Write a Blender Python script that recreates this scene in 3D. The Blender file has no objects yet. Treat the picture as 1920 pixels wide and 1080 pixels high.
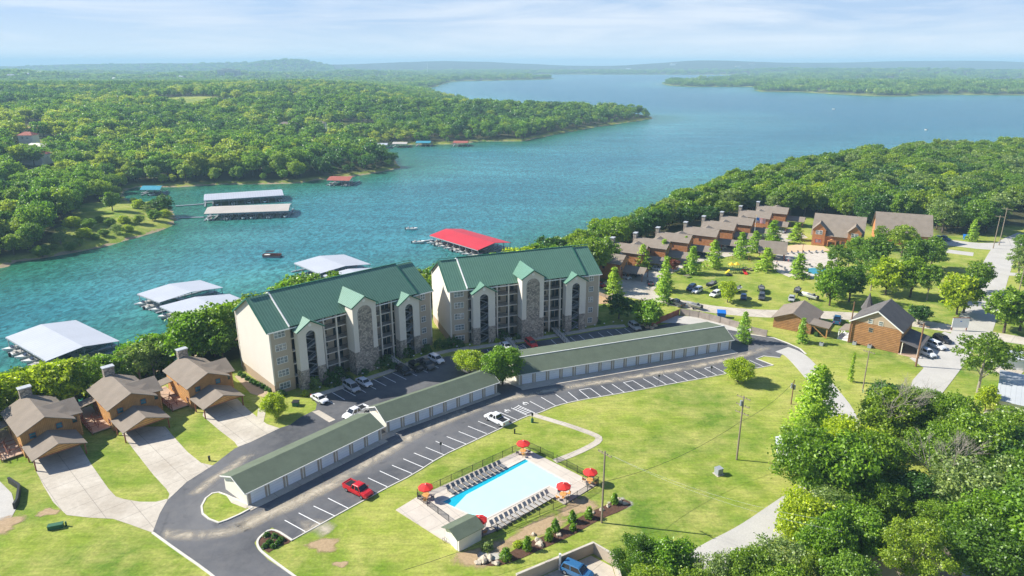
import bpy, bmesh, math, random
import numpy as np
from mathutils import Vector, Matrix
from mathutils.geometry import tessellate_polygon
R = math.radians
random.seed(7); rng = np.random.default_rng(11)
scene = bpy.context.scene
C = scene.collection

# ------------------------------------------------------------------ camera, sky, sun, exposure
CAM_H, PITCH, FPX = 68.0, 18.1, 1290.0
cam_d = bpy.data.cameras.new("camera"); cam = bpy.data.objects.new("camera", cam_d); C.objects.link(cam)
cam.location = (0, 0, CAM_H); cam.rotation_euler = (R(90 - PITCH), 0, 0)
cam_d.sensor_width = 36; cam_d.lens = 36 * FPX / 1920; cam_d.clip_start = 1; cam_d.clip_end = 40000
scene.camera = cam

SUN_EL, SUN_AZ = 37.5, 169.5          # direction towards the sun, azimuth from +X counter-clockwise
sd = Vector((math.cos(R(SUN_EL)) * math.cos(R(SUN_AZ)), math.cos(R(SUN_EL)) * math.sin(R(SUN_AZ)), math.sin(R(SUN_EL))))
sl = bpy.data.lights.new("sun", 'SUN'); sl.energy = 5.0; sl.angle = R(0.5); sl.color = (1.0, 0.95, 0.85)
so = bpy.data.objects.new("sun", sl); C.objects.link(so)
so.rotation_euler = (-sd).to_track_quat('-Z', 'Y').to_euler()

world = bpy.data.worlds.new("World"); scene.world = world; world.use_nodes = True
wn, wl = world.node_tree.nodes, world.node_tree.links
wn.clear()
sky = wn.new("ShaderNodeTexSky"); sky.sky_type = 'NISHITA'; sky.sun_disc = False
sky.sun_elevation = R(SUN_EL); sky.sun_rotation = R(90 - SUN_AZ); sky.air_density = 1.0; sky.dust_density = 0.6; sky.ozone_density = 2.0
tc = wn.new("ShaderNodeTexCoord"); mp = wn.new("ShaderNodeMapping")
mp.inputs['Scale'].default_value = (1.6, 1.6, 16.0)
nz = wn.new("ShaderNodeTexNoise"); nz.inputs['Scale'].default_value = 2.6; nz.inputs['Detail'].default_value = 8; nz.inputs['Roughness'].default_value = 0.6; nz.inputs['Distortion'].default_value = 0.5
ramp = wn.new("ShaderNodeValToRGB"); ramp.color_ramp.elements[0].position = 0.40; ramp.color_ramp.elements[1].position = 0.66
mixc = wn.new("ShaderNodeMixRGB"); mixc.inputs['Color2'].default_value = (8.8, 9.5, 10.4, 1)
mulc = wn.new("ShaderNodeMath"); mulc.operation = 'MULTIPLY'; mulc.inputs[1].default_value = 0.4
bg = wn.new("ShaderNodeBackground"); bg.inputs['Strength'].default_value = 0.058
tint = wn.new("ShaderNodeMixRGB"); tint.blend_type = 'MULTIPLY'; tint.inputs['Fac'].default_value = 1.0; tint.inputs['Color2'].default_value = (0.72, 0.96, 1.35, 1)
wo = wn.new("ShaderNodeOutputWorld")
sepz = wn.new("ShaderNodeSeparateXYZ"); wl.new(tc.outputs['Generated'], sepz.inputs[0])
hor = wn.new("ShaderNodeMapRange"); hor.inputs['From Min'].default_value = 0.0; hor.inputs['From Max'].default_value = 0.055; hor.inputs['To Min'].default_value = 0.85; hor.inputs['To Max'].default_value = 0.0; wl.new(sepz.outputs[2], hor.inputs['Value'])
hmix = wn.new("ShaderNodeMixRGB"); hmix.inputs['Color2'].default_value = (8.2, 9.6, 10.6, 1); wl.new(hor.outputs[0], hmix.inputs['Fac'])
wl.new(tc.outputs['Generated'], mp.inputs[0]); wl.new(mp.outputs[0], nz.inputs[0]); wl.new(nz.outputs['Fac'], ramp.inputs[0])
lowf = wn.new("ShaderNodeMapRange"); lowf.inputs['From Min'].default_value = 0.06; lowf.inputs['From Max'].default_value = 0.30; lowf.inputs['To Min'].default_value = 0.75; lowf.inputs['To Max'].default_value = 0.08; wl.new(sepz.outputs[2], lowf.inputs['Value'])
wl.new(lowf.outputs[0], mulc.inputs[1]); lowc = wn.new("ShaderNodeMixRGB"); lowc.inputs['Color2'].default_value = (5.7, 7.3, 10.0, 1); wl.new(lowf.outputs[0], lowc.inputs['Fac'])
wl.new(ramp.outputs[0], mulc.inputs[0]); wl.new(mulc.outputs[0], mixc.inputs[0])
wl.new(sky.outputs[0], tint.inputs['Color1']); wl.new(tint.outputs[0], lowc.inputs['Color1']); wl.new(lowc.outputs[0], hmix.inputs['Color1']); wl.new(hmix.outputs[0], mixc.inputs['Color1'])
wl.new(mixc.outputs[0], bg.inputs['Color']); wl.new(bg.outputs[0], wo.inputs['Surface'])

scene.view_settings.view_transform = 'Standard'; scene.view_settings.look = 'None'
scene.view_settings.exposure = 0.80; scene.view_settings.gamma = 1.0; scene.view_settings.use_curve_mapping = False
cy = scene.cycles
cy.max_bounces = 6; cy.diffuse_bounces = 3; cy.glossy_bounces = 2; cy.transmission_bounces = 3; cy.transparent_max_bounces = 6; cy.volume_bounces = 0
cy.use_adaptive_sampling = True; cy.adaptive_threshold = 0.02; cy.caustics_reflective = False; cy.caustics_refractive = False

# ------------------------------------------------------------------ helpers
TH = R(PITCH); CT, ST = math.cos(TH), math.sin(TH)
HAZE = 0.00017
WZ = -14.0                                              # lake level
def G(px, py, z=0.0):
    """where the sight line through that point of the photograph meets the level z"""
    v = py - 540.0; h = CAM_H - z; den = FPX * ST + v * CT
    return Vector(((px - 960) * h / den, h * (FPX * CT - v * ST) / den, z))
def GP(pts, z=0.0): return [G(x, y, z) for x, y in pts]

def tag(o, label=None, cat=None, group=None, kind=None):
    if label: o['label'] = label
    if cat: o['category'] = cat
    if group: o['group'] = group
    if kind: o['kind'] = kind
    return o
def empty(name, loc=(0, 0, 0), rz=0.0, label=None, cat=None, group=None):
    o = bpy.data.objects.new(name, None); C.objects.link(o); o.location = loc; o.rotation_euler = (0, 0, rz)
    o.empty_display_size = 0.5
    return tag(o, label, cat, group)
CH = {}
def kids(o): return CH.get(o.name, [])
def link(o, parent):
    C.objects.link(o)
    if parent is not None:
        o.parent = parent; CH.setdefault(parent.name, []).append(o)
def copy_tree(o, parent=None):
    c = o.copy(); link(c, parent)
    for ch in kids(o): copy_tree(ch, c)
    return c

class MB:
    def __init__(s): s.v, s.f, s.m, s.mi = [], [], [], 0
    def add(s, vs, fs, M=None):
        b = len(s.v)
        s.v += [tuple(M @ Vector(p)) if M is not None else tuple(p) for p in vs]
        s.f += [tuple(b + i for i in f) for f in fs]; s.m += [s.mi] * len(fs); return s
    def mat(s, i): s.mi = i; return s
    def box(s, x0, x1, y0, y1, z0, z1, M=None):
        vs = [(x, y, z) for z in (z0, z1) for y in (y0, y1) for x in (x0, x1)]
        return s.add(vs, [(0, 2, 3, 1), (4, 5, 7, 6), (0, 1, 5, 4), (2, 6, 7, 3), (0, 4, 6, 2), (1, 3, 7, 5)], M)
    def cbox(s, c, size, M=None):
        return s.box(c[0]-size[0]/2, c[0]+size[0]/2, c[1]-size[1]/2, c[1]+size[1]/2, c[2]-size[2]/2, c[2]+size[2]/2, M)
    def prism(s, poly, z0, z1, M=None):
        """level polygon raised from z0 to z1"""
        n = len(poly); P = [(p[0], p[1]) for p in poly]
        if sum(P[i][0]*P[(i+1) % n][1]-P[(i+1) % n][0]*P[i][1] for i in range(n)) < 0: P.reverse()
        vs = [(x, y, z0) for x, y in P] + [(x, y, z1) for x, y in P]
        tr = tessellate_polygon([[Vector((x, y, 0)) for x, y in P]])
        fs = []
        for a, b, c in tr:
            A, B, D = P[a], P[b], P[c]
            if (B[0]-A[0])*(D[1]-A[1])-(B[1]-A[1])*(D[0]-A[0]) < 0: b, c = c, b
            fs += [(a+n, b+n, c+n), (a, c, b)]
        fs += [(i, (i+1) % n, (i+1) % n + n, i + n) for i in range(n)]
        return s.add(vs, fs, M)
    def sheet(s, poly, z, M=None):
        P = [(p[0], p[1]) for p in poly]
        tr = tessellate_polygon([[Vector((x, y, 0)) for x, y in P]]); fs = []
        for a, b, c in tr:
            A, B, D = P[a], P[b], P[c]
            if (B[0]-A[0])*(D[1]-A[1])-(B[1]-A[1])*(D[0]-A[0]) < 0: b, c = c, b
            fs.append((a, b, c))
        return s.add([(x, y, z) for x, y in P], fs, M)
    def xz(s, poly, y0, y1, M=None):
        """polygon in the x-z plane pulled from y0 to y1"""
        T = Matrix(((1, 0, 0, 0), (0, 0, -1, 0), (0, 1, 0, 0), (0, 0, 0, 1)))   # (x,y,z)->(x,-z,y)
        T2 = T if M is None else M @ T
        return s.prism(poly, -y1, -y0, T2)
    def yz(s, poly, x0, x1, M=None):
        T = Matrix(((0, 0, 1, 0), (1, 0, 0, 0), (0, 1, 0, 0), (0, 0, 0, 1)))   # (x,y,z)->(z,x,y)
        T2 = T if M is None else M @ T
        return s.prism(poly, x0, x1, T2)
    def cyl(s, a, b, r0, r1=None, n=8, caps=True):
        r1 = r0 if r1 is None else r1
        a, b = Vector(a), Vector(b); d = (b - a).normalized()
        q = d.to_track_quat('Z', 'Y').to_matrix()
        vs = []
        for c, r in ((a, r0), (b, r1)):
            for i in range(n):
                t = 2 * math.pi * i / n; vs.append(c + q @ Vector((r*math.cos(t), r*math.sin(t), 0)))
        fs = [(i, (i+1) % n, (i+1) % n + n, i + n) for i in range(n)]
        if caps: fs += [tuple(range(n-1, -1, -1)), tuple(range(n, 2*n))]
        return s.add(vs, fs)
    def tube(s, pts, r, n=6):
        for a, b in zip(pts[:-1], pts[1:]): s.cyl(a, b, r, r, n)
        return s
    def loft(s, rings, caps=True):
        n = len(rings[0]); vs = [p for r in rings for p in r]; fs = []
        for k in range(len(rings)-1):
            for i in range(n):
                j = (i+1) % n; fs.append((k*n+i, k*n+j, (k+1)*n+j, (k+1)*n+i))
        if caps: fs += [tuple(range(n-1, -1, -1)), tuple(range((len(rings)-1)*n, len(rings)*n))]
        return s.add(vs, fs)
    def slab(s, P, t):
        """four-cornered roof plane given thickness t downwards"""
        P = [Vector(p) for p in P]; nrm = (P[1]-P[0]).cross(P[2]-P[0]).normalized()
        if nrm.z < 0: nrm = -nrm; P = P[::-1]
        n = len(P)
        vs = P + [p - nrm * t for p in P]
        fs = [tuple(range(n)), tuple(range(2*n-1, n-1, -1))] + [(i, i+n, (i+1) % n + n, (i+1) % n) for i in range(n)]
        return s.add(vs, fs)
    def strip(s, pts, w, z0, z1):
        """band of width w along a polyline, raised from z0 to z1"""
        n = len(pts); L, Rr = [], []
        for i in range(n):
            a = Vector(pts[max(i-1, 0)][:2]); b = Vector(pts[min(i+1, n-1)][:2]); d = (b-a).normalized(); nn = Vector((-d.y, d.x))
            p = Vector(pts[i][:2]); L.append(p + nn*w/2); Rr.append(p - nn*w/2)
        for i in range(n-1):
            q = [Rr[i], Rr[i+1], L[i+1], L[i]]
            vs = [(p.x, p.y, z1) for p in q] + [(p.x, p.y, z0) for p in q]
            fs = [(0, 1, 2, 3)]
            if z1 - z0 > 0.02: fs += [(4, 5, 1, 0), (6, 7, 3, 2)] + ([(7, 4, 0, 3)] if i == 0 else []) + ([(5, 6, 2, 1)] if i == n-2 else [])
            s.add(vs, fs)
        return s
    def build(s, name, mats, parent=None, smooth=False, loc=None, rz=None):
        me = bpy.data.meshes.new(name); me.from_pydata(s.v, [], s.f)
        if not isinstance(mats, (list, tuple)): mats = [mats]
        for m in mats: me.materials.append(m)
        if len(mats) > 1: me.polygons.foreach_set('material_index', s.m)
        if smooth: me.polygons.foreach_set('use_smooth', [True]*len(s.f))
        me.update()
        o = bpy.data.objects.new(name, me); link(o, parent)
        if loc is not None: o.location = loc
        if rz is not None: o.rotation_euler = (0, 0, rz)
        return o

# ------------------------------------------------------------------ materials
def newmat(name):
    m = bpy.data.materials.new(name); m.use_nodes = True; nt = m.node_tree
    b = nt.nodes['Principled BSDF']; return m, nt, b
def rgba(c): return (c[0], c[1], c[2], 1)
def coords(nt, kind='Object', scale=(1, 1, 1)):
    t = nt.nodes.new("ShaderNodeTexCoord"); mpp = nt.nodes.new("ShaderNodeMapping"); mpp.inputs['Scale'].default_value = scale
    nt.links.new(t.outputs[kind], mpp.inputs[0]); return mpp.outputs[0]
def wpos(nt, scale=(1, 1, 1)):
    g = nt.nodes.new("ShaderNodeNewGeometry"); mpp = nt.nodes.new("ShaderNodeMapping"); mpp.inputs['Scale'].default_value = scale
    nt.links.new(g.outputs['Position'], mpp.inputs[0]); return mpp.outputs[0]
def noise(nt, vec, scale, detail=4, rough=0.6, dist=0.0):
    n = nt.nodes.new("ShaderNodeTexNoise"); n.inputs['Scale'].default_value = scale; n.inputs['Detail'].default_value = detail
    n.inputs['Roughness'].default_value = rough; n.inputs['Distortion'].default_value = dist; nt.links.new(vec, n.inputs['Vector']); return n.outputs['Fac']
def cramp(nt, fac, stops):
    r = nt.nodes.new("ShaderNodeValToRGB"); e = r.color_ramp.elements
    while len(e) < len(stops): e.new(0.5)
    for i, (p, c) in enumerate(stops):
        e[i].position = p; e[i].color = rgba(c) if not isinstance(c, (int, float)) else (c, c, c, 1)
    nt.links.new(fac, r.inputs[0]); return r.outputs[0]
def mix(nt, fac, a, b, mode='MIX'):
    m = nt.nodes.new("ShaderNodeMixRGB"); m.blend_type = mode
    for k, x in (('Fac', fac), ('Color1', a), ('Color2', b)):
        if isinstance(x, (int, float)): m.inputs[k].default_value = x
        elif isinstance(x, (tuple, list)): m.inputs[k].default_value = rgba(x)
        else: nt.links.new(x, m.inputs[k])
    return m.outputs[0]
def bump(nt, b, h, strength=0.3, dist=0.1):
    n = nt.nodes.new("ShaderNodeBump"); n.inputs['Strength'].default_value = strength; n.inputs['Distance'].default_value = dist
    nt.links.new(h, n.inputs['Height']); nt.links.new(n.outputs[0], b.inputs['Normal'])
def M(name, col, var=0.15, scale=0.6, rough=0.8, spec=0.3, metal=0.0, fine=8.0, bmp=0.0):
    """weathered plain surface: two noises over one colour"""
    m, nt, b = newmat(name); vec = coords(nt)
    n1 = noise(nt, vec, scale, 5); n2 = noise(nt, vec, fine, 3)
    f = mix(nt, 0.5, n1, n2)
    lo = tuple(c*(1-var) for c in col); hi = tuple(min(c*(1+var), 1) for c in col)
    nt.links.new(cramp(nt, f, [(0.3, lo), (0.7, hi)]), b.inputs['Base Color'])
    b.inputs['Roughness'].default_value = rough; b.inputs['Specular IOR Level'].default_value = spec; b.inputs['Metallic'].default_value = metal
    if bmp: bump(nt, b, n2, bmp, 0.05)
    return m
def stripes(nt, vec, axis, period, width=0.12):
    sx = nt.nodes.new("ShaderNodeSeparateXYZ"); nt.links.new(vec, sx.inputs[0])
    a = nt.nodes.new("ShaderNodeMath"); a.operation = 'MULTIPLY'; a.inputs[1].default_value = 1.0/period; nt.links.new(sx.outputs[axis], a.inputs[0])
    f = nt.nodes.new("ShaderNodeMath"); f.operation = 'FRACT'; nt.links.new(a.outputs[0], f.inputs[0])
    l = nt.nodes.new("ShaderNodeMath"); l.operation = 'LESS_THAN'; l.inputs[1].default_value = width; nt.links.new(f.outputs[0], l.inputs[0])
    return l.outputs[0], f.outputs[0]
def lined(name, col, line, axis, period, width=0.12, var=0.12, rough=0.7, spec=0.3, bmp=0.3, metal=0.0, nscale=0.7):
    m, nt, b = newmat(name); vec = coords(nt)
    s, fr = stripes(nt, vec, axis, period, width)
    n1 = noise(nt, vec, nscale, 5); lo = tuple(c*(1-var) for c in col); hi = tuple(min(c*(1+var), 1) for c in col)
    base = cramp(nt, n1, [(0.3, lo), (0.7, hi)])
    nt.links.new(mix(nt, s, base, line), b.inputs['Base Color'])
    if bmp: bump(nt, b, fr, bmp, 0.04)
    b.inputs['Roughness'].default_value = rough; b.inputs['Specular IOR Level'].default_value = spec; b.inputs['Metallic'].default_value = metal
    return m

MT = {}
MT['green_metal'] = lined('green_metal_roof', (0.082, 0.175, 0.120), (0.135, 0.255, 0.185), 0, 0.62, 0.26, 0.10, 0.38, 0.5, 0.25)
MT['green_metal_side'] = lined('green_metal_dormer', (0.09, 0.200, 0.135), (0.18, 0.33, 0.25), 1, 0.55, 0.30, 0.08, 0.38, 0.5, 0.25)
MT['green_trim'] = M('green_trim', (0.03, 0.14, 0.09), 0.1, rough=0.5)
MT['green_shingle'] = M('green_shingle', (0.125, 0.152, 0.108), 0.22, 0.5, 0.95, 0.15, fine=14, bmp=0.3)
MT['shingle'] = M('weathered_shingle', (0.245, 0.205, 0.165), 0.20, 0.5, 0.95, 0.15, fine=12, bmp=0.3)
MT['dark_shingle'] = M('dark_shingle', (0.13, 0.12, 0.115), 0.28, 0.5, 0.95, 0.15, fine=10, bmp=0.3)
MT['stucco'] = M('cream_stucco', (0.66, 0.61, 0.53), 0.05, 0.3, 0.9, 0.2, fine=5)
MT['taupe'] = M('taupe_stucco', (0.43, 0.36, 0.28), 0.06, 0.3, 0.9, 0.2, fine=5)
MT['brownbase'] = M('tan_base_block', (0.42, 0.32, 0.22), 0.12, 1.5, 0.9, 0.2)
MT['white'] = M('white_trim', (0.78, 0.77, 0.74), 0.05, rough=0.5)
MT['offwhite'] = M('off_white_siding', (0.74, 0.70, 0.60), 0.05, rough=0.7)
MT['door_white'] = lined('white_door_panels', (0.78, 0.80, 0.82), (0.55, 0.57, 0.60), 2, 0.53, 0.07, 0.03, 0.4)
def concrete_mat():
    m, nt, b = newmat('pale_concrete'); p = wpos(nt); n1 = noise(nt, p, 0.13, 6, 0.65, 0.6); n2 = noise(nt, p, 1.4, 5, 0.7); n3 = noise(nt, p, 0.5, 4, 0.6, 1.5)
    c = cramp(nt, n1, [(0.32, (0.42, 0.37, 0.30)), (0.62, (0.55, 0.50, 0.42))]); c = mix(nt, cramp(nt, n3, [(0.55, 0.0), (0.75, 0.45)]), c, (0.40, 0.35, 0.28)); c = mix(nt, 0.25, c, n2, 'OVERLAY')
    g = nt.nodes.new("ShaderNodeNewGeometry"); r = nt.nodes.new("ShaderNodeMapping"); r.inputs['Rotation'].default_value = (0, 0, R(44)); nt.links.new(g.outputs['Position'], r.inputs[0])
    for ax in (0, 1): s, _ = stripes(nt, r.outputs[0], ax, 4.3, 0.022); c = mix(nt, s, c, mix(nt, 0.45, c, (0.12, 0.11, 0.10)))
    nt.links.new(c, b.inputs['Base Color']); b.inputs['Roughness'].default_value = 0.92; b.inputs['Specular IOR Level'].default_value = 0.2; return m
MT['concrete'] = concrete_mat()
def deck_mat():
    m, nt, b = newmat('pool_deck_concrete'); p = wpos(nt); n1 = noise(nt, p, 0.3, 5, 0.6, 0.6); n2 = noise(nt, p, 0.9, 4, 0.7, 1.2)
    c = cramp(nt, n1, [(0.35, (0.50, 0.44, 0.37)), (0.65, (0.58, 0.52, 0.44))]); c = mix(nt, cramp(nt, n2, [(0.60, 0.0), (0.68, 0.35)]), c, (0.33, 0.30, 0.26))
    g = nt.nodes.new("ShaderNodeNewGeometry"); r = nt.nodes.new("ShaderNodeMapping"); r.inputs['Rotation'].default_value = (0, 0, R(-41)); nt.links.new(g.outputs['Position'], r.inputs[0])
    for ax in (0, 1): s, _ = stripes(nt, r.outputs[0], ax, 3.0, 0.03); c = mix(nt, s, c, mix(nt, 0.35, c, (0.12, 0.11, 0.10)))
    nt.links.new(c, b.inputs['Base Color']); b.inputs['Roughness'].default_value = 0.9; return m
MT['deck_conc'] = deck_mat()
MT['kerb'] = M('kerb_concrete', (0.60, 0.57, 0.50), 0.12, 0.5, 0.9, 0.2)
MT['gravel'] = M('pale_gravel', (0.47, 0.45, 0.41), 0.16, 0.2, 0.95, 0.15, fine=4)
MT['paint'] = M('road_paint', (0.80, 0.80, 0.78), 0.1, 1.0, 0.8, 0.2, fine=6)
MT['dark_metal'] = M('dark_metal', (0.03, 0.032, 0.034), 0.2, rough=0.5)
MT['grey_metal'] = M('grey_metal', (0.30, 0.32, 0.34), 0.12, rough=0.45, spec=0.5)
MT['roof_white'] = lined('white_metal_roof', (0.46, 0.48, 0.52), (0.33, 0.35, 0.39), 0, 1.4, 0.10, 0.05, 0.45, 0.4, 0.1, nscale=0.15)
MT['roof_beige'] = lined('beige_metal_roof', (0.50, 0.45, 0.39), (0.40, 0.36, 0.31), 0, 1.0, 0.06, 0.07, 0.5, 0.4, 0.1, nscale=0.15)
MT['roof_red'] = lined('red_metal_roof', (0.55, 0.035, 0.045), (0.42, 0.02, 0.03), 0, 1.0, 0.08, 0.08, 0.5, 0.4, 0.1, nscale=0.15)
MT['roof_grey'] = lined('grey_metal_roof', (0.46, 0.48, 0.49), (0.36, 0.38, 0.39), 0, 0.9, 0.08, 0.06, 0.45, 0.4, 0.1, nscale=0.2)
MT['roof_teal'] = M('teal_metal_roof', (0.05, 0.27, 0.36), 0.1, rough=0.5)
MT['brickred'] = M('brick_red_roof', (0.34, 0.10, 0.07), 0.15, rough=0.8)
MT['log'] = lined('stained_log_siding', (0.62, 0.33, 0.12), (0.28, 0.13, 0.04), 2, 0.42, 0.22, 0.20, 0.7, 0.3, 0.6)
MT['log_brown'] = lined('brown_log_siding', (0.40, 0.205, 0.085), (0.17, 0.08, 0.03), 2, 0.46, 0.24, 0.25, 0.7, 0.3, 0.6)
MT['log_red'] = lined('reddish_log_siding', (0.54, 0.235, 0.095), (0.24, 0.09, 0.035), 2, 0.44, 0.22, 0.20, 0.7, 0.3, 0.6)
MT['vboard'] = lined('vertical_board', (0.40, 0.21, 0.08), (0.24, 0.11, 0.04), 0, 0.28, 0.12, 0.25, 0.75, 0.3, 0.4)
MT['redwood'] = M('red_stained_deck', (0.27, 0.10, 0.055), 0.2, 0.8, 0.75, fine=6)
MT['deckboard'] = lined('deck_boards', (0.50, 0.36, 0.26), (0.30, 0.19, 0.13), 1, 0.18, 0.14, 0.15)
MT['wood_grey'] = lined('grey_fence_boards', (0.34, 0.29, 0.25), (0.18, 0.15, 0.13), 0, 0.16, 0.14, 0.2)
MT['pole'] = M('pole_wood', (0.27, 0.215, 0.165), 0.2, 1.2, 0.85)
MT['pole_brown'] = M('brown_pole_wood', (0.22, 0.12, 0.07), 0.2, 1.2, 0.85)
MT['bark'] = M('bark', (0.11, 0.085, 0.065), 0.35, 1.5, 0.95, 0.1, fine=9)
MT['bark_pale'] = M('pale_bark', (0.33, 0.29, 0.24), 0.3, 1.5, 0.95, 0.1, fine=9)
MT['mulch'] = M('brown_mulch', (0.105, 0.058, 0.04), 0.45, 1.2, 0.98, 0.1, fine=9, bmp=0.6)
MT['dirt'] = M('bare_dirt', (0.44, 0.30, 0.17), 0.25, 0.5, 0.98, 0.1, fine=4)
MT['sand'] = M('sand', (0.62, 0.44, 0.27), 0.12, 0.5, 0.98, 0.1, fine=4)
MT['rock'] = M('limestone', (0.50, 0.43, 0.33), 0.3, 1.2, 0.9, 0.2, fine=6, bmp=0.5)
MT['rubber'] = M('rubber', (0.018, 0.018, 0.02), 0.2, rough=0.8)
MT['rim'] = M('alloy', (0.42, 0.43, 0.45), 0.1, rough=0.35, metal=0.6)
MT['plastic_black'] = M('black_plastic', (0.02, 0.02, 0.022), 0.2, rough=0.55)
MT['wire'] = M('wire', (0.03, 0.03, 0.03), 0.1, rough=0.6)
MT['blue_paint'] = M('blue_paint', (0.012, 0.15, 0.52), 0.15, rough=0.5)
MT['util_green'] = M('utility_green', (0.03, 0.12, 0.06), 0.15, rough=0.6)
MT['yellow_paint'] = M('yellow_plastic', (0.85, 0.55, 0.03), 0.1, rough=0.5)
MT['red_paint'] = M('red_plastic', (0.70, 0.03, 0.03), 0.1, rough=0.5)
MT['red_fabric'] = M('red_canvas', (0.72, 0.035, 0.03), 0.12, 1.5, 0.8)
MT['orange_wood'] = M('orange_wood', (0.62, 0.32, 0.10), 0.15, rough=0.6)
MT['sling'] = M('lounger_sling', (0.17, 0.175, 0.18), 0.15, rough=0.8)
MT['sling_tan'] = M('lounger_sling_grey', (0.40, 0.38, 0.35), 0.15, rough=0.8)
MT['skin'] = M('skin', (0.50, 0.30, 0.21), 0.08, rough=0.6)
MT['hair'] = M('hair', (0.05, 0.03, 0.02), 0.2, rough=0.7)
def glassmat(name, col, rough=0.12):
    m, nt, b = newmat(name); vec = coords(nt); n1 = noise(nt, vec, 0.9, 2)
    nt.links.new(cramp(nt, n1, [(0.35, tuple(c*0.5 for c in col)), (0.65, tuple(c*1.5 for c in col))]), b.inputs['Base Color'])
    b.inputs['Roughness'].default_value = rough; b.inputs['Specular IOR Level'].default_value = 0.7; return m
MT['glass'] = glassmat('window_glass', (0.03, 0.045, 0.055)); MT['curtained'] = glassmat('curtained_glass', (0.20, 0.23, 0.24)); MT['car_glass'] = glassmat('car_glass', (0.012, 0.015, 0.018), 0.08)
MT['teal_glass'] = glassmat('teal_window', (0.05, 0.14, 0.17))
def stone():
    m, nt, b = newmat('grey_brown_stone'); vec = coords(nt)
    v = nt.nodes.new("ShaderNodeTexVoronoi"); v.inputs['Scale'].default_value = 2.6; nt.links.new(vec, v.inputs['Vector'])
    e = nt.nodes.new("ShaderNodeTexVoronoi"); e.feature = 'DISTANCE_TO_EDGE'; e.inputs['Scale'].default_value = 2.6; nt.links.new(vec, e.inputs['Vector'])
    sx = nt.nodes.new("ShaderNodeSeparateXYZ"); nt.links.new(v.outputs['Color'], sx.inputs[0])
    c = cramp(nt, sx.outputs[0], [(0.0, (0.17, 0.15, 0.135)), (0.45, (0.33, 0.28, 0.23)), (1.0, (0.50, 0.43, 0.34))])
    g = cramp(nt, e.outputs['Distance'], [(0.02, 0.0), (0.07, 1.0)])
    nt.links.new(mix(nt, g, (0.16, 0.145, 0.13), c), b.inputs['Base Color']); b.inputs['Roughness'].default_value = 0.9
    bump(nt, b, g, 0.6, 0.05); return m
MT['stone'] = stone()
def paint(name, col):
    m, nt, b = newmat(name); vec = coords(nt); n1 = noise(nt, vec, 3.0, 3)
    nt.links.new(cramp(nt, n1, [(0.3, tuple(c*0.93 for c in col)), (0.7, col)]), b.inputs['Base Color'])
    b.inputs['Roughness'].default_value = 0.32; b.inputs['Specular IOR Level'].default_value = 0.5; b.inputs['Coat Weight'].default_value = 0.5; b.inputs['Coat Roughness'].default_value = 0.06
    return m
PAINT = {k: paint('car_paint_' + k, v) for k, v in dict(white=(0.74, 0.75, 0.76), silver=(0.42, 0.43, 0.44), black=(0.015, 0.015, 0.018), red=(0.55, 0.012, 0.015),
         navy=(0.02, 0.05, 0.13), blue=(0.03, 0.13, 0.28), darkgrey=(0.06, 0.065, 0.07), maroon=(0.16, 0.02, 0.025)).items()}
def asphalt():
    m, nt, b = newmat('asphalt'); p = wpos(nt)
    n1 = noise(nt, p, 0.035, 6, 0.65, 0.6); n2 = noise(nt, p, 0.5, 5); n3 = noise(nt, p, 6.0, 2)
    base = cramp(nt, n1, [(0.35, (0.062, 0.065, 0.074)), (0.66, (0.150, 0.150, 0.155))])
    base = mix(nt, cramp(nt, n2, [(0.40, 0.0), (0.8, 0.35)]), base, (0.21, 0.20, 0.185))
    base = mix(nt, 0.16, base, n3, 'OVERLAY')
    v = nt.nodes.new("ShaderNodeTexVoronoi"); v.feature = 'DISTANCE_TO_EDGE'; v.inputs['Scale'].default_value = 0.13; d_ = mix(nt, 0.12, p, nt.nodes.new("ShaderNodeTexNoise").outputs[1], 'ADD'); nt.links.new(d_, v.inputs['Vector'])
    base = mix(nt, cramp(nt, v.outputs['Distance'], [(0.0, 0.22), (0.008, 0.0)]), base, (0.04, 0.04, 0.044))
    oil = noise(nt, p, 0.45, 3, 0.5); base = mix(nt, cramp(nt, oil, [(0.62, 0.0), (0.72, 0.4)]), base, (0.045, 0.045, 0.05))
    nt.links.new(base, b.inputs['Base Color']); b.inputs['Roughness'].default_value = 0.9; b.inputs['Specular IOR Level'].default_value = 0.2
    return m
MT['asphalt'] = asphalt()
def silt():
    m, nt, b = newmat('washed_silt'); p = wpos(nt); n1 = noise(nt, p, 0.35, 6, 0.65, 1.0); n2 = noise(nt, p, 2.5, 4)
    nt.links.new(cramp(nt, n2, [(0.3, (0.44, 0.38, 0.29)), (0.7, (0.58, 0.51, 0.39))]), b.inputs['Base Color'])
    at = nt.nodes.new("ShaderNodeAttribute"); at.attribute_name = 'edge'
    mu = nt.nodes.new("ShaderNodeMath"); mu.operation = 'MULTIPLY'; nt.links.new(at.outputs['Fac'], mu.inputs[0]); nt.links.new(cramp(nt, n1, [(0.30, 0.05), (0.60, 0.9)]), mu.inputs[1])
    nt.links.new(mu.outputs[0], b.inputs['Alpha']); b.inputs['Roughness'].default_value = 0.95; return m
MT['silt'] = silt()
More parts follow.
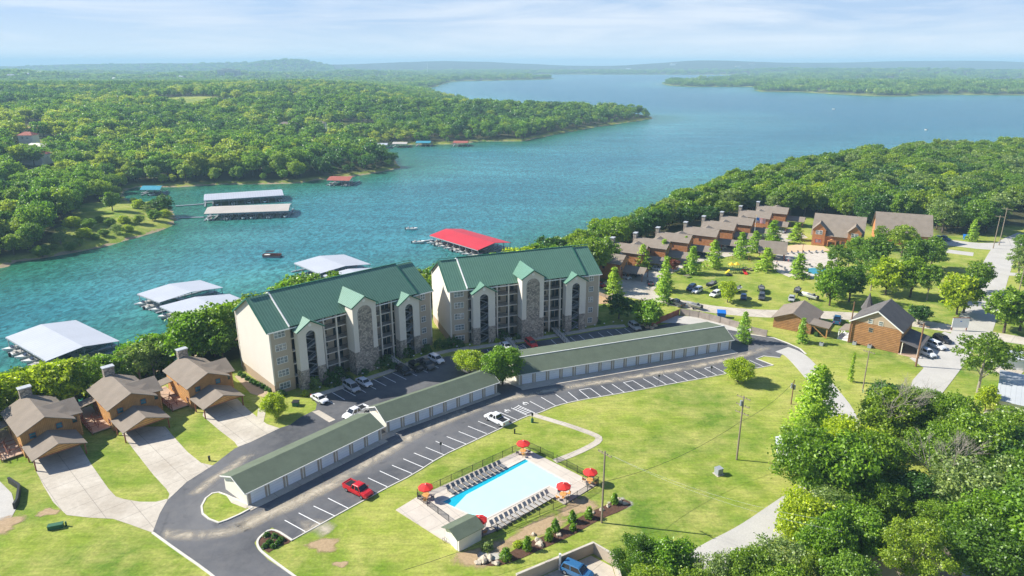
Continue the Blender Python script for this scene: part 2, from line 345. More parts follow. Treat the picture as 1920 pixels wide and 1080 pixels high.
def patchmat(name, c0, c1):
    """ground patch that frays out into the grass at its rim"""
    m, nt, b = newmat(name); p = wpos(nt); n1 = noise(nt, p, 0.45, 6, 0.65, 0.6); n2 = noise(nt, p, 2.5, 4)
    nt.links.new(cramp(nt, n2, [(0.3, c0), (0.7, c1)]), b.inputs['Base Color'])
    at = nt.nodes.new("ShaderNodeAttribute"); at.attribute_name = 'edge'
    ad = nt.nodes.new("ShaderNodeMath"); ad.operation = 'ADD'; nt.links.new(at.outputs['Fac'], ad.inputs[0]); nt.links.new(n1, ad.inputs[1])
    nt.links.new(cramp(nt, ad.outputs[0], [(0.62, 0.0), (1.15, 0.85)]), b.inputs['Alpha']); b.inputs['Roughness'].default_value = 0.95; return m
MT['dirt_patch'] = patchmat('bare_soil_patch', (0.36, 0.25, 0.14), (0.52, 0.37, 0.22))
MT['gravel_patch'] = patchmat('spilled_gravel', (0.44, 0.41, 0.36), (0.56, 0.53, 0.48))
MT['dry_patch'] = patchmat('dry_grass', (0.38, 0.37, 0.11), (0.47, 0.42, 0.17))

def ground_mat():
    m, nt, b = newmat('grassland'); p = wpos(nt)
    n1 = noise(nt, p, 0.022, 6, 0.62, 0.4); n2 = noise(nt, p, 0.16, 6, 0.7, 0.3); n3 = noise(nt, p, 2.2, 4, 0.7); n4 = noise(nt, p, 0.07, 4, 0.6)
    g = cramp(nt, n1, [(0.36, (0.090, 0.175, 0.020)), (0.50, (0.190, 0.260, 0.030)), (0.64, (0.315, 0.345, 0.065))])
    g = mix(nt, cramp(nt, n2, [(0.40, 0.0), (0.72, 0.85)]), g, (0.42, 0.39, 0.12))
    g = mix(nt, cramp(nt, n4, [(0.54, 0.0), (0.70, 0.6)]), g, (0.085, 0.19, 0.012))
    g = mix(nt, 0.65, g, cramp(nt, n3, [(0.25, (0.28, 0.28, 0.28)), (0.75, (0.76, 0.76, 0.76))]), 'OVERLAY')
    vec = wpos(nt, (0.25, 1.3, 1)); st = noise(nt, vec, 1.1, 3, 0.6)
    g = mix(nt, 0.6, g, cramp(nt, st, [(0.3, (0.36, 0.36, 0.36)), (0.7, (0.64, 0.64, 0.64))]), 'OVERLAY')
    # woodland floor where the wood stands, bare stony bank near the water line, pasture patches far off
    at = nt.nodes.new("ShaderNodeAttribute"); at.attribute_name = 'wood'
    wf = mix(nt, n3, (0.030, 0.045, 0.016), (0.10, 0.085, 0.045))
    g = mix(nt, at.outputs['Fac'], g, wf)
    at2 = nt.nodes.new("ShaderNodeAttribute"); at2.attribute_name = 'bank'
    bk = mix(nt, n3, (0.20, 0.15, 0.09), (0.48, 0.38, 0.25))
    ad = nt.nodes.new("ShaderNodeMath"); ad.operation = 'ADD'; nt.links.new(at2.outputs['Fac'], ad.inputs[0]); nt.links.new(n2, ad.inputs[1])
    g = mix(nt, cramp(nt, ad.outputs[0], [(0.95, 0.0), (1.10, 1.0)]), g, bk)
    nt.links.new(g, b.inputs['Base Color']); b.inputs['Roughness'].default_value = 0.95; b.inputs['Specular IOR Level'].default_value = 0.1
    bump(nt, b, n3, 0.35, 0.12)
    return m
MT['ground'] = ground_mat()
def water_mat():
    m, nt, b = newmat('lake_water'); p = wpos(nt, (1.0, 0.55, 1))
    at = nt.nodes.new("ShaderNodeAttribute"); at.attribute_name = 'depth'; dp = at.outputs['Fac']
    n0 = noise(nt, wpos(nt, (0.5, 1.0, 1)), 0.012, 5, 0.6, 0.8)
    n4 = noise(nt, wpos(nt, (0.35, 1.0, 1)), 0.0035, 4, 0.55, 0.8)
    base = cramp(nt, n0, [(0.35, (0.038, 0.182, 0.192)), (0.65, (0.072, 0.265, 0.270))])
    base = mix(nt, cramp(nt, dp, [(0.10, 0.0), (0.9, 0.85)]), base, (0.003, 0.104, 0.162))
    base = mix(nt, cramp(nt, n4, [(0.40, 0.0), (0.66, 0.40)]), base, (0.010, 0.115, 0.165))
    base = mix(nt, cramp(nt, dp, [(0.0, 1.0), (0.08, 0.6), (0.22, 0.0)]), base, (0.022, 0.135, 0.070))
    n1 = noise(nt, p, 0.55, 5, 0.62, 0.8); n2 = noise(nt, p, 0.12, 3, 0.5, 0.3); n3 = noise(nt, wpos(nt, (0.25, 1.0, 1)), 0.05, 5, 0.7, 0.5)
    base = mix(nt, 0.9, base, cramp(nt, n1, [(0.36, (0.26, 0.26, 0.26)), (0.64, (0.74, 0.74, 0.74))]), 'OVERLAY')
    base = mix(nt, 0.55, base, cramp(nt, n3, [(0.36, (0.36, 0.36, 0.36)), (0.64, (0.64, 0.64, 0.64))]), 'OVERLAY')
    nt.links.new(base, b.inputs['Base Color']); b.inputs['Roughness'].default_value = 0.22; b.inputs['IOR'].default_value = 1.33
    b.inputs['Specular IOR Level'].default_value = 0.28
    h = mix(nt, 0.35, n1, n2); bump(nt, b, h, 0.8, 0.9)
    return m
MT['water'] = water_mat()
def pool_water():
    m = bpy.data.materials.new('pool_water'); m.use_nodes = True; nt = m.node_tree; nt.nodes.clear(); out = nt.nodes.new("ShaderNodeOutputMaterial")
    t = nt.nodes.new("ShaderNodeBsdfTransparent"); t.inputs[0].default_value = (0.86, 0.99, 1.0, 1); g = nt.nodes.new("ShaderNodeBsdfGlossy"); g.inputs['Roughness'].default_value = 0.08
    n = noise(nt, wpos(nt), 1.6, 3); bp = nt.nodes.new("ShaderNodeBump"); bp.inputs['Strength'].default_value = 0.4; nt.links.new(n, bp.inputs['Height']); nt.links.new(bp.outputs[0], g.inputs['Normal'])
    x = nt.nodes.new("ShaderNodeMixShader"); x.inputs[0].default_value = 0.05; nt.links.new(t.outputs[0], x.inputs[1]); nt.links.new(g.outputs[0], x.inputs[2]); nt.links.new(x.outputs[0], out.inputs[0]); return m
MT['pool_water'] = pool_water()
MT['pool_floor'] = M('pool_plaster', (0.66, 0.90, 0.92), 0.06, 0.5, 0.7); MT['pool_shade'] = M('turquoise_pool_shade', (0.01, 0.42, 0.55), 0.10, 0.7, 0.5)  # the turquoise stands for the far wall's shadow in the water
def leafmat(name, cols, trans=0.46):
    m = bpy.data.materials.new(name); m.use_nodes = True; nt = m.node_tree; nt.nodes.clear()
    out = nt.nodes.new("ShaderNodeOutputMaterial"); oi = nt.nodes.new("ShaderNodeObjectInfo")
    g = nt.nodes.new("ShaderNodeNewGeometry")
    c = cramp(nt, oi.outputs['Random'], [(i/(len(cols)-1), k) for i, k in enumerate(cols)])
    lo = mix(nt, 1.0, c, cramp(nt, g.outputs['Random Per Island'], [(0.0, (0.55, 0.60, 0.60)), (0.5, (0.95, 0.95, 0.9)), (1.0, (1.5, 1.35, 1.1))]), 'MULTIPLY')
    d = nt.nodes.new("ShaderNodeBsdfDiffuse"); t = nt.nodes.new("ShaderNodeBsdfTranslucent"); gl = nt.nodes.new("ShaderNodeBsdfGlossy"); gl.inputs['Roughness'].default_value = 0.42
    gl.inputs['Color'].default_value = (0.9, 0.95, 0.9, 1)
    nt.links.new(lo, d.inputs[0]); nt.links.new(mix(nt, 1.0, lo, (1.15, 1.25, 0.55), 'MULTIPLY'), t.inputs[0])
    a = nt.nodes.new("ShaderNodeMixShader"); a.inputs[0].default_value = trans; nt.links.new(d.outputs[0], a.inputs[1]); nt.links.new(t.outputs[0], a.inputs[2])
    e = nt.nodes.new("ShaderNodeMixShader"); e.inputs[0].default_value = 0.035; nt.links.new(a.outputs[0], e.inputs[1]); nt.links.new(gl.outputs[0], e.inputs[2])
    nt.links.new(e.outputs[0], out.inputs[0]); return m
MT['leaf'] = leafmat('leaves', [(0.132, 0.258, 0.024), (0.198, 0.348, 0.026), (0.251, 0.396, 0.029), (0.158, 0.300, 0.031), (0.304, 0.420, 0.031), (0.145, 0.270, 0.033)])
MT['leaf_far'] = leafmat('far_leaves', [(0.112, 0.246, 0.037), (0.191, 0.360, 0.040), (0.264, 0.420, 0.044), (0.139, 0.282, 0.044), (0.343, 0.462, 0.051)])
MT['leaf_lime'] = leafmat('lime_leaves', [(0.422, 0.552, 0.024), (0.462, 0.564, 0.024)])
MT['leaf_bright'] = leafmat('fresh_leaves', [(0.190, 0.365, 0.028), (0.225, 0.395, 0.030)])
MT['leaf_dark'] = leafmat('dark_leaves', [(0.073, 0.180, 0.031), (0.092, 0.204, 0.033)])
MT['leaf_pale'] = leafmat('silvery_leaves', [(0.25, 0.36, 0.10), (0.28, 0.38, 0.12)])
MT['leaf_needle'] = leafmat('feathery_needles', [(0.304, 0.504, 0.039), (0.409, 0.576, 0.044)])
MT['leaf_far_pale'] = leafmat('pale_far_leaves', [(0.343, 0.456, 0.066), (0.475, 0.540, 0.077)])
MT['leaf_far_dark'] = leafmat('dark_far_leaves', [(0.066, 0.168, 0.039), (0.099, 0.216, 0.044)])
MT['leaf_red'] = leafmat('reddish_leaves', [(0.264, 0.072, 0.050), (0.317, 0.096, 0.055)])
# ------------------------------------------------------------------ land and lake
def sm(t): t = np.clip(t, 0, 1); return t*t*(3-2*t)
shore_main = [(-420, 860), (-150, 730), (-60, 706), (0, 692), (120, 684), (190, 662), (250, 632), (340, 604), (400, 584), (450, 562), (520, 535), (560, 532), (630, 535), (700, 525), (820, 505), (960, 480), (1010, 462),
              (1100, 432), (1200, 392), (1290, 352), (1400, 330), (1550, 303), (1700, 290), (1800, 288), (1920, 280), (2100, 270), (2500, 262), (3300, 262)]
LM = [tuple(p[:2]) for p in GP(shore_main, -3)] + [(1500, 300), (1500, -200), (-600, -200), (-600, 60)]
shore_b = [(-900, 600), (-300, 545), (-60, 512), (0, 503), (22, 492), (60, 488), (130, 474), (200, 462), (240, 450), (290, 433), (316, 424), (330, 408), (326, 392), (312, 380), (285, 377), (262, 382), (240, 378), (230, 366), (238, 356), (260, 351),
           (340, 351), (400, 347), (480, 345), (560, 343), (640, 333), (700, 325), (752, 315), (742, 302), (705, 286), (690, 276), (740, 271), (860, 270), (900, 265), (980, 265), (1050, 250), (1130, 236), (1225, 222),
           (1220, 218), (1150, 215), (1050, 214), (915, 211), (903, 205), (870, 194), (828, 183), (812, 176), (780, 170), (815, 163), (835, 156), (850, 152.5), (1000, 149.5), (1040, 148), (1030, 144.5), (960, 142), (1000, 139.5), (1250, 140), (1450, 141), (1380, 146),
           (1240, 157), (1260, 161), (1300, 162.5), (1410, 163), (1440, 164), (1415, 169), (1430, 172), (1500, 172.5), (1560, 176), (1640, 180), (1700, 180.5), (1745, 177), (1850, 178), (1920, 178.5), (2300, 184), (3300, 190)]
LB = [tuple(p[:2]) for p in GP(shore_b, WZ)] + [(16000, 14000), (-16000, 14000), (-3000, 200)]
LH = [tuple(p[:2]) for p in GP([(1830, 152), (1850, 149.5), (2000, 148), (2400, 150), (2400, 158), (2000, 158), (1900, 156)], WZ)]
def seg_sd(px, py, poly):
    """signed distance to a polygon, positive inside"""
    n = len(poly); d2 = np.full(px.shape, 1e18); ins = np.zeros(px.shape, bool)
    for i in range(n):
        ax, ay = poly[i]; bx, by = poly[(i+1) % n]; ex, ey = bx-ax, by-ay
        t = np.clip(((px-ax)*ex+(py-ay)*ey)/(ex*ex+ey*ey+1e-9), 0, 1)
        d2 = np.minimum(d2, (px-ax-t*ex)**2+(py-ay-t*ey)**2)
        if ay != by:
            c = ((ay > py) != (by > py)) & (px < (bx-ax)*(py-ay)/(by-ay)+ax); ins ^= c
    d = np.sqrt(d2); return np.where(ins, d, -d)
def vnoise(x, y, s, seed=0):
    """smooth value noise, -1..1"""
    x = np.asarray(x)/s + seed*17.3; y = np.asarray(y)/s + seed*9.1; ix = np.floor(x); iy = np.floor(y); fx = x-ix; fy = y-iy; fx = fx*fx*(3-2*fx); fy = fy*fy*(3-2*fy)
    def h(a, b): v = np.sin(a*127.1+b*311.7+seed*3.7)*43758.5453; return (v-np.floor(v))*2-1
    return (h(ix, iy)*(1-fx)+h(ix+1, iy)*fx)*(1-fy)+(h(ix, iy+1)*(1-fx)+h(ix+1, iy+1)*fx)*fy
HILLS = [(550, 6300, 70, 700, 64), (470, 6700, 110, 700, 44), (300, 6800, 150, 700, 46), (120, 7000, 150, 700, 40), (0, 2700, 90, 350, 42), (-150, 3000, 130, 500, 45), (720, 7600, 200, 700, 38), (880, 8400, 150, 900, 30), (1330, 7600, 130, 800, 46), (1500, 7900, 180, 800, 40),
         (1700, 8000, 170, 800, 40), (1880, 7700, 140, 800, 44), (2050, 8500, 200, 900, 30), (1050, 9900, 120, 900, 18), (1650, 3800, 200, 500, 14), (420, 3700, 110, 350, 28), (650, 4400, 120, 350, 24), (150, 4300, 160, 400, 26), (260, 3100, 120, 250, 14), (1750, 4700, 260, 450, 34), (1480, 5300, 150, 400, 28), (1250, 7400, 160, 500, 26), (900, 8200, 200, 500, 22)]
def land(x, y):
    """height of the land and signed distance from the shore"""
    x = np.asarray(x, float); y = np.asarray(y, float)
    jx = x + vnoise(x, y, 23, 1)*2.2*(y > 230); jy = y + vnoise(x, y, 19, 2)*2.5*(y > 230)
    dm = seg_sd(x, y, LM); db = seg_sd(jx, jy, LB); dh = seg_sd(x, y, LH); db = np.minimum(db, -dh)
    hm = WZ + 14*sm(dm/36)
    hb = WZ + 1.2*sm(db/4) + 3.5*sm(db/30) + 14*sm(db/330) + 10*sm((y-600)/900)*sm(db/200)*(y < 2600)
    hb = hb + sm(db/200)*vnoise(x, y, 260, 3)*3.0 + sm(db/500)*sm((y-1800)/1500)*(vnoise(x, y, 900, 4)*3) - 15*sm((y-1650)/400)*sm(db/300)*(1-0.5*sm((y-4500)/1500))
    for (px, dd, sx, sy, hh) in HILLS:
        hh = hh*(1.22 if dd > 6000 else 1.0)
        X = (px-960)/1357.0*dd; w = sx/1357.0*dd
        hb = hb + hh*np.exp(-((x-X)/w)**2-((y-dd)/sy)**2)*sm(db/300)
    hb = hb + sm((y-6500)/2500)*(22+7*vnoise(x, y, 1700, 5)+4*vnoise(x, y, 600, 6))*sm(db/500)
    z = np.where(dm > 0, hm, np.where(db > 0, hb, WZ-np.minimum(-np.maximum(dm, db)*0.12, 4)-0.05))
    return z, np.maximum(dm, db)
def ground_z(x, y): return float(land(np.array([x]), np.array([y]))[0][0])

# woods: where the trees stand close on the near shore (world polygons)
vb = [tuple(p[:2]) for p in GP([(1130, 476), (1165, 462), (1250, 440), (1330, 420), (1400, 405), (1440, 404), (1500, 410), (1525, 408), (1625, 425), (1645, 412), (1745, 430), (1765, 443), (1800, 440), (1860, 442), (1872, 424), (1905, 424), (2300, 470)], 0)]
WOOD_LEFT = [(-260, 40), (-150, 60), (-110, 92), (-100, 112), (-92, 126), (-80, 138), (-68, 150), (-48, 170), (-35, 181), (-24, 186), (0, 194), (18, 200), (30, 212), (36, 236)]
WOOD = WOOD_LEFT + [p for p in vb if p[0] > 40] + [(900, 300), (1500, 320), (1500, 900), (-700, 900), (-700, 40)]

def axis(lo, hi, step, far_lo, far_hi, g):
    a = list(np.arange(lo, hi+0.1, step)); s = step; x = a[-1]
    while x < far_hi: s *= g; x += s; a.append(x)
    s = step; x = lo; b = []
    while x > far_lo: s *= g; x -= s; b.append(x)
    return np.array(b[::-1] + a)
gx = axis(-260, 330, 4, -13000, 13000, 1.035); gy = axis(-60, 560, 4, -260, 13500, 1.022)
X, Y = np.meshgrid(gx, gy); Z, D = land(X.ravel(), Y.ravel())
XR, YR = X.ravel(), Y.ravel()
def grid_mesh(name, x, y, z, nx, ny, mat, attrs, keep=None):
    idx = np.arange(nx*ny).reshape(ny, nx); q = np.stack([idx[:-1, :-1], idx[:-1, 1:], idx[1:, 1:], idx[1:, :-1]], -1).reshape(-1, 4)
    if keep is not None: q = q[keep[q].any(1)]
    used = np.unique(q); remap = np.full(nx*ny, -1); remap[used] = np.arange(len(used)); q = remap[q]
    v = np.stack([x, y, z], 1)[used]
    me = bpy.data.meshes.new(name); me.vertices.add(len(v)); me.vertices.foreach_set('co', v.ravel())
    me.loops.add(q.size); me.loops.foreach_set('vertex_index', q.ravel().astype(np.int32)); me.polygons.add(len(q))
    me.polygons.foreach_set('loop_start', np.arange(0, q.size, 4).astype(np.int32)); me.update(calc_edges=True); me.validate()
    me.polygons.foreach_set('use_smooth', np.ones(len(me.polygons), bool))
    for k, a in attrs.items():
        at = me.attributes.new(k, 'FLOAT', 'POINT'); at.data.foreach_set('value', a[used].astype(np.float32))
    me.materials.append(mat); o = bpy.data.objects.new(name, me); C.objects.link(o); return o
wood_in = sm((seg_sd(XR, YR, WOOD)+1)/3)
near = sm((seg_sd(XR, YR, LM)+2)/2)
clear_b = [tuple(p[:2]) for p in GP([(90, 470), (140, 420), (150, 395), (235, 378), (330, 378), (335, 420), (240, 450)], WZ+1.5)]
clear_far = [tuple(p[:2]) for p in GP([(72, 262), (140, 262), (140, 273), (80, 273)], 2)]
wb = np.clip(sm(D/10)-sm((seg_sd(XR, YR, clear_b)+2)/4)-sm((seg_sd(XR, YR, clear_far)+3)/6), 0, 1)
wb = np.clip(wb-sm((vnoise(XR, YR, 120, 12)-0.58)/0.1)*(D > 35)*(YR < 2600), 0, 1)
woodv = np.where(near > 0.5, wood_in, wb)
bank = np.where(near > 0.5, 0.55*sm((WZ+1.2-Z)/1.0), 0.62*sm((WZ+1.6-Z)/1.4)*(YR < 1500))
grid_mesh('ground', XR, YR, Z, len(gx), len(gy), MT['ground'], {'wood': woodv, 'bank': bank}, keep=(D > -60))['kind'] = 'structure'
wx = axis(-260, 330, 8, -13000, 13000, 1.06); wy = axis(100, 560, 8, 20, 12500, 1.035)
X2, Y2 = np.meshgrid(wx, wy); z2, d2 = land(X2.ravel(), Y2.ravel())
grid_mesh('lake_water', X2.ravel(), Y2.ravel(), np.full(X2.size, WZ), len(wx), len(wy), MT['water'], {'depth': np.clip(-d2/320, 0, 1)}, keep=(d2 < 20))['kind'] = 'structure'

# ------------------------------------------------------------------ roads, paths, kerbs, painted lines (flat sheets a little above one another)
def sheet(name, px, z, mat, kind='structure', label=None, cat=None):
    o = MB().sheet(GP(px), z).build(name, mat)
    return tag(o, label, cat, None, kind)
def smoothed(px, it=2):
    P = [Vector(p) for p in px]
    for _ in range(it):
        Q = [P[0]]
        for a, b in zip(P[:-1], P[1:]): Q += [a*0.75+b*0.25, a*0.25+b*0.75]
        P = Q + [P[-1]]
    return [tuple(p) for p in P]
curb_low = smoothed([(1450, 685), (1400, 694), (1362, 701), (1327, 708), (1270, 718), (1180, 735), (1127, 744), (1085, 751), (1042, 761), (1008, 776), (988, 780), (940, 803), (880, 831), (825, 857), (775, 890), (725, 915), (650, 956), (600, 984), (548, 1013)], 1)
lot = [(560, 1086), (503, 1050), (483, 1030), (477, 1018), (486, 1005), (510, 989)] + curb_low[::-1] + [(1417, 672), (1432, 668), (1462, 671), (1466, 665), (1511, 664), (1500, 655), (1478, 644), (1452, 634), (1407, 627), (1385, 620), (1330, 612), (1270, 604), (1225, 612), (1200, 606), (1170, 616), (1138, 617), (1033, 636), (983, 643), (940, 650), (903, 655),
       (872, 664), (846, 668), (838, 668), (800, 678), (745, 695), (700, 712), (640, 727), (607, 741), (583, 744), (594, 757), (592, 768), (562, 783), (545, 796), (523, 803), (497, 815), (470, 828), (440, 841), (400, 872), (350, 903), (315, 936), (300, 962), (286, 998), (330, 1030), (385, 1068), (405, 1090)]
sheet('asphalt_road', lot, 0.02, MT['asphalt'])
sheet('driveway', [(66, 880), (82, 912), (100, 942), (125, 966), (170, 971), (212, 973), (242, 983), (286, 999), (300, 962), (316, 935), (293, 941), (262, 941), (232, 936), (217, 931), (203, 916), (172, 872), (150, 836), (60, 860)], 0.035, MT['concrete'])
sheet('driveway', [(229, 815), (252, 845), (287, 890), (312, 917), (318, 927), (314, 938), (350, 904), (399, 873), (377, 868), (352, 848), (332, 826), (310, 800), (232, 800)], 0.035, MT['concrete'])
sheet('driveway', [(380, 780), (410, 806), (440, 829), (446, 838), (470, 829), (499, 815), (524, 803), (500, 795), (482, 782), (462, 765), (445, 748), (385, 757)], 0.035, MT['concrete'])
sheet('path', [(482, 783), (484, 766), (500, 764), (494, 793)], 0.045, MT['concrete'])
sheet('path', [(585, 772), (598, 769), (629, 787), (617, 792)], 0.035, MT['concrete'])
isl = [(410, 924), (398, 926), (386, 935), (378, 950), (380, 964), (392, 974), (410, 981), (425, 976), (450, 965), (474, 952), (466, 948), (446, 939), (424, 929)]
sheet('lawn', isl, 0.10, MT['ground'])
MB().strip([tuple(p) for p in GP(isl + [isl[0]])], 0.30, 0.0, 0.17).build('kerb', MT['kerb'])['kind'] = 'structure'
sheet('path', [(434, 944), (424, 930), (444, 935), (466, 946), (462, 955)], 0.13, MT['concrete'])
isl2 = [(511, 991), (545, 1013), (560, 1024)]
mul = [(511, 992), (546, 1014), (541, 1019), (522, 1025), (503, 1037), (489, 1027), (484, 1018), (487, 1009), (498, 999)]
sheet('mulch_bed', mul, 0.05, MT['mulch'])
MB().strip([tuple(p) for p in GP(smoothed([(562, 1088), (530, 1065), (503, 1045), (487, 1032), (481, 1018), (488, 1006), (511, 990), (548, 1014)], 2))], 0.32, 0.0, 0.15).build('kerb', MT['kerb'])['kind'] = 'structure'
MB().strip([tuple(p) for p in GP(curb_low)], 0.20, 0.0, 0.10).build('kerb', MT['kerb'])['kind'] = 'structure'
MB().strip([tuple(p) for p in GP([(1450, 685), (1418, 673), (1432, 668), (1462, 671)])], 0.30, 0.0, 0.12).build('kerb', MT['kerb'])['kind'] = 'structure'
MB().strip([tuple(p) for p in GP(smoothed([(286, 999), (330, 1031), (385, 1069), (420, 1098)], 1))], 0.35, 0.0, 0.12).build('kerb', MT['kerb'])['kind'] = 'structure'
MB().strip([tuple(p) for p in GP([(1407, 627), (1452, 634), (1478, 644), (1500, 654), (1511, 664)])], 0.45, 0.0, 0.08).build('kerb', MT['kerb'])['kind'] = 'structure'
# pavements in front of the two apartment blocks
sw1 = smoothed([(585, 742), (607, 738), (660, 720), (742, 693), (790, 672), (830, 660), (880, 652)], 1); sw2 = smoothed([(880, 654), (900, 651), (937, 645), (983, 638), (1033, 631), (1138, 613), (1172, 611)], 1)
MB().strip([tuple(p) for p in GP(sw1)], 1.6, 0.0, 0.13).build('pavement', MT['concrete'])['kind'] = 'structure'
MB().strip([tuple(p) for p in GP(sw2)], 1.7, 0.0, 0.125).build('pavement', MT['concrete'])['kind'] = 'structure'
# island with the lime tree, gravel bank, lane network to the right
sheet('gravel_bank', [(846, 668), (872, 664), (905, 668), (912, 690), (945, 716), (975, 728), (985, 722), (965, 706), (935, 700), (905, 705), (870, 690)], 0.05, MT['gravel'])
path_pool = smoothed([(996, 777), (1030, 787), (1067, 798), (1115, 815), (1125, 822), (1117, 832), (1080, 850), (1040, 865)], 1)
MB().strip([tuple(p) for p in GP(path_pool)], 1.35, 0.0, 0.05).build('path', MT['concrete'])['kind'] = 'structure'
MB().strip([tuple(p) for p in GP(smoothed([(1466, 655), (1490, 664), (1515, 690), (1545, 725), (1583, 775), (1600, 850), (1560, 900), (1480, 955), (1410, 1005), (1350, 1035), (1250, 1095)], 2))], 5.2, 0.0, 0.036).build('lane', MT['gravel'])['kind'] = 'structure'
MB().strip([tuple(p) for p in GP(smoothed([(1105, 545), (1150, 540), (1200, 552), (1258, 566), (1330, 580), (1420, 588), (1500, 589), (1590, 592), (1660, 598), (1760, 612), (1860, 630), (1960, 645)], 2))], 6.5, 0.0, 0.03).build('lane', MT['concrete'])['kind'] = 'structure'
MB().strip([tuple(p) for p in GP(smoothed([(1930, 440), (1895, 455), (1880, 475), (1862, 515), (1848, 560), (1832, 600), (1815, 640)], 2))], 8.5, 0.0, 0.045).build('road', MT['gravel'])['kind'] = 'structure'
MB().strip([tuple(p) for p in GP(smoothed([(1745, 452), (1790, 456), (1840, 462), (1885, 462)], 1))], 11, 0.0, 0.025).build('lane', MT['gravel'])['kind'] = 'structure'
MB().strip([tuple(p) for p in GP([(1770, 470), (1825, 477)])], 6, 0.0, 0.04).build('lane', MT['gravel'])['kind'] = 'structure'
MB().strip([tuple(p) for p in GP([(1860, 512), (1960, 518)])], 4, 0.0, 0.055).build('lane', MT['gravel'])['kind'] = 'structure'
sheet('gravel_yard', [(1705, 672), (1730, 665), (1745, 640), (1770, 622), (1830, 640), (1818, 668), (1803, 690), (1782, 718), (1765, 740), (1700, 740), (1712, 712), (1732, 690)], 0.06, MT['gravel'])
sheet('concrete_pad', [(1862, 700), (1912, 705), (1925, 690), (1870, 683)], 0.05, MT['concrete']); sheet('concrete_pad', [(1840, 778), (1870, 800), (1885, 790), (1850, 768)], 0.04, MT['concrete'])
# village courts in front of the log cabins, joined to the lane
sheet('village_drive', [(1140, 552), (1110, 540), (1150, 520), (1205, 506), (1262, 490), (1320, 472), (1365, 458), (1410, 448), (1440, 436), (1490, 428), (1515, 446), (1490, 450), (1440, 462), (1405, 474), (1360, 482), (1318, 490), (1290, 497), (1262, 512), (1240, 530), (1225, 545), (1245, 560), (1220, 566), (1170, 556)], 0.05, MT['concrete'])
sheet('pool_terrace', [(1446, 494), (1455, 478), (1480, 473), (1540, 470), (1570, 482), (1568, 512), (1530, 523), (1480, 520), (1452, 508)], 0.06, MT['deck_conc'])
sheet('sand_court', [(1466, 475), (1468, 462), (1500, 458), (1545, 462), (1556, 470), (1520, 474)], 0.045, MT['sand'])
sheet('dirt_bank', [(1100, 545), (1150, 556), (1150, 568), (1105, 572)], 0.045, MT['dirt'])
sheet('retaining_bank', [(1225, 605), (1270, 592), (1330, 596), (1400, 612), (1415, 622), (1385, 622), (1330, 612), (1270, 606)], 0.05, MT['gravel'])
sheet('gravel_yard', [(-60, 900), (0, 903), (22, 925), (30, 955), (14, 985), (-60, 1000)], 0.05, MT['gravel'])
sheet('terrace', [(440, 706), (452, 700), (524, 745), (505, 748), (470, 738)], 0.045, MT['brownbase'])

def soft_patch(name, cx, cy, rx, ry, mat, z, n=14, rot=0.0):
    """irregular ground patch with a soft rim; edge is 1 in the middle and 0 at the rim"""
    c = G(cx, cy); ex = (G(cx+rx, cy)-c).x; ey = (G(cx, cy-ry)-c).y
    vs = [(0, 0, z)]; e = [1.0]; fs = []
    for k, r in enumerate((0.5, 1.0)):
        for i in range(n):
            a = 2*math.pi*i/n; w = r*(1+0.2*math.sin(3*a+cx)+0.12*math.sin(5*a+cy)); u, v = w*math.cos(a)*ex, w*math.sin(a)*ey
            vs.append((u*math.cos(rot)-v*math.sin(rot), u*math.sin(rot)+v*math.cos(rot), z)); e.append(1.0-r*1.0 if k else 0.62)
    for i in range(n):
        j = (i+1) % n; fs += [(0, 1+i, 1+j), (1+i, 1+n+i, 1+n+j, 1+j)]
    m = MB(); m.add(vs, fs); o = m.build(name, mat, loc=(c.x, c.y, 0)); at = o.data.attributes.new('edge', 'FLOAT', 'POINT'); at.data.foreach_set('value', e); o['kind'] = 'structure'
soft_patch('bare_soil', 608, 1022, 34, 17, MT['dirt_patch'], 0.024); soft_patch('bare_soil', 640, 1058, 20, 7, MT['dirt_patch'], 0.024)
soft_patch('bare_soil', 5, 985, 40, 22, MT['dirt_patch'], 0.070); soft_patch('bare_soil', 90, 960, 24, 10, MT['dirt_patch'], 0.024)
soft_patch('bare_soil', 905, 1040, 75, 22, MT['dirt_patch'], 0.024, rot=0.5); soft_patch('bare_soil', 1010, 990, 80, 17, MT['dirt_patch'], 0.026, rot=0.55); soft_patch('bare_soil', 1085, 950, 50, 17, MT['dirt_patch'], 0.028, rot=0.5)
soft_patch('gravel_patch', 1160, 945, 34, 12, MT['gravel_patch'], 0.03, rot=0.4); soft_patch('gravel_patch', 918, 1046, 30, 14, MT['gravel_patch'], 0.034)
# washed silt along the garage side of the lot
def silt_band(pts, w, z, name='silt_streak'):
    P = [Vector(p[:2]) for p in GP(pts)]; vs, fs, e = [], [], []
    n = len(P)
    for i in range(n):
        d = (P[min(i+1, n-1)]-P[max(i-1, 0)]).normalized(); q = Vector((-d.y, d.x)); f = 0.0 if i in (0, n-1) else 1.0
        for k, (o_, ee) in enumerate(((-1, 0), (0, f), (1, 0))): p = P[i]+q*w/2*o_; vs.append((p.x, p.y, z)); e.append(ee)
    for i in range(n-1):
        for k in (0, 1): a = 3*i+k; fs.append((a+1, a, a+3, a+4))
    m = MB(); m.add(vs, fs); o = m.build(name, MT['silt']); at = o.data.attributes.new('edge', 'FLOAT', 'POINT'); at.data.foreach_set('value', e); o['kind'] = 'structure'
silt_band(smoothed([(430, 995), (475, 975), (540, 950), (600, 920), (660, 885), (720, 850), (770, 818), (830, 790), (900, 762)], 1), 3.8, 0.028)
silt_band(smoothed([(450, 992), (500, 965), (560, 938), (640, 898)], 1), 3.6, 0.0285)
silt_band(smoothed([(300, 1000), (360, 1005), (420, 1000), (470, 985)], 1), 3.0, 0.030)
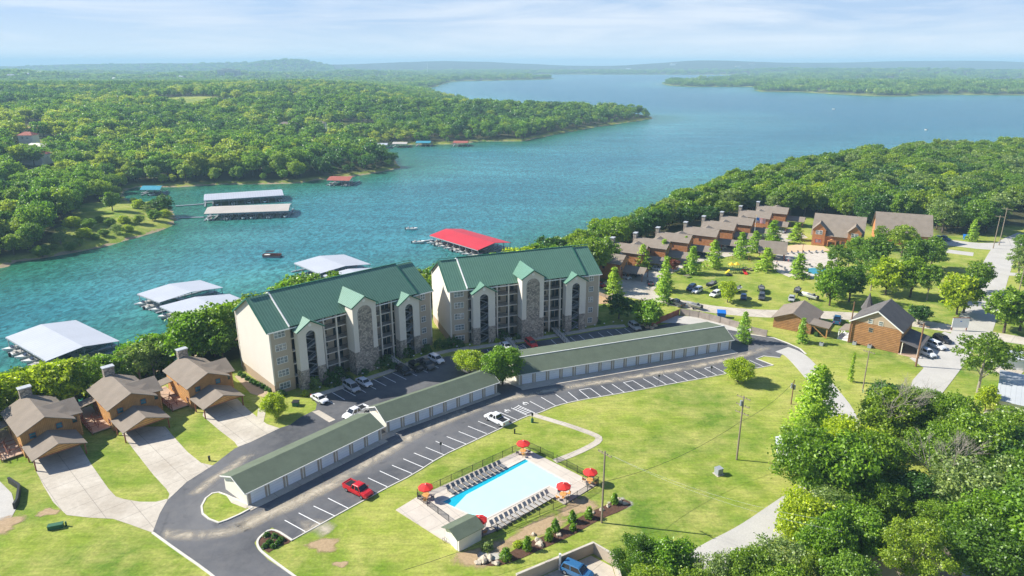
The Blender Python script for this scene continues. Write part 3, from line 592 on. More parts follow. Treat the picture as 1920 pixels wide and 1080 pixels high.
silt_band(smoothed([(900, 762), (985, 740), (1090, 722), (1200, 705), (1290, 690), (1390, 668), (1440, 650)], 1), 3.0, 0.028)
silt_band(smoothed([(360, 930), (390, 905), (430, 880), (470, 850)], 1), 2.6, 0.028); silt_band(smoothed([(620, 1000), (600, 985), (560, 990)], 1), 4.0, 0.028)

# painted lines: every pair is one line of a bay
def region(x0, y0, s, L): return [((x0+a/s, y0+b/s), (x0+c/s, y0+d/s)) for a, b, c, d in L]
lines = region(400, 740, 4, [(690, 1028, 535, 942), (803, 972, 640, 888), (910, 910, 752, 836), (1012, 853, 860, 777), (1115, 797, 985, 725), (1305, 692, 1160, 625), (1395, 640, 1248, 573), (1490, 592, 1340, 530), (1578, 547, 1425, 482), (1657, 500, 1505, 438), (1740, 456, 1593, 395), (1818, 415, 1668, 350), (1898, 372, 1750, 315)])
lines += region(860, 690, 6, [(205, 797, 0, 715), (315, 740, 105, 655), (425, 683, 220, 600), (655, 583, 460, 498), (770, 533, 590, 450), (860, 508, 668, 420), (970, 465, 800, 375), (1090, 425, 930, 330), (1225, 392, 1090, 297), (1350, 368, 1230, 270), (1478, 347, 1355, 248), (1355, 248, 1478, 228), (1608, 325, 1478, 228), (1745, 300, 1600, 200), (1865, 275, 1725, 182)])
lines += region(1180, 560, 6, [(60, 1030, -70, 940), (-70, 945, 40, 922), (180, 1010, 35, 920), (297, 985, 153, 900), (420, 968, 267, 878), (545, 950, 383, 857), (660, 925, 510, 838), (770, 905, 620, 817), (882, 885, 725, 800), (990, 865, 845, 785), (845, 785, 945, 765), (1085, 840, 945, 765), (1190, 820, 1060, 745), (1305, 802, 1180, 742), (1415, 785, 1290, 730), (1515, 768, 1350, 692)])
lines += region(560, 640, 6, [(400, 707, 315, 655), (520, 660, 375, 575), (640, 615, 495, 537), (755, 577, 640, 510), (870, 540, 740, 470), (985, 503, 835, 425), (1095, 465, 950, 393), (1210, 430, 1055, 355), (1330, 390, 1190, 320), (1450, 350, 1320, 290), (1575, 300, 1440, 235)])
lines += region(900, 560, 6, [(885, 537, 800, 462), (985, 517, 910, 450), (1100, 500, 1015, 433), (1205, 485, 1115, 412), (1305, 467, 1225, 400), (1412, 447, 1330, 383), (1512, 430, 1430, 367), (1617, 413, 1525, 345), (1722, 400, 1625, 333), (490, 600, 415, 527), (555, 590, 480, 515), (110, 610, 80, 575), (680, 565, 600, 500)])
lm = MB()
for a, b in lines:
    if (a[0]-672)**2+(a[1]-935)**2 < 100: continue
    lm.strip([tuple(p) for p in GP([a, b])], 0.14, 0.030, 0.034)
def hatch(q, n):
    A, B, Cc, Dd = [G(*p) for p in q]                 # A-B one side, D-C the other
    for i in range(1, n): t = i/n; u = (i+0.6)/n; lm.strip([tuple(A.lerp(B, t)), tuple(Dd.lerp(Cc, min(u, 1)))], 0.16, 0.030, 0.0345)
hatch([(988, 778), (958, 765), (971, 760), (1003, 775)], 7); hatch([(982, 660), (969, 648), (980, 646), (992, 658)], 5)
for c, (px, py) in enumerate([(951, 771), (985, 757), (967, 661), (1023, 652)]):       # wheelchair marks
    p = G(px, py); T = Matrix.Translation((p.x, p.y, 0)) @ Matrix.Rotation(R(35), 4, 'Z')
    for k in range(10):
        a0, a1 = 2*math.pi*k/13, 2*math.pi*(k+1)/13
        lm.add([(0.55*math.cos(a0), 0.55*math.sin(a0), 0.033), (0.55*math.cos(a1), 0.55*math.sin(a1), 0.033), (0.40*math.cos(a1), 0.40*math.sin(a1), 0.033), (0.40*math.cos(a0), 0.40*math.sin(a0), 0.033)], [(0, 1, 2, 3)] if True else [], T)
    lm.box(-0.08, 0.08, 0.1, 0.9, 0.031, 0.0335, T); lm.box(-0.08, 0.6, 0.25, 0.38, 0.031, 0.034, T); lm.box(0.48, 0.60, -0.45, 0.24, 0.031, 0.0335, T)
lm.build('parking_lines', MT['paint'])['kind'] = 'structure'

# ------------------------------------------------------------------ trees
def leaf_mesh(name, cen, nrm, size, mats, extra=None, aspect=0.62):
    """cen: leaf centres, nrm: directions, size: widths -> one mesh of small pointed leaf sprays; extra: MB with the wood"""
    n = len(cen); a = rng.normal(size=(n, 3)); t = np.cross(nrm, a); t /= np.linalg.norm(t, axis=1, keepdims=True)+1e-9; b = np.cross(nrm, t); b /= np.linalg.norm(b, axis=1, keepdims=True)+1e-9
    s = size[:, None]; bend = nrm*s*0.18
    P = np.stack([cen-t*s*0.6-bend, cen-b*s*aspect*0.6+bend*0.6, cen+t*s*0.6-bend, cen+b*s*aspect*0.6+bend*0.6], 1).reshape(-1, 3)
    F = np.arange(4*n).reshape(n, 4)
    vs, q = P, F.ravel(); ls = np.arange(0, 4*n, 4); mi = np.zeros(n, np.int32)
    me = bpy.data.meshes.new(name)
    if extra is not None:
        ev = np.array(extra.v); vs = np.concatenate([P, ev]); ef = extra.f; lens = np.array([len(f) for f in ef]); eq = np.concatenate([np.array(f) for f in ef])+len(P)
        ls = np.concatenate([ls, q.size+np.concatenate([[0], np.cumsum(lens)[:-1]])]); q = np.concatenate([q, eq]); mi = np.concatenate([mi, np.ones(len(ef), np.int32)])
    me.vertices.add(len(vs)); me.vertices.foreach_set('co', vs.ravel()); me.loops.add(len(q)); me.loops.foreach_set('vertex_index', q.astype(np.int32))
    me.polygons.add(len(ls)); me.polygons.foreach_set('loop_start', ls.astype(np.int32))
    for m in mats: me.materials.append(m)
    me.polygons.foreach_set('material_index', mi); me.update(calc_edges=True); me.validate(); return me
def unit(a): return a/(np.linalg.norm(a, axis=-1, keepdims=True)+1e-9)
def lobes_round(H, Rr, z0, n, seed, flat=0.85):
    r = np.random.default_rng(seed); L = []
    cz = (z0+H)/2; rz = (H-z0)/2
    for i in range(n):
        a = i*2.4+r.uniform(-.4, .4); u = 1-2*(i+0.5)/n; u = np.clip(u+r.uniform(-.15, .15), -0.85, 1); w = math.sqrt(1-u*u)
        k = r.uniform(0.48, 0.84); rad = r.uniform(0.24, 0.44)*Rr
        L.append((math.cos(a)*w*Rr*k*1.05, math.sin(a)*w*Rr*k*1.05, cz+u*(rz-rad*flat)*0.95, rad))
    L.append((0, 0, cz, Rr*0.42)); L.append((r.uniform(-.1, .1)*Rr, 0, cz+rz*0.45, Rr*0.38)); return L
def crown_pts(L, tufts, per, spread, seed, up=0.25, flat=0.85):
    r = np.random.default_rng(seed); L = np.array(L); w = L[:, 3]**2; idx = r.choice(len(L), tufts, p=w/w.sum())
    d = unit(r.normal(size=(tufts, 3))+np.array([0, 0, up])); c = L[idx, :3]+d*L[idx, 3:4]*r.uniform(0.72, 1.10, (tufts, 1))*np.array([1, 1, flat])
    # drop tufts buried in another lobe
    dist = np.linalg.norm((c[:, None, :]-L[None, :, :3])/np.array([1, 1, flat]), axis=2)/L[None, :, 3]; keep = dist.min(1) > 0.62; c, d = c[keep], d[keep]
    m = len(c); o = r.normal(size=(m, per, 3))*spread*np.array([1, 1, 0.55]); cen = (c[:, None]+o).reshape(-1, 3)
    nn = unit(np.repeat(d, per, 0)*0.55+np.array([0, 0, 0.45])+r.normal(size=(m*per, 3))*0.75); return cen, nn
def wood(H, Rr, z0, seed, L=None, tr=0.028, n=7, limbs=7):
    r = np.random.default_rng(seed); m = MB(); k = H*tr; top = z0+(H-z0)*0.45; bx, by = r.uniform(-.2, .2, 2)
    m.cyl((0, 0, -0.4), (bx*.4, by*.4, z0*0.55), k*1.25, k*0.95, n); m.cyl((bx*.4, by*.4, z0*0.55), (bx, by, top), k*0.95, k*0.5, n, False)
    if L is not None:
        for i in range(min(limbs, len(L))):
            c = L[(i*2) % len(L)]; s = Vector((bx*.7, by*.7, z0*(0.75+0.12*i/limbs)+(top-z0)*0.4*i/limbs)); e = Vector(c[:3]); mid = s.lerp(e, 0.5)+Vector((0, 0, -0.04*H))
            m.cyl(s, mid, k*0.42, k*0.26, 5, False); m.cyl(mid, e, k*0.26, k*0.08, 5, False)
    return m
PROTO = {}
def proto(kind, lod, i):
    key = (kind, lod, i)
    if key in PROTO: return PROTO[key]
    s = hash(key) % 9973 if False else (i*37+{'hi': 1, 'mid': 2, 'low': 3}[lod]*101+sum(map(ord, kind)))
    dens = {'hi': 1.7, 'mid': 0.5, 'low': 0.13}[lod]; ls = {'hi': 0.74, 'mid': 1.2, 'low': 2.2}[lod]
    mat = {'oak': 'leaf', 'oakfar': 'leaf_far', 'farpale': 'leaf_far_pale', 'fardark': 'leaf_far_dark', 'lime': 'leaf_lime', 'fresh': 'leaf_bright', 'dark': 'leaf_dark', 'pale': 'leaf_pale', 'cypress': 'leaf_needle', 'young': 'leaf_needle', 'airy': 'leaf', 'redtree': 'leaf_red', 'tall': 'leaf'}[kind]
    if kind in ('oak', 'oakfar', 'farpale', 'fardark', 'fresh', 'dark', 'pale', 'lime', 'redtree', 'tall'):
        H, Rr, z0 = {'lime': (10, 4.6, 1.0), 'fresh': (10, 4.4, 1.2), 'dark': (10, 4.8, 1.6), 'tall': (14, 3.9, 3.0)}.get(kind, (12, 4.9, 2.2+0.5*(i % 3)))
        L = lobes_round(H, Rr, z0, 15+3*(i % 3), s); n = int(560*dens/(2.2 if kind == 'pale' else 1))
        cen, nn = crown_pts(L, n, 16 if lod != 'low' else 9, 0.42 if lod != 'low' else 0.6, s)
        sz = rng.uniform(0.30, 0.62, len(cen))*ls; tr = 0.026
    elif kind == 'airy':
        H, Rr, z0 = 15, 6.2, 3.5; L = lobes_round(H, Rr, z0, 22, s); L = [(a, b, c, d*0.60) for a, b, c, d in L]
        cen, nn = crown_pts(L, int(520*dens), 15, 0.38, s); sz = rng.uniform(0.26, 0.52, len(cen))*ls; tr = 0.02
    else:                                                    # cone of drooping feathery sprays
        H, Rr, z0 = (10, 3.3, 1.0) if kind == 'cypress' else (9, 2.7, 0.8); r = np.random.default_rng(s); L = None
        n = int(330*dens*1.3); t = r.uniform(0, 1, n)**1.25; a = (np.floor(r.uniform(0, 19, n))*2.4+t*5)+r.normal(size=n)*0.22; rr = (1-t)**0.62*Rr*r.uniform(0.25, 1.05, n)*(0.82+0.18*np.sin(t*38))
        c = np.stack([np.cos(a)*rr, np.sin(a)*rr, z0+t*(H-z0)-rr*0.18], 1); o = r.normal(size=(n, 12, 3))*np.array([0.26, 0.26, 0.15]); cen = (c[:, None]+o).reshape(-1, 3)
        nn = unit(np.repeat(np.stack([np.cos(a), np.sin(a), np.ones(n)], 1), 12, 0)+r.normal(size=(n*12, 3))*0.7); sz = rng.uniform(0.2, 0.42, len(cen))*ls; tr = 0.013
    crown = leaf_mesh('crown', cen, nn, sz, [MT[mat]])
    w = wood(H, Rr, z0, s, L, tr) if L is not None else MB().cyl((0, 0, -0.3), (0, 0, H*0.93), H*tr, 0.03, 6)
    tm = bpy.data.meshes.new('trunk'); tm.from_pydata(w.v, [], w.f); tm.materials.append(MT['bark_pale' if kind in ('pale', 'airy') else 'bark'])
    both = leaf_mesh('tree_mass', cen, nn, sz, [MT[mat], MT['bark']], extra=w) if lod != 'hi' else None
    PROTO[key] = (crown, tm, both, H, Rr); return PROTO[key]
NTREE = [0]
def tree(x, y, h, kind='oak', label='leafy green tree', cat='tree', group=None, name='leafy_tree', wide=1.0, z=None):
    d = math.hypot(x, y); lod = 'hi' if d < 150 else 'mid'; i = NTREE[0] % (4 if kind == 'oak' else 2); NTREE[0] += 1
    cr, tm, _, H, Rr = proto(kind, lod, i); k = h/H
    e = empty(name, (x, y, ground_z(x, y) if z is None else z), random.uniform(0, 6.28), label, cat, group); q_ = random.uniform(0.86, 1.16); e.scale = (k*wide*q_, k*wide*(2.02-q_), k)
    for nm, me in (('crown', cr), ('trunk', tm)): link(bpy.data.objects.new(nm, me), e)
    return e
def tree_px(px, py, h, kind='oak', label='', **kw):
    p = G(px, py); return tree(p.x, p.y, h, kind, label, **kw)

# single trees near the buildings, lanes and lawns
tree_px(942, 722, 9.3, 'fresh', 'round fresh green tree standing in the gap between two garage blocks', wide=0.95)
tree_px(882, 699, 5.6, 'lime', 'low spreading lime yellow tree on the island beside the round green tree', wide=1.25)
tree_px(517, 783, 5.6, 'lime', 'small lime green tree on the grass island beside the third driveway', wide=0.95)
tree_px(1384, 716, 5.8, 'lime', 'small lime green tree by the parking bays at the edge of the large lawn', wide=1.15)
tree_px(1212, 612, 7.5, 'fresh', 'broad rounded green tree at the far end of the upper car park', wide=1.35)
tree_px(1160, 598, 7.2, 'dark', 'dark green tree in shade beside the right apartment block', wide=1.15)
tree_px(1833, 737, 15, 'airy', 'tall airy tree with loose branches beside the gravel yard', wide=0.95)
tree_px(1846, 772, 6.2, 'lime', 'small bright lime tree near the grey metal roof', wide=0.6)
tree_px(1722, 608, 5.5, 'dark', 'low dark rounded tree behind the large log house', wide=1.25)
tree_px(1393, 640, 8.0, 'cypress', 'feathery young conifer at the end of the long garage block', name='young_conifer')
tree_px(1502, 642, 6.5, 'young', 'thin feathery conifer in front of the log workshop', name='young_conifer')
tree_px(1520, 830, 15.5, 'cypress', 'tall feathery conifer rising at the near edge of the concrete lane', name='young_conifer', wide=1.25)
tree_px(1594, 716, 7.0, 'young', 'thin bare leaning sapling on the lawn beside the street light', name='sapling', wide=0.35)
for i, (px, py, h, k, w, lb) in enumerate([
    (1150, 548, 8, 'young', 1.1, 'young conifer beside the carport of the nearest red log cabin'), (1153, 512, 8.5, 'cypress', 0.9, 'conifer rising between the first and second red log cabins'),
    (1204, 506, 9.0, 'cypress', 0.9, 'conifer standing before the second red log cabin'), (1243, 492, 8.5, 'cypress', 0.9, 'conifer standing before the third red log cabin'),
    (1246, 545, 11.0, 'young', 1.0, 'tall narrow conifer at the corner of the village court'), (1244, 568, 8.0, 'cypress', 0.9, 'conifer beside the broad round tree by the lane'),
    (1284, 480, 7.5, 'cypress', 0.8, 'conifer before the fourth red log cabin'), (1297, 513, 9.5, 'cypress', 1.0, 'full green conifer on the lawn left of the playground'),
    (1337, 503, 10, 'cypress', 0.9, 'slim conifer on the lawn edge behind the playground'), (1388, 483, 9.5, 'cypress', 1.0, 'conifer on the lawn near the flagpole'),
    (1414, 472, 8.0, 'cypress', 1.1, 'conifer between the flagpole and the picnic pavilion'), (1448, 455, 9, 'cypress', 1.2, 'conifer in front of the carport of the farthest cabin'),
    (1364, 567, 7.0, 'lime', 0.65, 'bright young tree between the white cars on the grass'), (1435, 508, 8.0, 'young', 1.2, 'thin conifer by the corner of the picnic pavilion'),
    (1492, 450, 7.0, 'young', 1.3, 'pale conifer between the lodge and the cabins'), (1497, 520, 8.0, 'young', 1.2, 'pale thin tree beside the pool terrace')]):
    tree_px(px, py, h, k, lb, group='young trees planted through the cabin village', name='young_conifer' if k != 'lime' else 'leafy_tree', wide=w*(1.35 if px != 1246 else 1.0))
tree_px(1262, 512, 5.0, 'redtree', 'small red leaved tree beside the village court', wide=0.9, name='red_leaved_tree')
oaks = [(1549, 556, 12, 'oak', 'left edge of the oak group, beside the pool terrace'), (1555, 573, 12, 'fresh', 'oak group, standing nearest the log workshop'), (1592, 566, 12, 'oak', 'oak group, above the pointed turret'),
        (1618, 530, 13, 'oak', 'oak group, in front of the lodge porch'), (1660, 553, 12, 'lime', 'oak group, yellowish crown above the shaded grass'), (1706, 557, 13, 'oak', 'oak group, with a dark trunk over the shaded grass'),
        (1737, 563, 12, 'oak', 'oak group, beside a slim pale pole'), (1794, 590, 12.5, 'lime', 'oak group, bright crown at the road side above the white board'), (1806, 587, 12, 'oak', 'oak group, darker crown at the road side'),
        (1670, 520, 13, 'oak', 'oak group, in the middle of the lawn'), (1640, 500, 12, 'dark', 'oak group, before the second lodge'), (1715, 515, 13, 'oak', 'oak group, behind the yellow crown'), (1590, 500, 9.5, 'oak', 'oak group, before the lodge dormer'),
        (1690, 480, 12, 'dark', 'oak group, in front of the grey lodge roof'), (1745, 505, 12, 'oak', 'oak group, near the far gravel drive'), (1650, 468, 10, 'oak', 'oak group, against the second lodge wall'), (1830, 548, 10.5, 'oak', 'wide oak leaning over the gravel road')]
oaks += [(1603, 482, 8, 'fresh', 'oak group, between the lodge and the terrace'), (1625, 488, 12, 'oak', 'oak group, behind the turret side'), (1770, 530, 11, 'lime', 'oak group, left of the wide leaning oak'), (1685, 535, 12, 'fresh', 'oak group, fresh crown in the centre'), (1632, 545, 11, 'fresh', 'oak group, fresh crown behind the turret'), (1725, 450, 10, 'dark', 'oak group, at the corner of the second lodge'), (1662, 448, 10, 'dark', 'oak group, hugging the second lodge'), (1568, 520, 12, 'oak', 'oak group, over the village pool')]
oaks = [(a_, b_, c_, ('airy' if i_ % 3 == 0 else 'oak' if k_ == 'dark' else k_), l_) for i_, (a_, b_, c_, k_, l_) in enumerate(oaks) if (a_, b_) not in ((1670, 520), (1685, 535), (1625, 488), (1770, 530))]
for px, py, h, k, lb in oaks: tree_px(px, py, h, k, 'leafy tree of the ' + lb if lb.startswith('oak') else 'leafy tree at the ' + lb if lb.startswith('left') else lb, group='oaks on the village lawn', wide=0.9)
for px, py, h, k, lb in [(1882, 624, 13, 'oak', 'oak standing alone in the corner across the road junction'), (1912, 620, 12, 'oak', 'oak at the picture edge across the road junction'), (1935, 560, 11, 'oak', 'dark tree beside the road at the picture edge'),
                         (1908, 520, 11, 'pale', 'greyish tree leaning on the wires beside the road'), (1822, 452, 9, 'cypress', 'conifer on the green strip beside the far gravel drive'), (1918, 480, 9, 'oak', 'tree at the far bend of the gravel road')]:
    tree_px(px, py, h, k, lb)
for x_, y_, h_, k_, lb in [(-56, 178, 14.5, 'oak', 'tallest tree showing above the left apartment roof before the white dock'), (-61, 175, 13, 'fresh', 'tree left of the tallest one above the left apartment roof'), (-50, 184, 13, 'oak', 'tree right of the tallest one above the left apartment roof'),
                      (-71, 155, 14, 'oak', 'tall tree touching the left end wall of the left apartment block'), (-76, 151, 12.5, 'fresh', 'fresh green tree just left of the cream end wall'), (-80, 158, 13, 'oak', 'tall tree on the bank behind the third golden cabin'), (-66, 164, 13, 'oak', 'tree behind the rear corner of the left apartment block'), (-87, 149, 11, 'fresh', 'fresh green tree behind the chimney of the third golden cabin'),
                      (3, 212, 13, 'lime', 'yellowish tree crown above the right apartment roof before the red dock')]:
    tree(x_, y_, h_, k_, lb)
# the near wood at the lower right
NW = [(1498, 892, 11, 'oak'), (1575, 905, 12, 'lime'), (1612, 868, 13, 'fresh'), (1668, 850, 13, 'oak'), (1722, 845, 13, 'oak'), (1772, 862, 13, 'oak'), (1812, 905, 13, 'oak'), (1510, 945, 13, 'oak'), (1565, 960, 13.5, 'fresh'), (1625, 945, 13, 'oak'), (1690, 925, 13, 'fresh'),
      (1752, 925, 13.5, 'oak'), (1868, 905, 11, 'dark'), (1915, 900, 12, 'oak'), (1862, 985, 12, 'pale'), (1905, 1000, 13, 'oak'), (1795, 1000, 12.5, 'pale'), (1925, 1075, 14, 'oak'), (1870, 1085, 13, 'fresh'), (1500, 1035, 10, 'lime'), (1548, 1075, 10, 'fresh'),
      (1625, 1125, 11, 'oak'), (1700, 1110, 11.5, 'oak'), (1770, 1085, 12, 'oak'), (1822, 1075, 12, 'oak'), (1190, 1112, 9.5, 'oak'), (1245, 1118, 9.0, 'fresh'), (1330, 1145, 8.5, 'pale'), (1400, 1140, 9, 'oak'), (1460, 1130, 10, 'pale'), (1300, 1190, 9, 'oak'), (1580, 1180, 11, 'oak'), (1215, 1180, 9, 'oak'), (1500, 1150, 9.5, 'oak'), (1660, 830, 12, 'dark'), (1590, 905, 12, 'dark'), (1460, 1180, 9, 'oak'), (1545, 1010, 9, 'pale'), (1840, 1120, 11, 'oak'), (1712, 985, 9, 'dark'), (1920, 960, 12, 'dark'), (1888, 862, 10, 'oak'), (1922, 850, 11, 'oak'), (1852, 852, 8, 'dark'), (1650, 1000, 9, 'oak'), (1600, 1050, 9, 'fresh'), (1740, 1040, 9, 'oak')]
NW = [q for k_, q in enumerate(NW) if k_ not in (2, 10, 13, 21, 23, 35)]
ROWS = [(0, 885, 'upper edge row'), (885, 955, 'second row'), (955, 1040, 'middle row'), (1040, 1105, 'fourth row'), (1105, 2000, 'row cut by picture bottom')]
ORD = ['first', 'second', 'third', 'fourth', 'fifth', 'sixth', 'seventh', 'eighth', 'ninth', 'tenth', 'eleventh', 'twelfth']
for lo, hi, rn in ROWS:
    for n_, (px, py, h, k) in enumerate(sorted(q for q in NW if lo <= q[1] < hi)):
        kk = {'oak': 'green', 'fresh': 'fresh green', 'pale': 'silvery', 'lime': 'yellow green', 'dark': 'deep green'}[k]
        tree_px(px, py, h, k if (n_ % 2 or k != 'oak') else 'airy', '%s tree, %s from left in the near wood %s' % (kk, ORD[n_], rn), group='trees of the near lower right wood', wide=1.0 if n_ % 3 else 0.85)

def bare_tree(px, py, h, label):
    p = G(px, py); r = random.Random(int(px)); m = MB()
    def br(a, d, L, rad, n):
        b = a+d*L; m.cyl(tuple(a), tuple(b), rad, rad*.6, 5, False)
        if n:
            for _ in range(4): q = (d+Vector((r.uniform(-.8, .8), r.uniform(-.8, .8), r.uniform(-.1, .5)))).normalized(); br(a.lerp(b, r.uniform(.55, 1)), q, L*r.uniform(.55, .8), rad*.55, n-1)
    br(Vector((0, 0, 0)), Vector((0, 0, 1)), h*.45, .16, 4); e = empty('bare_tree', tuple(p), 0, label, 'tree'); m.build('branches', MT['bark_pale'], e)
bare_tree(1650, 855, 15.5, 'grey leafless treetop rising behind the upper edge of the near wood'); bare_tree(1757, 968, 15, 'grey leafless treetop in the middle of the near wood')
# woods: jittered grid over the woodland of both shores
def scatter(x0, x1, y0, y1, step, seed):
    r = np.random.default_rng(seed); xs, ys = np.meshgrid(np.arange(x0, x1, step), np.arange(y0, y1, step)); xs = xs.ravel()+r.uniform(-.42, .42, xs.size)*step; ys = ys.ravel()+r.uniform(-.42, .42, ys.size)*step
    return xs, ys
def pix(x, y, z):
    d = y*CT+(CAM_H-z)*ST; return 960+FPX*x/d, 540+FPX*((CAM_H-z)*CT-y*ST)/d
near_l = []
xs, ys = scatter(-260, 560, 60, 820, 6.6, 3); zz, dd = land(xs, ys); dm = seg_sd(xs, ys, LM); ww = seg_sd(xs, ys, WOOD)
px, py = pix(xs, ys, zz+8)
BLK = [(G(1745, 370), 9), (G(1655, 365), 7), (G(1870, 400), 9), (G(1905, 415), 10), (G(1640, 352), 6)]
ok = (dm > 3.5) & (ww > 1.5) & (px > -60) & (px < 2000) & (py < 1150)
for q, rr_ in BLK: ok &= np.hypot(xs-q.x, ys-q.y) > rr_
near_pts = np.stack([xs[ok], ys[ok], zz[ok]], 1); near_pts = near_pts[np.argsort(np.hypot(near_pts[:, 0], near_pts[:, 1]))]
NIND = 300-NTREE[0]
mass = []
for i, (x, y, z) in enumerate(near_pts):
    left = seg_sd(np.array([x]), np.array([y]), [(-300, 0), (-300, 300), (20, 240), (20, 100)])[0] > 0
    h = random.uniform(8, 15) if not left else (random.uniform(8.6, 11.5) if y < 205 else random.uniform(8, 11))
    if abs(x+24) < 9 and 176 < y < 205: h = 8
    if i < NIND:
        k = random.choice(['oak']*6+['fresh', 'dark', 'pale', 'lime'] if not left else ['oak']*4+['fresh']*3+['lime', 'pale'])
        if left: lb, gp = 'leafy tree in the belt between the white docks and the left log cabins' if y < 160 else 'leafy tree on the bank between the apartment blocks and the water', 'trees on the bank above the docks'
        else: lb, gp = 'leafy tree in the wood between the red log cabins and the lake', 'trees of the wood behind the red log cabins'
        tree(x, y, h, k, lb, group=gp+(' west' if left and y < 160 else ''), z=z)
    else: mass.append((x, y, z, h/12.0, random.choice([0, 1, 2, 3, 5] if vnoise(x, y, 45, 5) > 0.1 else [0, 2, 4, 4, 7]) if random.random() < .85 else random.choice([4, 6, 7, 7])))

# far shore woods
def far_add(x0, x1, y0, y1, step, seed, pmin, lods, sc, flat=1.0, inner=4, keep_p=1.0):
    xs, ys = scatter(x0, x1, y0, y1, step, seed); fr = np.abs(xs) < 0.80*ys+60; xs, ys = xs[fr], ys[fr]
    zz, dd = land(xs, ys); db = seg_sd(xs, ys, LM) < 0
    q = (dd > inner) & db & (seg_sd(xs, ys, clear_b) < 0) & (seg_sd(xs, ys, clear_far) < 0)
    for hx, hy, hr in FARCLEAR: q &= np.hypot(xs-hx, ys-hy) > hr
    if keep_p < 1: q &= np.random.default_rng(seed).uniform(size=len(xs)) < keep_p
    for x, y, z, e in zip(xs[q], ys[q], zz[q], dd[q]): 
        nv = float(vnoise(x, y, 90, 8))+random.uniform(-.5, .5); pk_ = random.choice(lods)
        if 4 <= pk_ <= 7 and nv > .45: pk_ = 13+random.randrange(2)
        elif 4 <= pk_ <= 7 and nv < -.5: pk_ = 15+random.randrange(2)
        elif 8 <= pk_ <= 11 and nv > .5: pk_ = 17
        elif 8 <= pk_ <= 11 and nv < -.55: pk_ = 18
        if float(vnoise(x, y, 120, 12)) > .64 and e > 40: continue
        far.append((x, y, z, sc*random.uniform(0.55, 1.35)*(0.75 if e < 14 else 1), pk_))
FH = [('red_roof_house', 52, 296, 22, 13, 'brickred'), ('house', 60, 240, 20, 12, 'brickred'), ('house', 46, 250, 12, 9, 'brickred'), ('house', 58, 264, 16, 10, 'offwhite'), ('house', 598, 238, 14, 9, 'shingle'), ('house', 548, 238, 12, 8, 'shingle'), ('house', 532, 226, 12, 7, 'shingle'), ('house', 215, 180, 20, 10, 'roof_grey'), ('house', 190, 184, 14, 9, 'roof_grey')]
FARCLEAR = []
for h in FH:
    p = G(h[1], h[2]+4, 2); FARCLEAR.append((p.x, p.y+5, h[3]*0.8+3)); FARCLEAR.append((p.x*0.965, p.y*0.965, h[3]*0.6+5)); FARCLEAR.append((p.x*0.93, p.y*0.93, h[3]*0.5+3))
far = []
far_add(-420, 120, 220, 520, 8.3, 21, 0, [8, 9, 10, 11, 8, 9, 10, 12], 1.12)
far_add(-1400, 500, 520, 900, 9.5, 22, 0, [4, 5, 6, 7], 1.0)
far_add(-2200, 900, 900, 1750, 12.5, 23, 0, [4, 5, 6, 7], 1.1)
far_add(-2800, 3400, 1750, 3000, 24, 24, 0, [0, 1, 2, 3], 1.0, inner=6, keep_p=0.85)
far_add(-5200, 5200, 3000, 6500, 52, 25, 0, [0, 1, 2, 3], 1.25, inner=8, keep_p=0.8)
PT = []
for k in range(4):                                            # wide low clumps for the woods kilometres away
    r = np.random.default_rng(50+k); L = [(r.uniform(-11, 11), r.uniform(-11, 11), r.uniform(5, 8.5), r.uniform(3.5, 5.5)) for _ in range(12)]
    cen, nn = crown_pts(L, 150, 5, 1.3, 60+k); PT.append(leaf_mesh('wood_clump', cen, nn, rng.uniform(1.5, 3.2, len(cen)), [MT['leaf_far']]))
for k in range(4): PT.append(proto('oakfar', 'low', k)[2])
for k in range(4): PT.append(proto('oakfar', 'mid', k)[2])
PT.append(proto('lime', 'mid', 0)[2])
PT += [proto('farpale', 'low', 0)[2], proto('farpale', 'low', 1)[2], proto('fardark', 'low', 0)[2], proto('fardark', 'low', 1)[2], proto('farpale', 'mid', 0)[2], proto('fardark', 'mid', 1)[2]]
NP = [proto('oak', 'mid', k)[2] for k in range(4)] + [proto('dark', 'mid', 0)[2], proto('fresh', 'mid', 0)[2], proto('lime', 'mid', 0)[2], proto('pale', 'mid', 0)[2]]
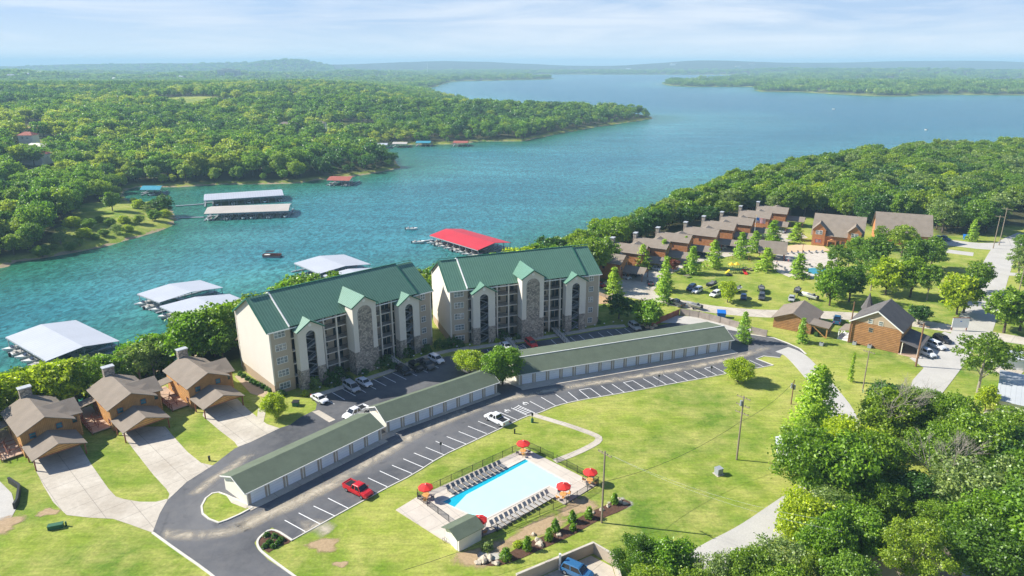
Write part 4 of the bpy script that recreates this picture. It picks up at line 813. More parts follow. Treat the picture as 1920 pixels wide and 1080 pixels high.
def instanced(name, pts, protos, label, cat):
    """one countless mass: the points carry whole tree shapes"""
    a = np.array(pts); me = bpy.data.meshes.new(name); me.vertices.add(len(a)); me.vertices.foreach_set('co', a[:, :3].ravel().astype(np.float32))
    at = me.attributes.new('size', 'FLOAT', 'POINT'); at.data.foreach_set('value', a[:, 3].astype(np.float32))
    at = me.attributes.new('pick', 'INT', 'POINT'); at.data.foreach_set('value', a[:, 4].astype(np.int32))
    at = me.attributes.new('turn', 'FLOAT', 'POINT'); at.data.foreach_set('value', rng.uniform(0, 6.28, len(a)).astype(np.float32))
    o = bpy.data.objects.new(name, me); C.objects.link(o)
    ng = bpy.data.node_groups.new(name, 'GeometryNodeTree'); ng.interface.new_socket('Geometry', in_out='INPUT', socket_type='NodeSocketGeometry'); ng.interface.new_socket('Geometry', in_out='OUTPUT', socket_type='NodeSocketGeometry')
    N, Lk = ng.nodes, ng.links; gi = N.new('NodeGroupInput'); go = N.new('NodeGroupOutput'); j = N.new('GeometryNodeJoinGeometry'); ip = N.new('GeometryNodeInstanceOnPoints'); ip.inputs['Pick Instance'].default_value = True
    for me_ in reversed(protos):
        po = bpy.data.objects.new('tree_shape', me_); oi = N.new('GeometryNodeObjectInfo'); oi.inputs['Object'].default_value = po; oi.inputs['As Instance'].default_value = False
        g2i = N.new('GeometryNodeGeometryToInstance'); Lk.new(oi.outputs['Geometry'], g2i.inputs[0]); Lk.new(g2i.outputs[0], j.inputs[0])
    def attr(nm, ty): n = N.new('GeometryNodeInputNamedAttribute'); n.data_type = ty; n.inputs['Name'].default_value = nm; return n.outputs[0]
    cx = N.new('ShaderNodeCombineXYZ'); Lk.new(attr('turn', 'FLOAT'), cx.inputs[2]); e2r = N.new('FunctionNodeEulerToRotation'); Lk.new(cx.outputs[0], e2r.inputs[0])
    Lk.new(gi.outputs[0], ip.inputs['Points']); Lk.new(j.outputs[0], ip.inputs['Instance']); Lk.new(attr('pick', 'INT'), ip.inputs['Instance Index']); Lk.new(e2r.outputs[0], ip.inputs['Rotation']); Lk.new(attr('size', 'FLOAT'), ip.inputs['Scale']); Lk.new(ip.outputs[0], go.inputs[0])
    md = o.modifiers.new('trees', 'NODES'); md.node_group = ng; return tag(o, label, cat, None, 'stuff')
instanced('near_wood', mass, NP, 'dense broadleaf wood along the shore behind the log cabins', 'wood')
instanced('far_forest', far, PT, 'wide hazy forest covering the far shores and hills', 'forest')
print('TREES', NTREE[0], 'near pts', len(near_pts), 'mass', len(mass), 'far', len(far))

# ------------------------------------------------------------------ buildings
def window(parent, x, z, w, h, y=0.0, face='-y', frame='white', pane='curtained', bars=1, name='window'):
    """framed window on a wall plane; x,z is the lower left corner along the wall"""
    m = MB(); g = MB(); t = 0.09
    def bx(mm, a, b, c, d, o0, o1):
        if face == '-y': mm.box(a, b, y-o1, y-o0, c, d)
        elif face == '-x': mm.box(y-o1, y-o0, a, b, c, d)
        else: mm.box(y+o0, y+o1, a, b, c, d)
    bx(m, x-t, x+w+t, z-t, z, -0.02, 0.07); bx(m, x-t, x+w+t, z+h, z+h+t, -0.02, 0.07); bx(m, x-t, x, z, z+h, -0.02, 0.07); bx(m, x+w, x+w+t, z, z+h, -0.02, 0.07)
    for i in range(1, bars+1): q = x+w*i/(bars+1); bx(m, q-0.035, q+0.035, z, z+h, 0.0, 0.06)
    bx(m, x, x+w, z+h*0.5-0.03, z+h*0.5+0.03, 0.0, 0.055)
    f = m.build(name, MT[frame], parent); bx(g, x, x+w, z, z+h, -0.02, 0.03); g.build('pane', MT[pane], f); return f

def apartment(x, y, rz, label):
    L, Dp, E, RZ, S = 41.6, 17.6, 14.8, 20.0, 2.96
    e = empty('apartment_building', (x, y, 0), rz, label, 'building', 'apartment blocks by the lake')
    w = MB(); x1, x2 = 4.7, 37.0
    # walls: 0 cream, 1 taupe, 2 base
    w.mat(0).yz([(0, 2.2), (Dp, 2.2), (Dp, E), (Dp/2, RZ-0.15), (0, E)], 0, 0.3)
    w.mat(2).yz([(0, -1.0), (Dp, -8.0), (Dp, 2.2), (0, 2.2)], 0.0, 0.33); w.mat(0).yz([(0, 2.2), (Dp, 2.2), (Dp, E), (Dp/2, RZ-0.15), (0, E)], L-0.3, L); w.mat(3).yz([(0, -1), (Dp, -8), (Dp, 2.2), (0, 2.2)], L-0.33, L)
    w.mat(1).box(0.3, x1, 0.0, 2.0, 2.96, E); w.mat(2).box(0.3, x1, 0.0, 2.0, -1, 2.96); w.mat(1).box(x2, L-0.3, 0.0, 2.0, 0, E)
    w.mat(1).box(0.3, L-0.3, 2.0, Dp-0.3, -8.0, E)
    w.mat(0).box(0.3, L-0.3, Dp-0.3, Dp-0.003, -8.0, E-0.003)
    w.build('wall', [MT['stucco'], MT['taupe'], MT['brownbase'], MT['stone']], e)
    # lake side balconies seen past the end wall
    b = MB()
    for k in range(1, 6): b.box(0.35, L-0.35, Dp, Dp+1.7, k*S-0.18, k*S)
    for xx in (0.35, 8, 16, 24, 32, L-0.7): b.box(xx, xx+0.35, Dp+1.35, Dp+1.7, -9, E)
    b.build('rear_balcony', MT['stucco'], e)
    r = MB()
    for k in range(5): r.box(0.42, 0.48, Dp, Dp+1.35, k*S+0.1, k*S+1.0)
    r.build('balcony_panel', MT['redwood'], e)
    # roof planes
    ov = 0.55; sl_ = (RZ-E)/(Dp/2)
    def gable(mb, a, b, dz, th=0.14):
        z0 = E-ov*sl_+dz; mb.slab([(a, -ov, z0), (b, -ov, z0), (b, Dp/2, RZ+dz), (a, Dp/2, RZ+dz)], th); mb.slab([(a, Dp+ov, z0), (a, Dp/2, RZ+dz), (b, Dp/2, RZ+dz), (b, Dp+ov, z0)], th)
    rf = MB(); gable(rf, -0.5, x1-0.2, 0.06); gable(rf, x1-0.2, x2+0.2, 0.38); gable(rf, x2+0.2, L+0.5, 0.06)
    ro = rf.build('roof', MT['green_metal'], e)
    tm = MB()
    for sgn in (0, 1):
        ya, yb = (-ov, Dp/2) if sgn == 0 else (Dp+ov, Dp/2); z0 = E-ov*sl_+0.38
        tm.mat(0).slab([(x1-0.36, ya, z0+0.03), (x1-0.12, ya, z0+0.03), (x1-0.12, yb, RZ+0.41), (x1-0.36, yb, RZ+0.41)], 0.34)
        tm.mat(1).slab([(x2+0.12, ya, z0+0.03), (x2+0.40, ya, z0+0.03), (x2+0.40, yb, RZ+0.41), (x2+0.12, yb, RZ+0.41)], 0.34)
        tm.mat(1).slab([(-0.62, ya, z0-0.28), (-0.5, ya, z0-0.28), (-0.5, yb, RZ+0.1), (-0.62, yb, RZ+0.1)], 0.3)
    tm.mat(1).box(-0.5, L+0.5, Dp/2-0.16, Dp/2+0.16, RZ+0.40, RZ+0.50)
    tm.mat(0).box(-0.5, L+0.5, -ov-0.1, -ov, E-ov*sl_-0.20, E-ov*sl_+0.03)
    tm.build('trim', [MT['white'], MT['green_trim']], ro)
    for k in range(5):
        window(e, 1.15, k*S+0.95, 2.3, 1.35, 0.0, bars=2); window(e, 38.5, k*S+0.95, 1.2, 1.3, 0.0, bars=1)
    # open balcony bays
    for bi, (a, b_) in enumerate(((4.7, 5.6), (11.3, 17.9), (24.1, 30.7), (36.2, 37.0))):
        wide = b_-a > 2
        sb = MB(); cols = [a+0.9, a+4.0] if wide else []
        if bi == 2: cols = [a+2.6, b_-0.9]
        for k in range(0, 6): sb.box(a, b_, 0.02, 2.0, k*S-0.2 if k else -0.5, k*S if k < 5 else k*S+0.0)
        for c in cols: sb.box(c, c+0.34, -0.28, 0.06, -0.5, E-0.1)
        sb.build('balcony_floor', MT['stucco'], e)
        gl = MB()
        if wide:
            for k in range(5):
                for q in (a+0.5, a+1.75, a+4.3, a+5.4): gl.box(q, q+0.95, 1.95, 1.985, k*S+0.1+(0.8 if q in (a+1.75,) else 0), k*S+2.25)
            gl.build('balcony_door', MT['glass'], e)
            for k in range(1, 5):
                rl = MB(); rl.box(a, b_, 0.06, 0.12, k*S+1.02, k*S+1.08); rl.box(a, b_, 0.07, 0.11, k*S+0.12, k*S+0.16)
                q = a+0.1
                while q < b_: rl.box(q, q+0.035, 0.075, 0.11, k*S+0.16, k*S+1.02); q += 0.2
                rl.build('railing', MT['dark_metal'], e)
            for k in range(1, 5):                              # chairs and tables glimpsed on the balconies
                pass
    # towers
    def tower(a, b_, p, ez, pk, hole, base, stairs):
        nonlocal e
        c = (a+b_)/2; h0, h1, zt = hole; m = MB(); rad = (h1-h0)/2; arc = [(c+rad*math.cos(t), zt-rad+rad*math.sin(t)) for t in np.linspace(0, math.pi, 13)]
        if stairs:
            P = [(a, -0.8), (h0, -0.8)] + [(x_, z_) for x_, z_ in arc[::-1]] + [(h1, -0.8), (b_, -0.8), (b_, ez), (c, pk), (a, ez)]
            m.mat(0).xz(P, -p, -p+0.3)
        else: m.mat(0).xz([(a, -0.8), (b_, -0.8), (b_, ez), (c, pk), (a, ez)], -p, -p+0.3)
        m.mat(0).box(a, a+0.3, -p+0.3, 0.0, -0.8, ez-0.02); m.box(b_-0.3, b_, -p+0.3, 0.0, -0.8, ez-0.02)
        t = m.build('tower', MT['stucco'], e)
        s = MB()
        if stairs:
            for q0, q1 in ((a-0.05, h0), (h1, b_+0.05)): s.box(q0, q1, -p-0.05, -p+0.28, -0.8, base)
            s.box(a-0.05, a, -p+0.28, 0.0, -0.8, base); s.box(b_, b_+0.05, -p+0.28, 0.0, -0.8, base)
        else:
            s.box(a-0.05, b_+0.05, -p-0.06, -p, -0.8, base); s.box(a-0.05, a, -p, 0.0, -0.8, base); s.box(b_, b_+0.05, -p, 0.0, -0.8, base)
            s.xz([(h0, base)] + arc[::-1] + [(h1, base)], -p-0.05, -p+0.003)
        s.build('stone_facing', MT['stone'], t)
        v = MB(); v.cyl((c, -p-0.06, pk-1.05), (c, -p, pk-1.05), 0.38, n=14); v.build('round_vent', MT['white'], t)
        o = 0.5; sl2 = (pk-ez)/((b_-a)/2); back = (pk+0.1-E)/sl_+0.3; bk0 = max((ez-E)/sl_, 0)-0.2
        rr = MB()
        for sg in (-1, 1):
            xe = c+sg*((b_-a)/2+o); ze = ez-o*sl2+0.12; pts = [(xe, -p-o, ze), (c, -p-o, pk+0.12), (c, back, pk+0.12), (xe, bk0, ze)]
            rr.slab(pts if sg < 0 else pts[::-1], 0.12)
        tr_ = rr.build('tower_roof', MT['green_metal_side'], t)
        f = MB()
        for sg in (-1, 1):
            xe = c+sg*((b_-a)/2+o); ze = ez-o*sl2+0.12; pts = [(xe, -p-o-0.08, ze+0.02), (c, -p-o-0.08, pk+0.14), (c, -p-o, pk+0.14), (xe, -p-o, ze+0.02)]
            f.slab(pts if sg > 0 else pts[::-1], 0.26)
        f.build('fascia', MT['green_trim'], tr_)
        if stairs:
            st = MB(); D0 = -p+0.9
            for k in range(5):
                z = k*S; st.box(h0-0.9, h1+0.9, D0+0.4, 1.9, z-0.12, z)
                n = 8
                for i in range(n):
                    q = h0-0.5+(h1-h0+1.0)*i/n; st.box(q, q+(h1-h0+1.0)/n, D0-0.5, D0+0.4, z+S/2*i/n, z+S/2*i/n+0.16)
                    q = h1+0.5-(h1-h0+1.0)*i/n; st.box(q-(h1-h0+1.0)/n, q, D0+0.45, D0+1.2, z+S/2+S/2*i/n, z+S/2+S/2*i/n+0.16)
                st.slab([(h0-0.5, D0-0.5, z+1.0), (h0-0.5, D0-0.44, z+1.0), (h1+0.5, D0-0.44, z+1.0+S/2), (h1+0.5, D0-0.5, z+1.0+S/2)], 0.07)
            st.build('stairs', MT['grey_metal'], t)
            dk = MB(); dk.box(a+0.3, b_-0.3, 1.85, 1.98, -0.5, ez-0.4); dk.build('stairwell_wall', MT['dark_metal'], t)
    tower(5.4, 11.2, 2.0, 13.9, 15.7, (7.2, 9.4, 13.3), 4.6, True)
    tower(18.0, 24.0, 3.2, 16.7, 18.6, (19.2, 22.8, 16.4), 5.6, False)
    tower(30.8, 36.6, 2.0, 13.9, 15.7, (32.6, 34.8, 13.3), 4.6, True)
    for xx in (13.6, 27.6):
        m = MB(); m.slab([(xx, -9.2, 0.16), (xx+1.5, -9.2, 0.16), (xx+1.5, 0.02, 1.0), (xx, 0.02, 1.0)], 0.2); wk = m.build('entry_ramp', MT['concrete'], e)
        m = MB()
        for q in (xx, xx+1.44):
            m.slab([(q, -9.2, 1.05), (q+0.06, -9.2, 1.05), (q+0.06, 0.0, 1.95), (q, 0.0, 1.95)], 0.06)
            for j in range(8): yy = -9.1+j*1.28; m.box(q, q+0.05, yy, yy+0.05, 0.1+(yy+9.2)*0.09, 1.05+(yy+9.2)*0.097)
        m.build('handrail', MT['dark_metal'], wk)
    return e
apartment(-50.9, 133.7, R(42.3), 'left cream apartment block with green metal roof standing beside the log cabins')
apartment(-15.4, 161.2, R(20.8), 'right cream apartment block with green metal roof nearer the cabin village')

def garage(x, y, rz, n, bay, label, rise=1.75, fd=3.4, bd=3.4, H=2.75, ridge_white=False, roof='green_shingle', apron=1.5, backz=None, left_lit=True):
    H += 0.12
    L = n*bay+0.5; e = empty('garage_block', (x, y, 0), rz, label, 'garage', 'long low garage blocks'); D_ = fd+bd; o = 0.45; rz_ = H+rise
    bz = H if backz is None else backz
    w = MB(); w.mat(0).yz([(0, -0.3), (D_, -0.3), (D_, bz), (fd, rz_-0.08), (0, H)], 0, 0.2); w.yz([(0, -0.3), (D_, -0.3), (D_, bz), (fd, rz_-0.08), (0, H)], L-0.2, L)
    w.box(0.2, L-0.2, D_-0.2, D_-0.003, -0.3, bz-0.003); w.mat(1).box(0.2, L-0.2, 0.003, 0.2, 2.32, H-0.003)
    for i in range(n+1):
        q = 0.25+i*bay; a, b = (0.2 if i == 0 else q-0.42), (L-0.2 if i == n else q+0.42); w.box(a, b, 0.003, 0.2, -0.3, 2.32)
        if 0 < i < n: w.mat(2).box(q-0.10, q+0.10, -0.06, 0.0, -0.3, H-0.1); w.mat(1)
    w.build('wall', [MT['offwhite'], MT['taupe'], MT['offwhite']], e)
    for i in range(n):
        q = 0.25+i*bay; m = MB(); m.box(q+0.42, q+bay-0.42, 0.07, 0.12, 0.0, 2.32); m.build('garage_door', MT['door_white'], e)
    sf, sb_ = rise/fd, (rz_-bz)/bd; m = MB()
    m.slab([(-o, -o, H-o*sf), (L+o, -o, H-o*sf), (L+o, fd, rz_), (-o, fd, rz_)], 0.12); m.slab([(-o, D_+o, bz-o*sb_), (-o, fd, rz_), (L+o, fd, rz_), (L+o, D_+o, bz-o*sb_)], 0.12)
    ro = m.build('roof', MT[roof], e)
    m = MB(); m.box(-o, L+o, -o-0.08, -o, H-o*sf-0.16, H-o*sf+0.02)
    if ridge_white: m.box(-o, L+o, fd-0.05, fd+0.13, rz_-0.05, rz_+0.13)
    for xx in (-o-0.06, L+o): m.slab([(xx, -o, H-o*sf+0.02), (xx+0.06, -o, H-o*sf+0.02), (xx+0.06, fd, rz_+0.02), (xx, fd, rz_+0.02)], 0.2); m.slab([(xx, D_+o, bz-o*sb_+0.02), (xx, fd, rz_+0.02), (xx+0.06, fd, rz_+0.02), (xx+0.06, D_+o, bz-o*sb_+0.02)], 0.2)
    m.build('trim', MT['white'], ro)
    v = MB(); v.box(-0.03, 0.0, D_*0.32, D_*0.62, bz+0.05, bz+0.42); v.build('gable_vent', MT['taupe'], e)
    a = MB(); a.box(-0.3, L+0.3, -apron, 0.0, -0.1, 0.11); ap = a.build('apron', MT['concrete'], e)
    return e
garage(-42.6, 94.6, R(49.3), 8, 3.36, 'nearest garage block with its cream end wall on the small grass island', rise=1.35, fd=3.6, bd=3.6)
garage(-24.2, 117.8, R(38.8), 8, 3.30, 'middle garage block stepped behind the nearest one', rise=1.6, apron=0.9)
garage(1.6, 138.6, R(20.6), 17, 3.30, 'longest garage block with a white ridge line and seventeen doors', rise=1.9, fd=3.9, bd=6.3, H=2.8, ridge_white=True, apron=2.6, backz=3.7)
m = MB(); p0 = G(728, 822); 
MB().box(0, 3.2, -1.2, 0.9, -0.1, 0.09).build('concrete_step', MT['concrete'], None, loc=(p0.x-1.6, p0.y+0.2, 0), rz=R(44))['kind'] = 'structure'

def cabin(name, label, group, siding, front_mat, roofm, deck=True, E=5.0, RZ=6.95, cx0=-0.2, cx1=8.5, cz=2.5, cr=4.05, y0=-6.4):
    e = empty(name, (0, 0, 0), 0, label, 'cabin', group); W, D_ = 8.2, 12.0; o = 0.55; s = (RZ-E)/(W/2)
    m = MB(); m.mat(0).box(0, 0.2, 0.2, D_-0.2, -0.4, E); m.box(W-0.2, W, 0.2, D_-0.2, -0.4, E)
    m.mat(1).xz([(0, -0.4), (W, -0.4), (W, E), (W/2, RZ-0.12), (0, E)], 0, 0.2); m.xz([(0, -4), (W, -4), (W, E), (W/2, RZ-0.12), (0, E)], D_-0.2, D_)
    m.mat(0).yz([(1.6, -0.4), (8.8, -0.4), (8.8, E-0.1), (5.2, RZ-0.4), (1.6, E-0.1)], W+1.5, W+1.7); m.mat(1).box(W, W+1.5, 1.6, 1.8, -0.4, E-0.1); m.box(W, W+1.5, 8.6, 8.8, -0.4, E-0.1)
    m.build('wall', [MT[siding], MT[front_mat]], e)
    r = MB()
    r.slab([(-o, -o, E-o*s), (W/2, -o, RZ), (W/2, D_+o, RZ), (-o, D_+o, E-o*s)][::-1], 0.14); r.slab([(W+o, -o, E-o*s), (W+o, D_+o, E-o*s), (W/2, D_+o, RZ), (W/2, -o, RZ)][::-1], 0.14)
    w6 = RZ-0.29
    r.slab([(W/2, 5.2, w6), (W/2+0.2, 1.1, E-0.12+0.4), (W+2.2, 1.1, E-0.12-0.1), (W+2.2, 5.2, w6)], 0.14); r.slab([(W/2, 5.2, w6), (W+2.2, 5.2, w6), (W+2.2, 9.3, E-0.22), (W/2+0.2, 9.3, E+0.28)], 0.14)
    r.build('roof', MT[roofm], e)
    c = MB(); TZ = RZ+1.35; c.box(3.1, 5.1, D_, D_+1.2, -6, TZ); ch = c.build('chimney', MT['stone'], e); c = MB(); c.box(2.95, 5.25, D_-0.12, D_+1.35, TZ, TZ+0.2); c.build('chimney_cap', MT['roof_grey'], ch)
    # carport
    m = MB(); c_ = MB(); cm = (cx0+cx1)/2
    c_.slab([(cx0, y0-0.5, cz-0.15), (cm, y0-0.5, cr), (cm, -0.02, cr), (cx0, -0.02, cz-0.15)][::-1], 0.14); c_.slab([(cx1, y0-0.5, cz-0.15), (cx1, -0.02, cz-0.15), (cm, -0.02, cr), (cm, y0-0.5, cr)][::-1], 0.14)
    cp = c_.build('carport_roof', MT[roofm], e)
    g = MB(); g.xz([(cx0+0.4, cz-0.12), (cx1-0.4, cz-0.12), (cm, cr-0.18)], y0, y0+0.12); g.build('carport_gable', MT[siding], cp)
    g = MB()
    for xx in (cx0+0.3, cx1-0.5): g.box(xx, xx+0.2, y0, y0+0.2, -0.2, cz-0.1)
    g.box(cx0+0.2, cx0+0.4, -2.2, -2.0, -0.2, cz-0.1); g.box(cx0+0.2, cx1-0.3, y0-0.02, y0+0.14, cz-0.32, cz-0.125); g.build('post', MT['redwood'], cp)
    if E > 6: window(e, 2.6, 5.0, 1.0, 1.1, 0.0, frame='redwood', pane='glass', bars=0)
    for xx, ww in ((1.3, 1.0), (5.6, 0.95)): window(e, xx, 3.35 if xx < 2 else 3.7, ww, 1.05, 0.0, frame='redwood', pane='teal_glass', bars=0)
    window(e, W+0.35, 3.1, 0.75, 1.0, 1.6, frame='redwood', pane='teal_glass', bars=0)
    for yy, zz_ in ((1.0, 1.2), (5.2, 3.6), (8.8, 1.0)): window(e, yy, zz_, 0.8, 0.9, 0.0, face='-x', frame='redwood', pane='glass', bars=0)
    d = MB(); d.box(1.2, 2.2, -0.05, 0.02, 0, 2.1); d.build('front_door', MT['redwood'], e)
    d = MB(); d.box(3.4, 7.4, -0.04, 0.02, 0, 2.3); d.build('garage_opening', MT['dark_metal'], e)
    if deck:
        m = MB(); m.box(-3.3, 0.0, 1.4, D_+2.0, 0.30, 0.45)
        m.build('side_deck', MT['deckboard'], e)
        q = MB()
        for yy in np.arange(1.4, D_+2.1, 1.26): q.box(-3.32, -3.2, yy, yy+0.12, -3.0 if yy > 8 else -0.3, 1.5)
        q.box(-3.33, -3.19, 1.4, D_+2, 1.42, 1.5); q.box(-3.30, -3.22, 1.4, D_+2, 0.85, 0.92)
        q.box(-3.3, 0, D_+1.9, D_+2.02, 1.42, 1.5)
        for yy in (3.0, 5.2, 7.0): q.box(-3.3, -0.1, yy, yy+0.1, 0.95, 1.05); q.box(-1.7, -1.6, yy, yy+0.1, 0.45, 1.4)
        q.slab([(-2.2, 1.4, 1.3), (-2.1, 1.4, 1.3), (-2.1, 5.4, 2.4), (-2.2, 5.4, 2.4)], 0.1); q.slab([(-3.2, 3.4, 1.9), (-3.1, 3.4, 1.9), (-1.0, 8.4, 1.3), (-1.1, 8.4, 1.3)], 0.1)
        q.build('deck_railing', MT['redwood'], e)
        q = MB(); q.slab([(-3.0, 8.6, 3.0), (-0.02, 8.6, 3.5), (-0.02, 11.6, 3.5), (-3.0, 11.6, 3.0)], 0.12); q.build('porch_roof', MT[roofm], e)
        q = MB()
        for xx, yy in ((-2.9, 8.7), (-2.9, 11.4)): q.box(xx, xx+0.14, yy, yy+0.14, 0.4, 3.0)
        q.build('porch_post', MT['redwood'], e)
    return e
LC = cabin('log_cabin', 'leftmost log cabin with wide driveway at the left edge', 'log cabins beside the apartment blocks', 'log', 'vboard', 'shingle')
def place(o, x, y, rz, label=None): o.location = (x, y, ground_z(x, y) if False else 0); o.rotation_euler = (0, 0, rz); tag(o, label)
def front_left(px, py, rz):                        # a front carport post marks the place
    p = G(px, py); v = Matrix.Rotation(rz, 3, 'Z') @ Vector((0.2, -6.2, 0)); return p.x-v.x, p.y-v.y
a1 = R(46.5)
LC2 = copy_tree(LC); LC3 = copy_tree(LC)
place(LC, *front_left(68, 883, a1), a1); place(LC2, *front_left(236, 830, R(46)), R(46), 'middle of the three golden log cabins, with round concrete apron'); place(LC3, *front_left(385, 785, R(46)), R(46), 'golden log cabin closest to the left apartment block')
VC = cabin('red_log_cabin', 'x', 'red brown log cabins in the village row', 'log_red', 'log_red', 'shingle', deck=False, E=6.0, RZ=7.9, cx0=2.2, cx1=8.8, cz=2.7, cr=4.2, y0=-7.0)
vch = [(1105, 461), (1149, 445), (1192, 436), (1234, 426), (1286, 416), (1320, 405), (1354, 397), (1389, 386), (1422, 378)]
names = ['red cabin nearest the right apartment block, lowest of the row', 'second red cabin from the apartment block', 'third red cabin from the apartment block', 'fourth red cabin, beside the small red leaved tree', 'middle red cabin of the row, its side wall fully sunlit',
         'sixth red cabin, left of the flagpole', 'seventh red cabin, right behind the flag', 'eighth red cabin, next to last of the row', 'farthest red cabin of the row against the wood']
for i, (q, nm) in enumerate(zip(vch, names)):
    o = VC if i == 0 else copy_tree(VC); rz = R(61); p = G(q[0], q[1], 9.4); v = Matrix.Rotation(rz, 3, 'Z') @ Vector((4.1, 12.6, 0)); place(o, p.x-v.x, p.y-v.y, rz, nm)

def lodge(x, y, rz, L, label, dormers=True):
    e = empty('lodge', (x, y, 0), rz, label, 'lodge', 'large lodges of the village'); Dp, E, RZ = 15.0, 4.6, 11.2; o = 0.6; s = (RZ-E)/(Dp/2)
    m = MB(); m.yz([(0, -0.4), (Dp, -0.4), (Dp, E), (Dp/2, RZ-0.15), (0, E)], 0, 0.25); m.yz([(0, -0.4), (Dp, -0.4), (Dp, E), (Dp/2, RZ-0.15), (0, E)], L-0.25, L); m.box(0.25, L-0.25, 0, 0.25, -0.4, E); m.box(0.25, L-0.25, Dp-0.25, Dp, -0.4, E); m.build('wall', MT['log_red'], e)
    r = MB(); r.slab([(-o, -o, E-o*s), (L+o, -o, E-o*s), (L+o, Dp/2, RZ), (-o, Dp/2, RZ)], 0.16); r.slab([(-o, Dp+o, E-o*s), (-o, Dp/2, RZ), (L+o, Dp/2, RZ), (L+o, Dp+o, E-o*s)], 0.16); r.build('roof', MT['shingle'], e)
    if dormers:
        for a in (0.0, L-5.0):
            w, ez, pk = 4.6, 6.6, 8.9; d = MB(); d.xz([(a, -0.4), (a+w, -0.4), (a+w, ez), (a+w/2, pk), (a, ez)], -0.9, -0.7); d.box(a, a+0.2, -0.7, (ez-E)/s+0.3, -0.4, ez); d.box(a+w-0.2, a+w, -0.7, (ez-E)/s+0.3, -0.4, ez); dd_ = d.build('gable_bay', MT['log_red'], e)
            q = MB(); bk = (pk+0.1-E)/s; b0 = (ez-E)/s
            q.slab([(a-0.4, -1.3, ez-0.3), (a+w/2, -1.3, pk+0.1), (a+w/2, bk, pk+0.1), (a-0.4, b0, ez-0.3)], 0.13); q.slab([(a+w+0.4, -1.3, ez-0.3), (a+w+0.4, b0, ez-0.3), (a+w/2, bk, pk+0.1), (a+w/2, -1.3, pk+0.1)], 0.13); q.build('bay_roof', MT['shingle'], dd_)
            window(e, a+1.2, 4.6, 1.0, 1.4, -0.9, bars=0, pane='curtained'); window(e, a+2.4, 4.6, 1.0, 1.4, -0.9, bars=0, pane='curtained'); window(e, a+1.2, 1.2, 2.2, 1.3, -0.9, frame='red_paint', pane='curtained', bars=1)
        for xx in (6.0, 8.6, 10.6): window(e, xx, 0.9, 1.2, 1.5, 0.0, frame='redwood', pane='glass')
        p = MB(); p.xz([(5.6, -0.2), (5.6, 2.3), (7.2, 3.1), (8.8, 2.3), (8.8, -0.2), (8.4, -0.2), (8.4, 2.1), (6.0, 2.1), (6.0, -0.2)], -1.4, -0.05); p.build('porch', MT['log_red'], e)
    return e
lodge_rz = R(-27.5)
p = G(1521, 458, 0.0); lodge(p.x, p.y, lodge_rz, 17.5, 'big lodge with two gabled bays and white framed windows beside the sand court')
p = G(1640, 455, 0.0); lodge(p.x, p.y, R(-22), 19.0, 'second lodge half hidden behind the oaks', dormers=False)

# picnic pavilion
e = empty('picnic_pavilion', G(1423, 486), R(-20), 'open picnic pavilion with a grey shingle roof by the pool terrace', 'pavilion')
m = MB(); m.slab([(-0.6, -0.6, 2.6), (9.2, -0.6, 2.6), (9.2, 3.4, 6.4), (-0.6, 3.4, 6.4)], 0.15); m.slab([(-0.6, 7.4, 2.6), (-0.6, 3.4, 6.4), (9.2, 3.4, 6.4), (9.2, 7.4, 2.6)], 0.15); m.build('roof', MT['shingle'], e)
m = MB(); [m.box(xx, xx+0.3, yy, yy+0.3, 0, 2.9) for xx in (0, 4.2, 8.3) for yy in (0, 6.5)]; m.build('post', MT['redwood'], e)
m = MB(); m.yz([(0, 2.7), (6.8, 2.7), (3.4, 5.3)], 8.4, 8.55); m.yz([(0, 2.7), (6.8, 2.7), (3.4, 5.3)], 0.0, 0.15); m.build('gable', MT['log_red'], e)
m = MB(); m.box(3.0, 5.6, 2.2, 3.0, 0.7, 0.78); m.box(3.2, 3.4, 2.3, 2.9, 0, 0.7); m.box(5.2, 5.4, 2.3, 2.9, 0, 0.7); m.build('bench_table', MT['redwood'], e)

# log workshop
p = G(1449, 613); e = empty('log_workshop', (p.x, p.y, 0), R(-35), 'low log workshop with a braced side porch beside the lane', 'building')
W_, D_, E, RZ = 9.6, 11.5, 3.1, 5.2; s = (RZ-E)/(W_/2)
m = MB(); m.xz([(0, -0.3), (W_, -0.3), (W_, E), (W_/2, RZ-0.12), (0, E)], 0, 0.2); m.xz([(0, -0.3), (W_, -0.3), (W_, E), (W_/2, RZ-0.12), (0, E)], D_-0.2, D_); m.box(0, 0.2, 0.2, D_-0.2, -0.3, E); m.box(W_-0.2, W_, 0.2, D_-0.2, -0.3, E); m.build('wall', MT['log_brown'], e)
m = MB(); m.slab([(-0.6, -0.6, E-0.6*s), (-0.6, D_+.6, E-0.6*s), (W_/2, D_+.6, RZ), (W_/2, -0.6, RZ)], 0.14); m.slab([(W_+.6, -0.6, E-0.6*s), (W_/2, -0.6, RZ), (W_/2, D_+.6, RZ), (W_+.6, D_+.6, E-0.6*s)], 0.14); m.build('roof', MT['shingle'], e)
m = MB(); m.slab([(W_-0.8, -0.8, 3.3), (W_+4.4, -0.8, 2.9), (W_+4.4, 4.2, 2.9), (W_-0.8, 4.2, 3.3)], 0.16); pr = m.build('porch_roof', MT['shingle'], e)
m = MB(); [m.box(W_+3.8, W_+4.1, yy, yy+0.3, 0, 2.75) for yy in (-0.5, 3.6)]; m.cyl((W_+0.3, -0.35, 2.7), (W_+3.7, -0.35, 0.1), 0.12); m.box(W_+0.2, W_+4.1, -0.5, -0.25, 2.5, 2.75); m.build('post', MT['log'], pr)
m = MB(); m.box(W_+0.01, W_+0.1, 1.0, 3.4, 0, 2.3); m.build('door', MT['dark_metal'], e)

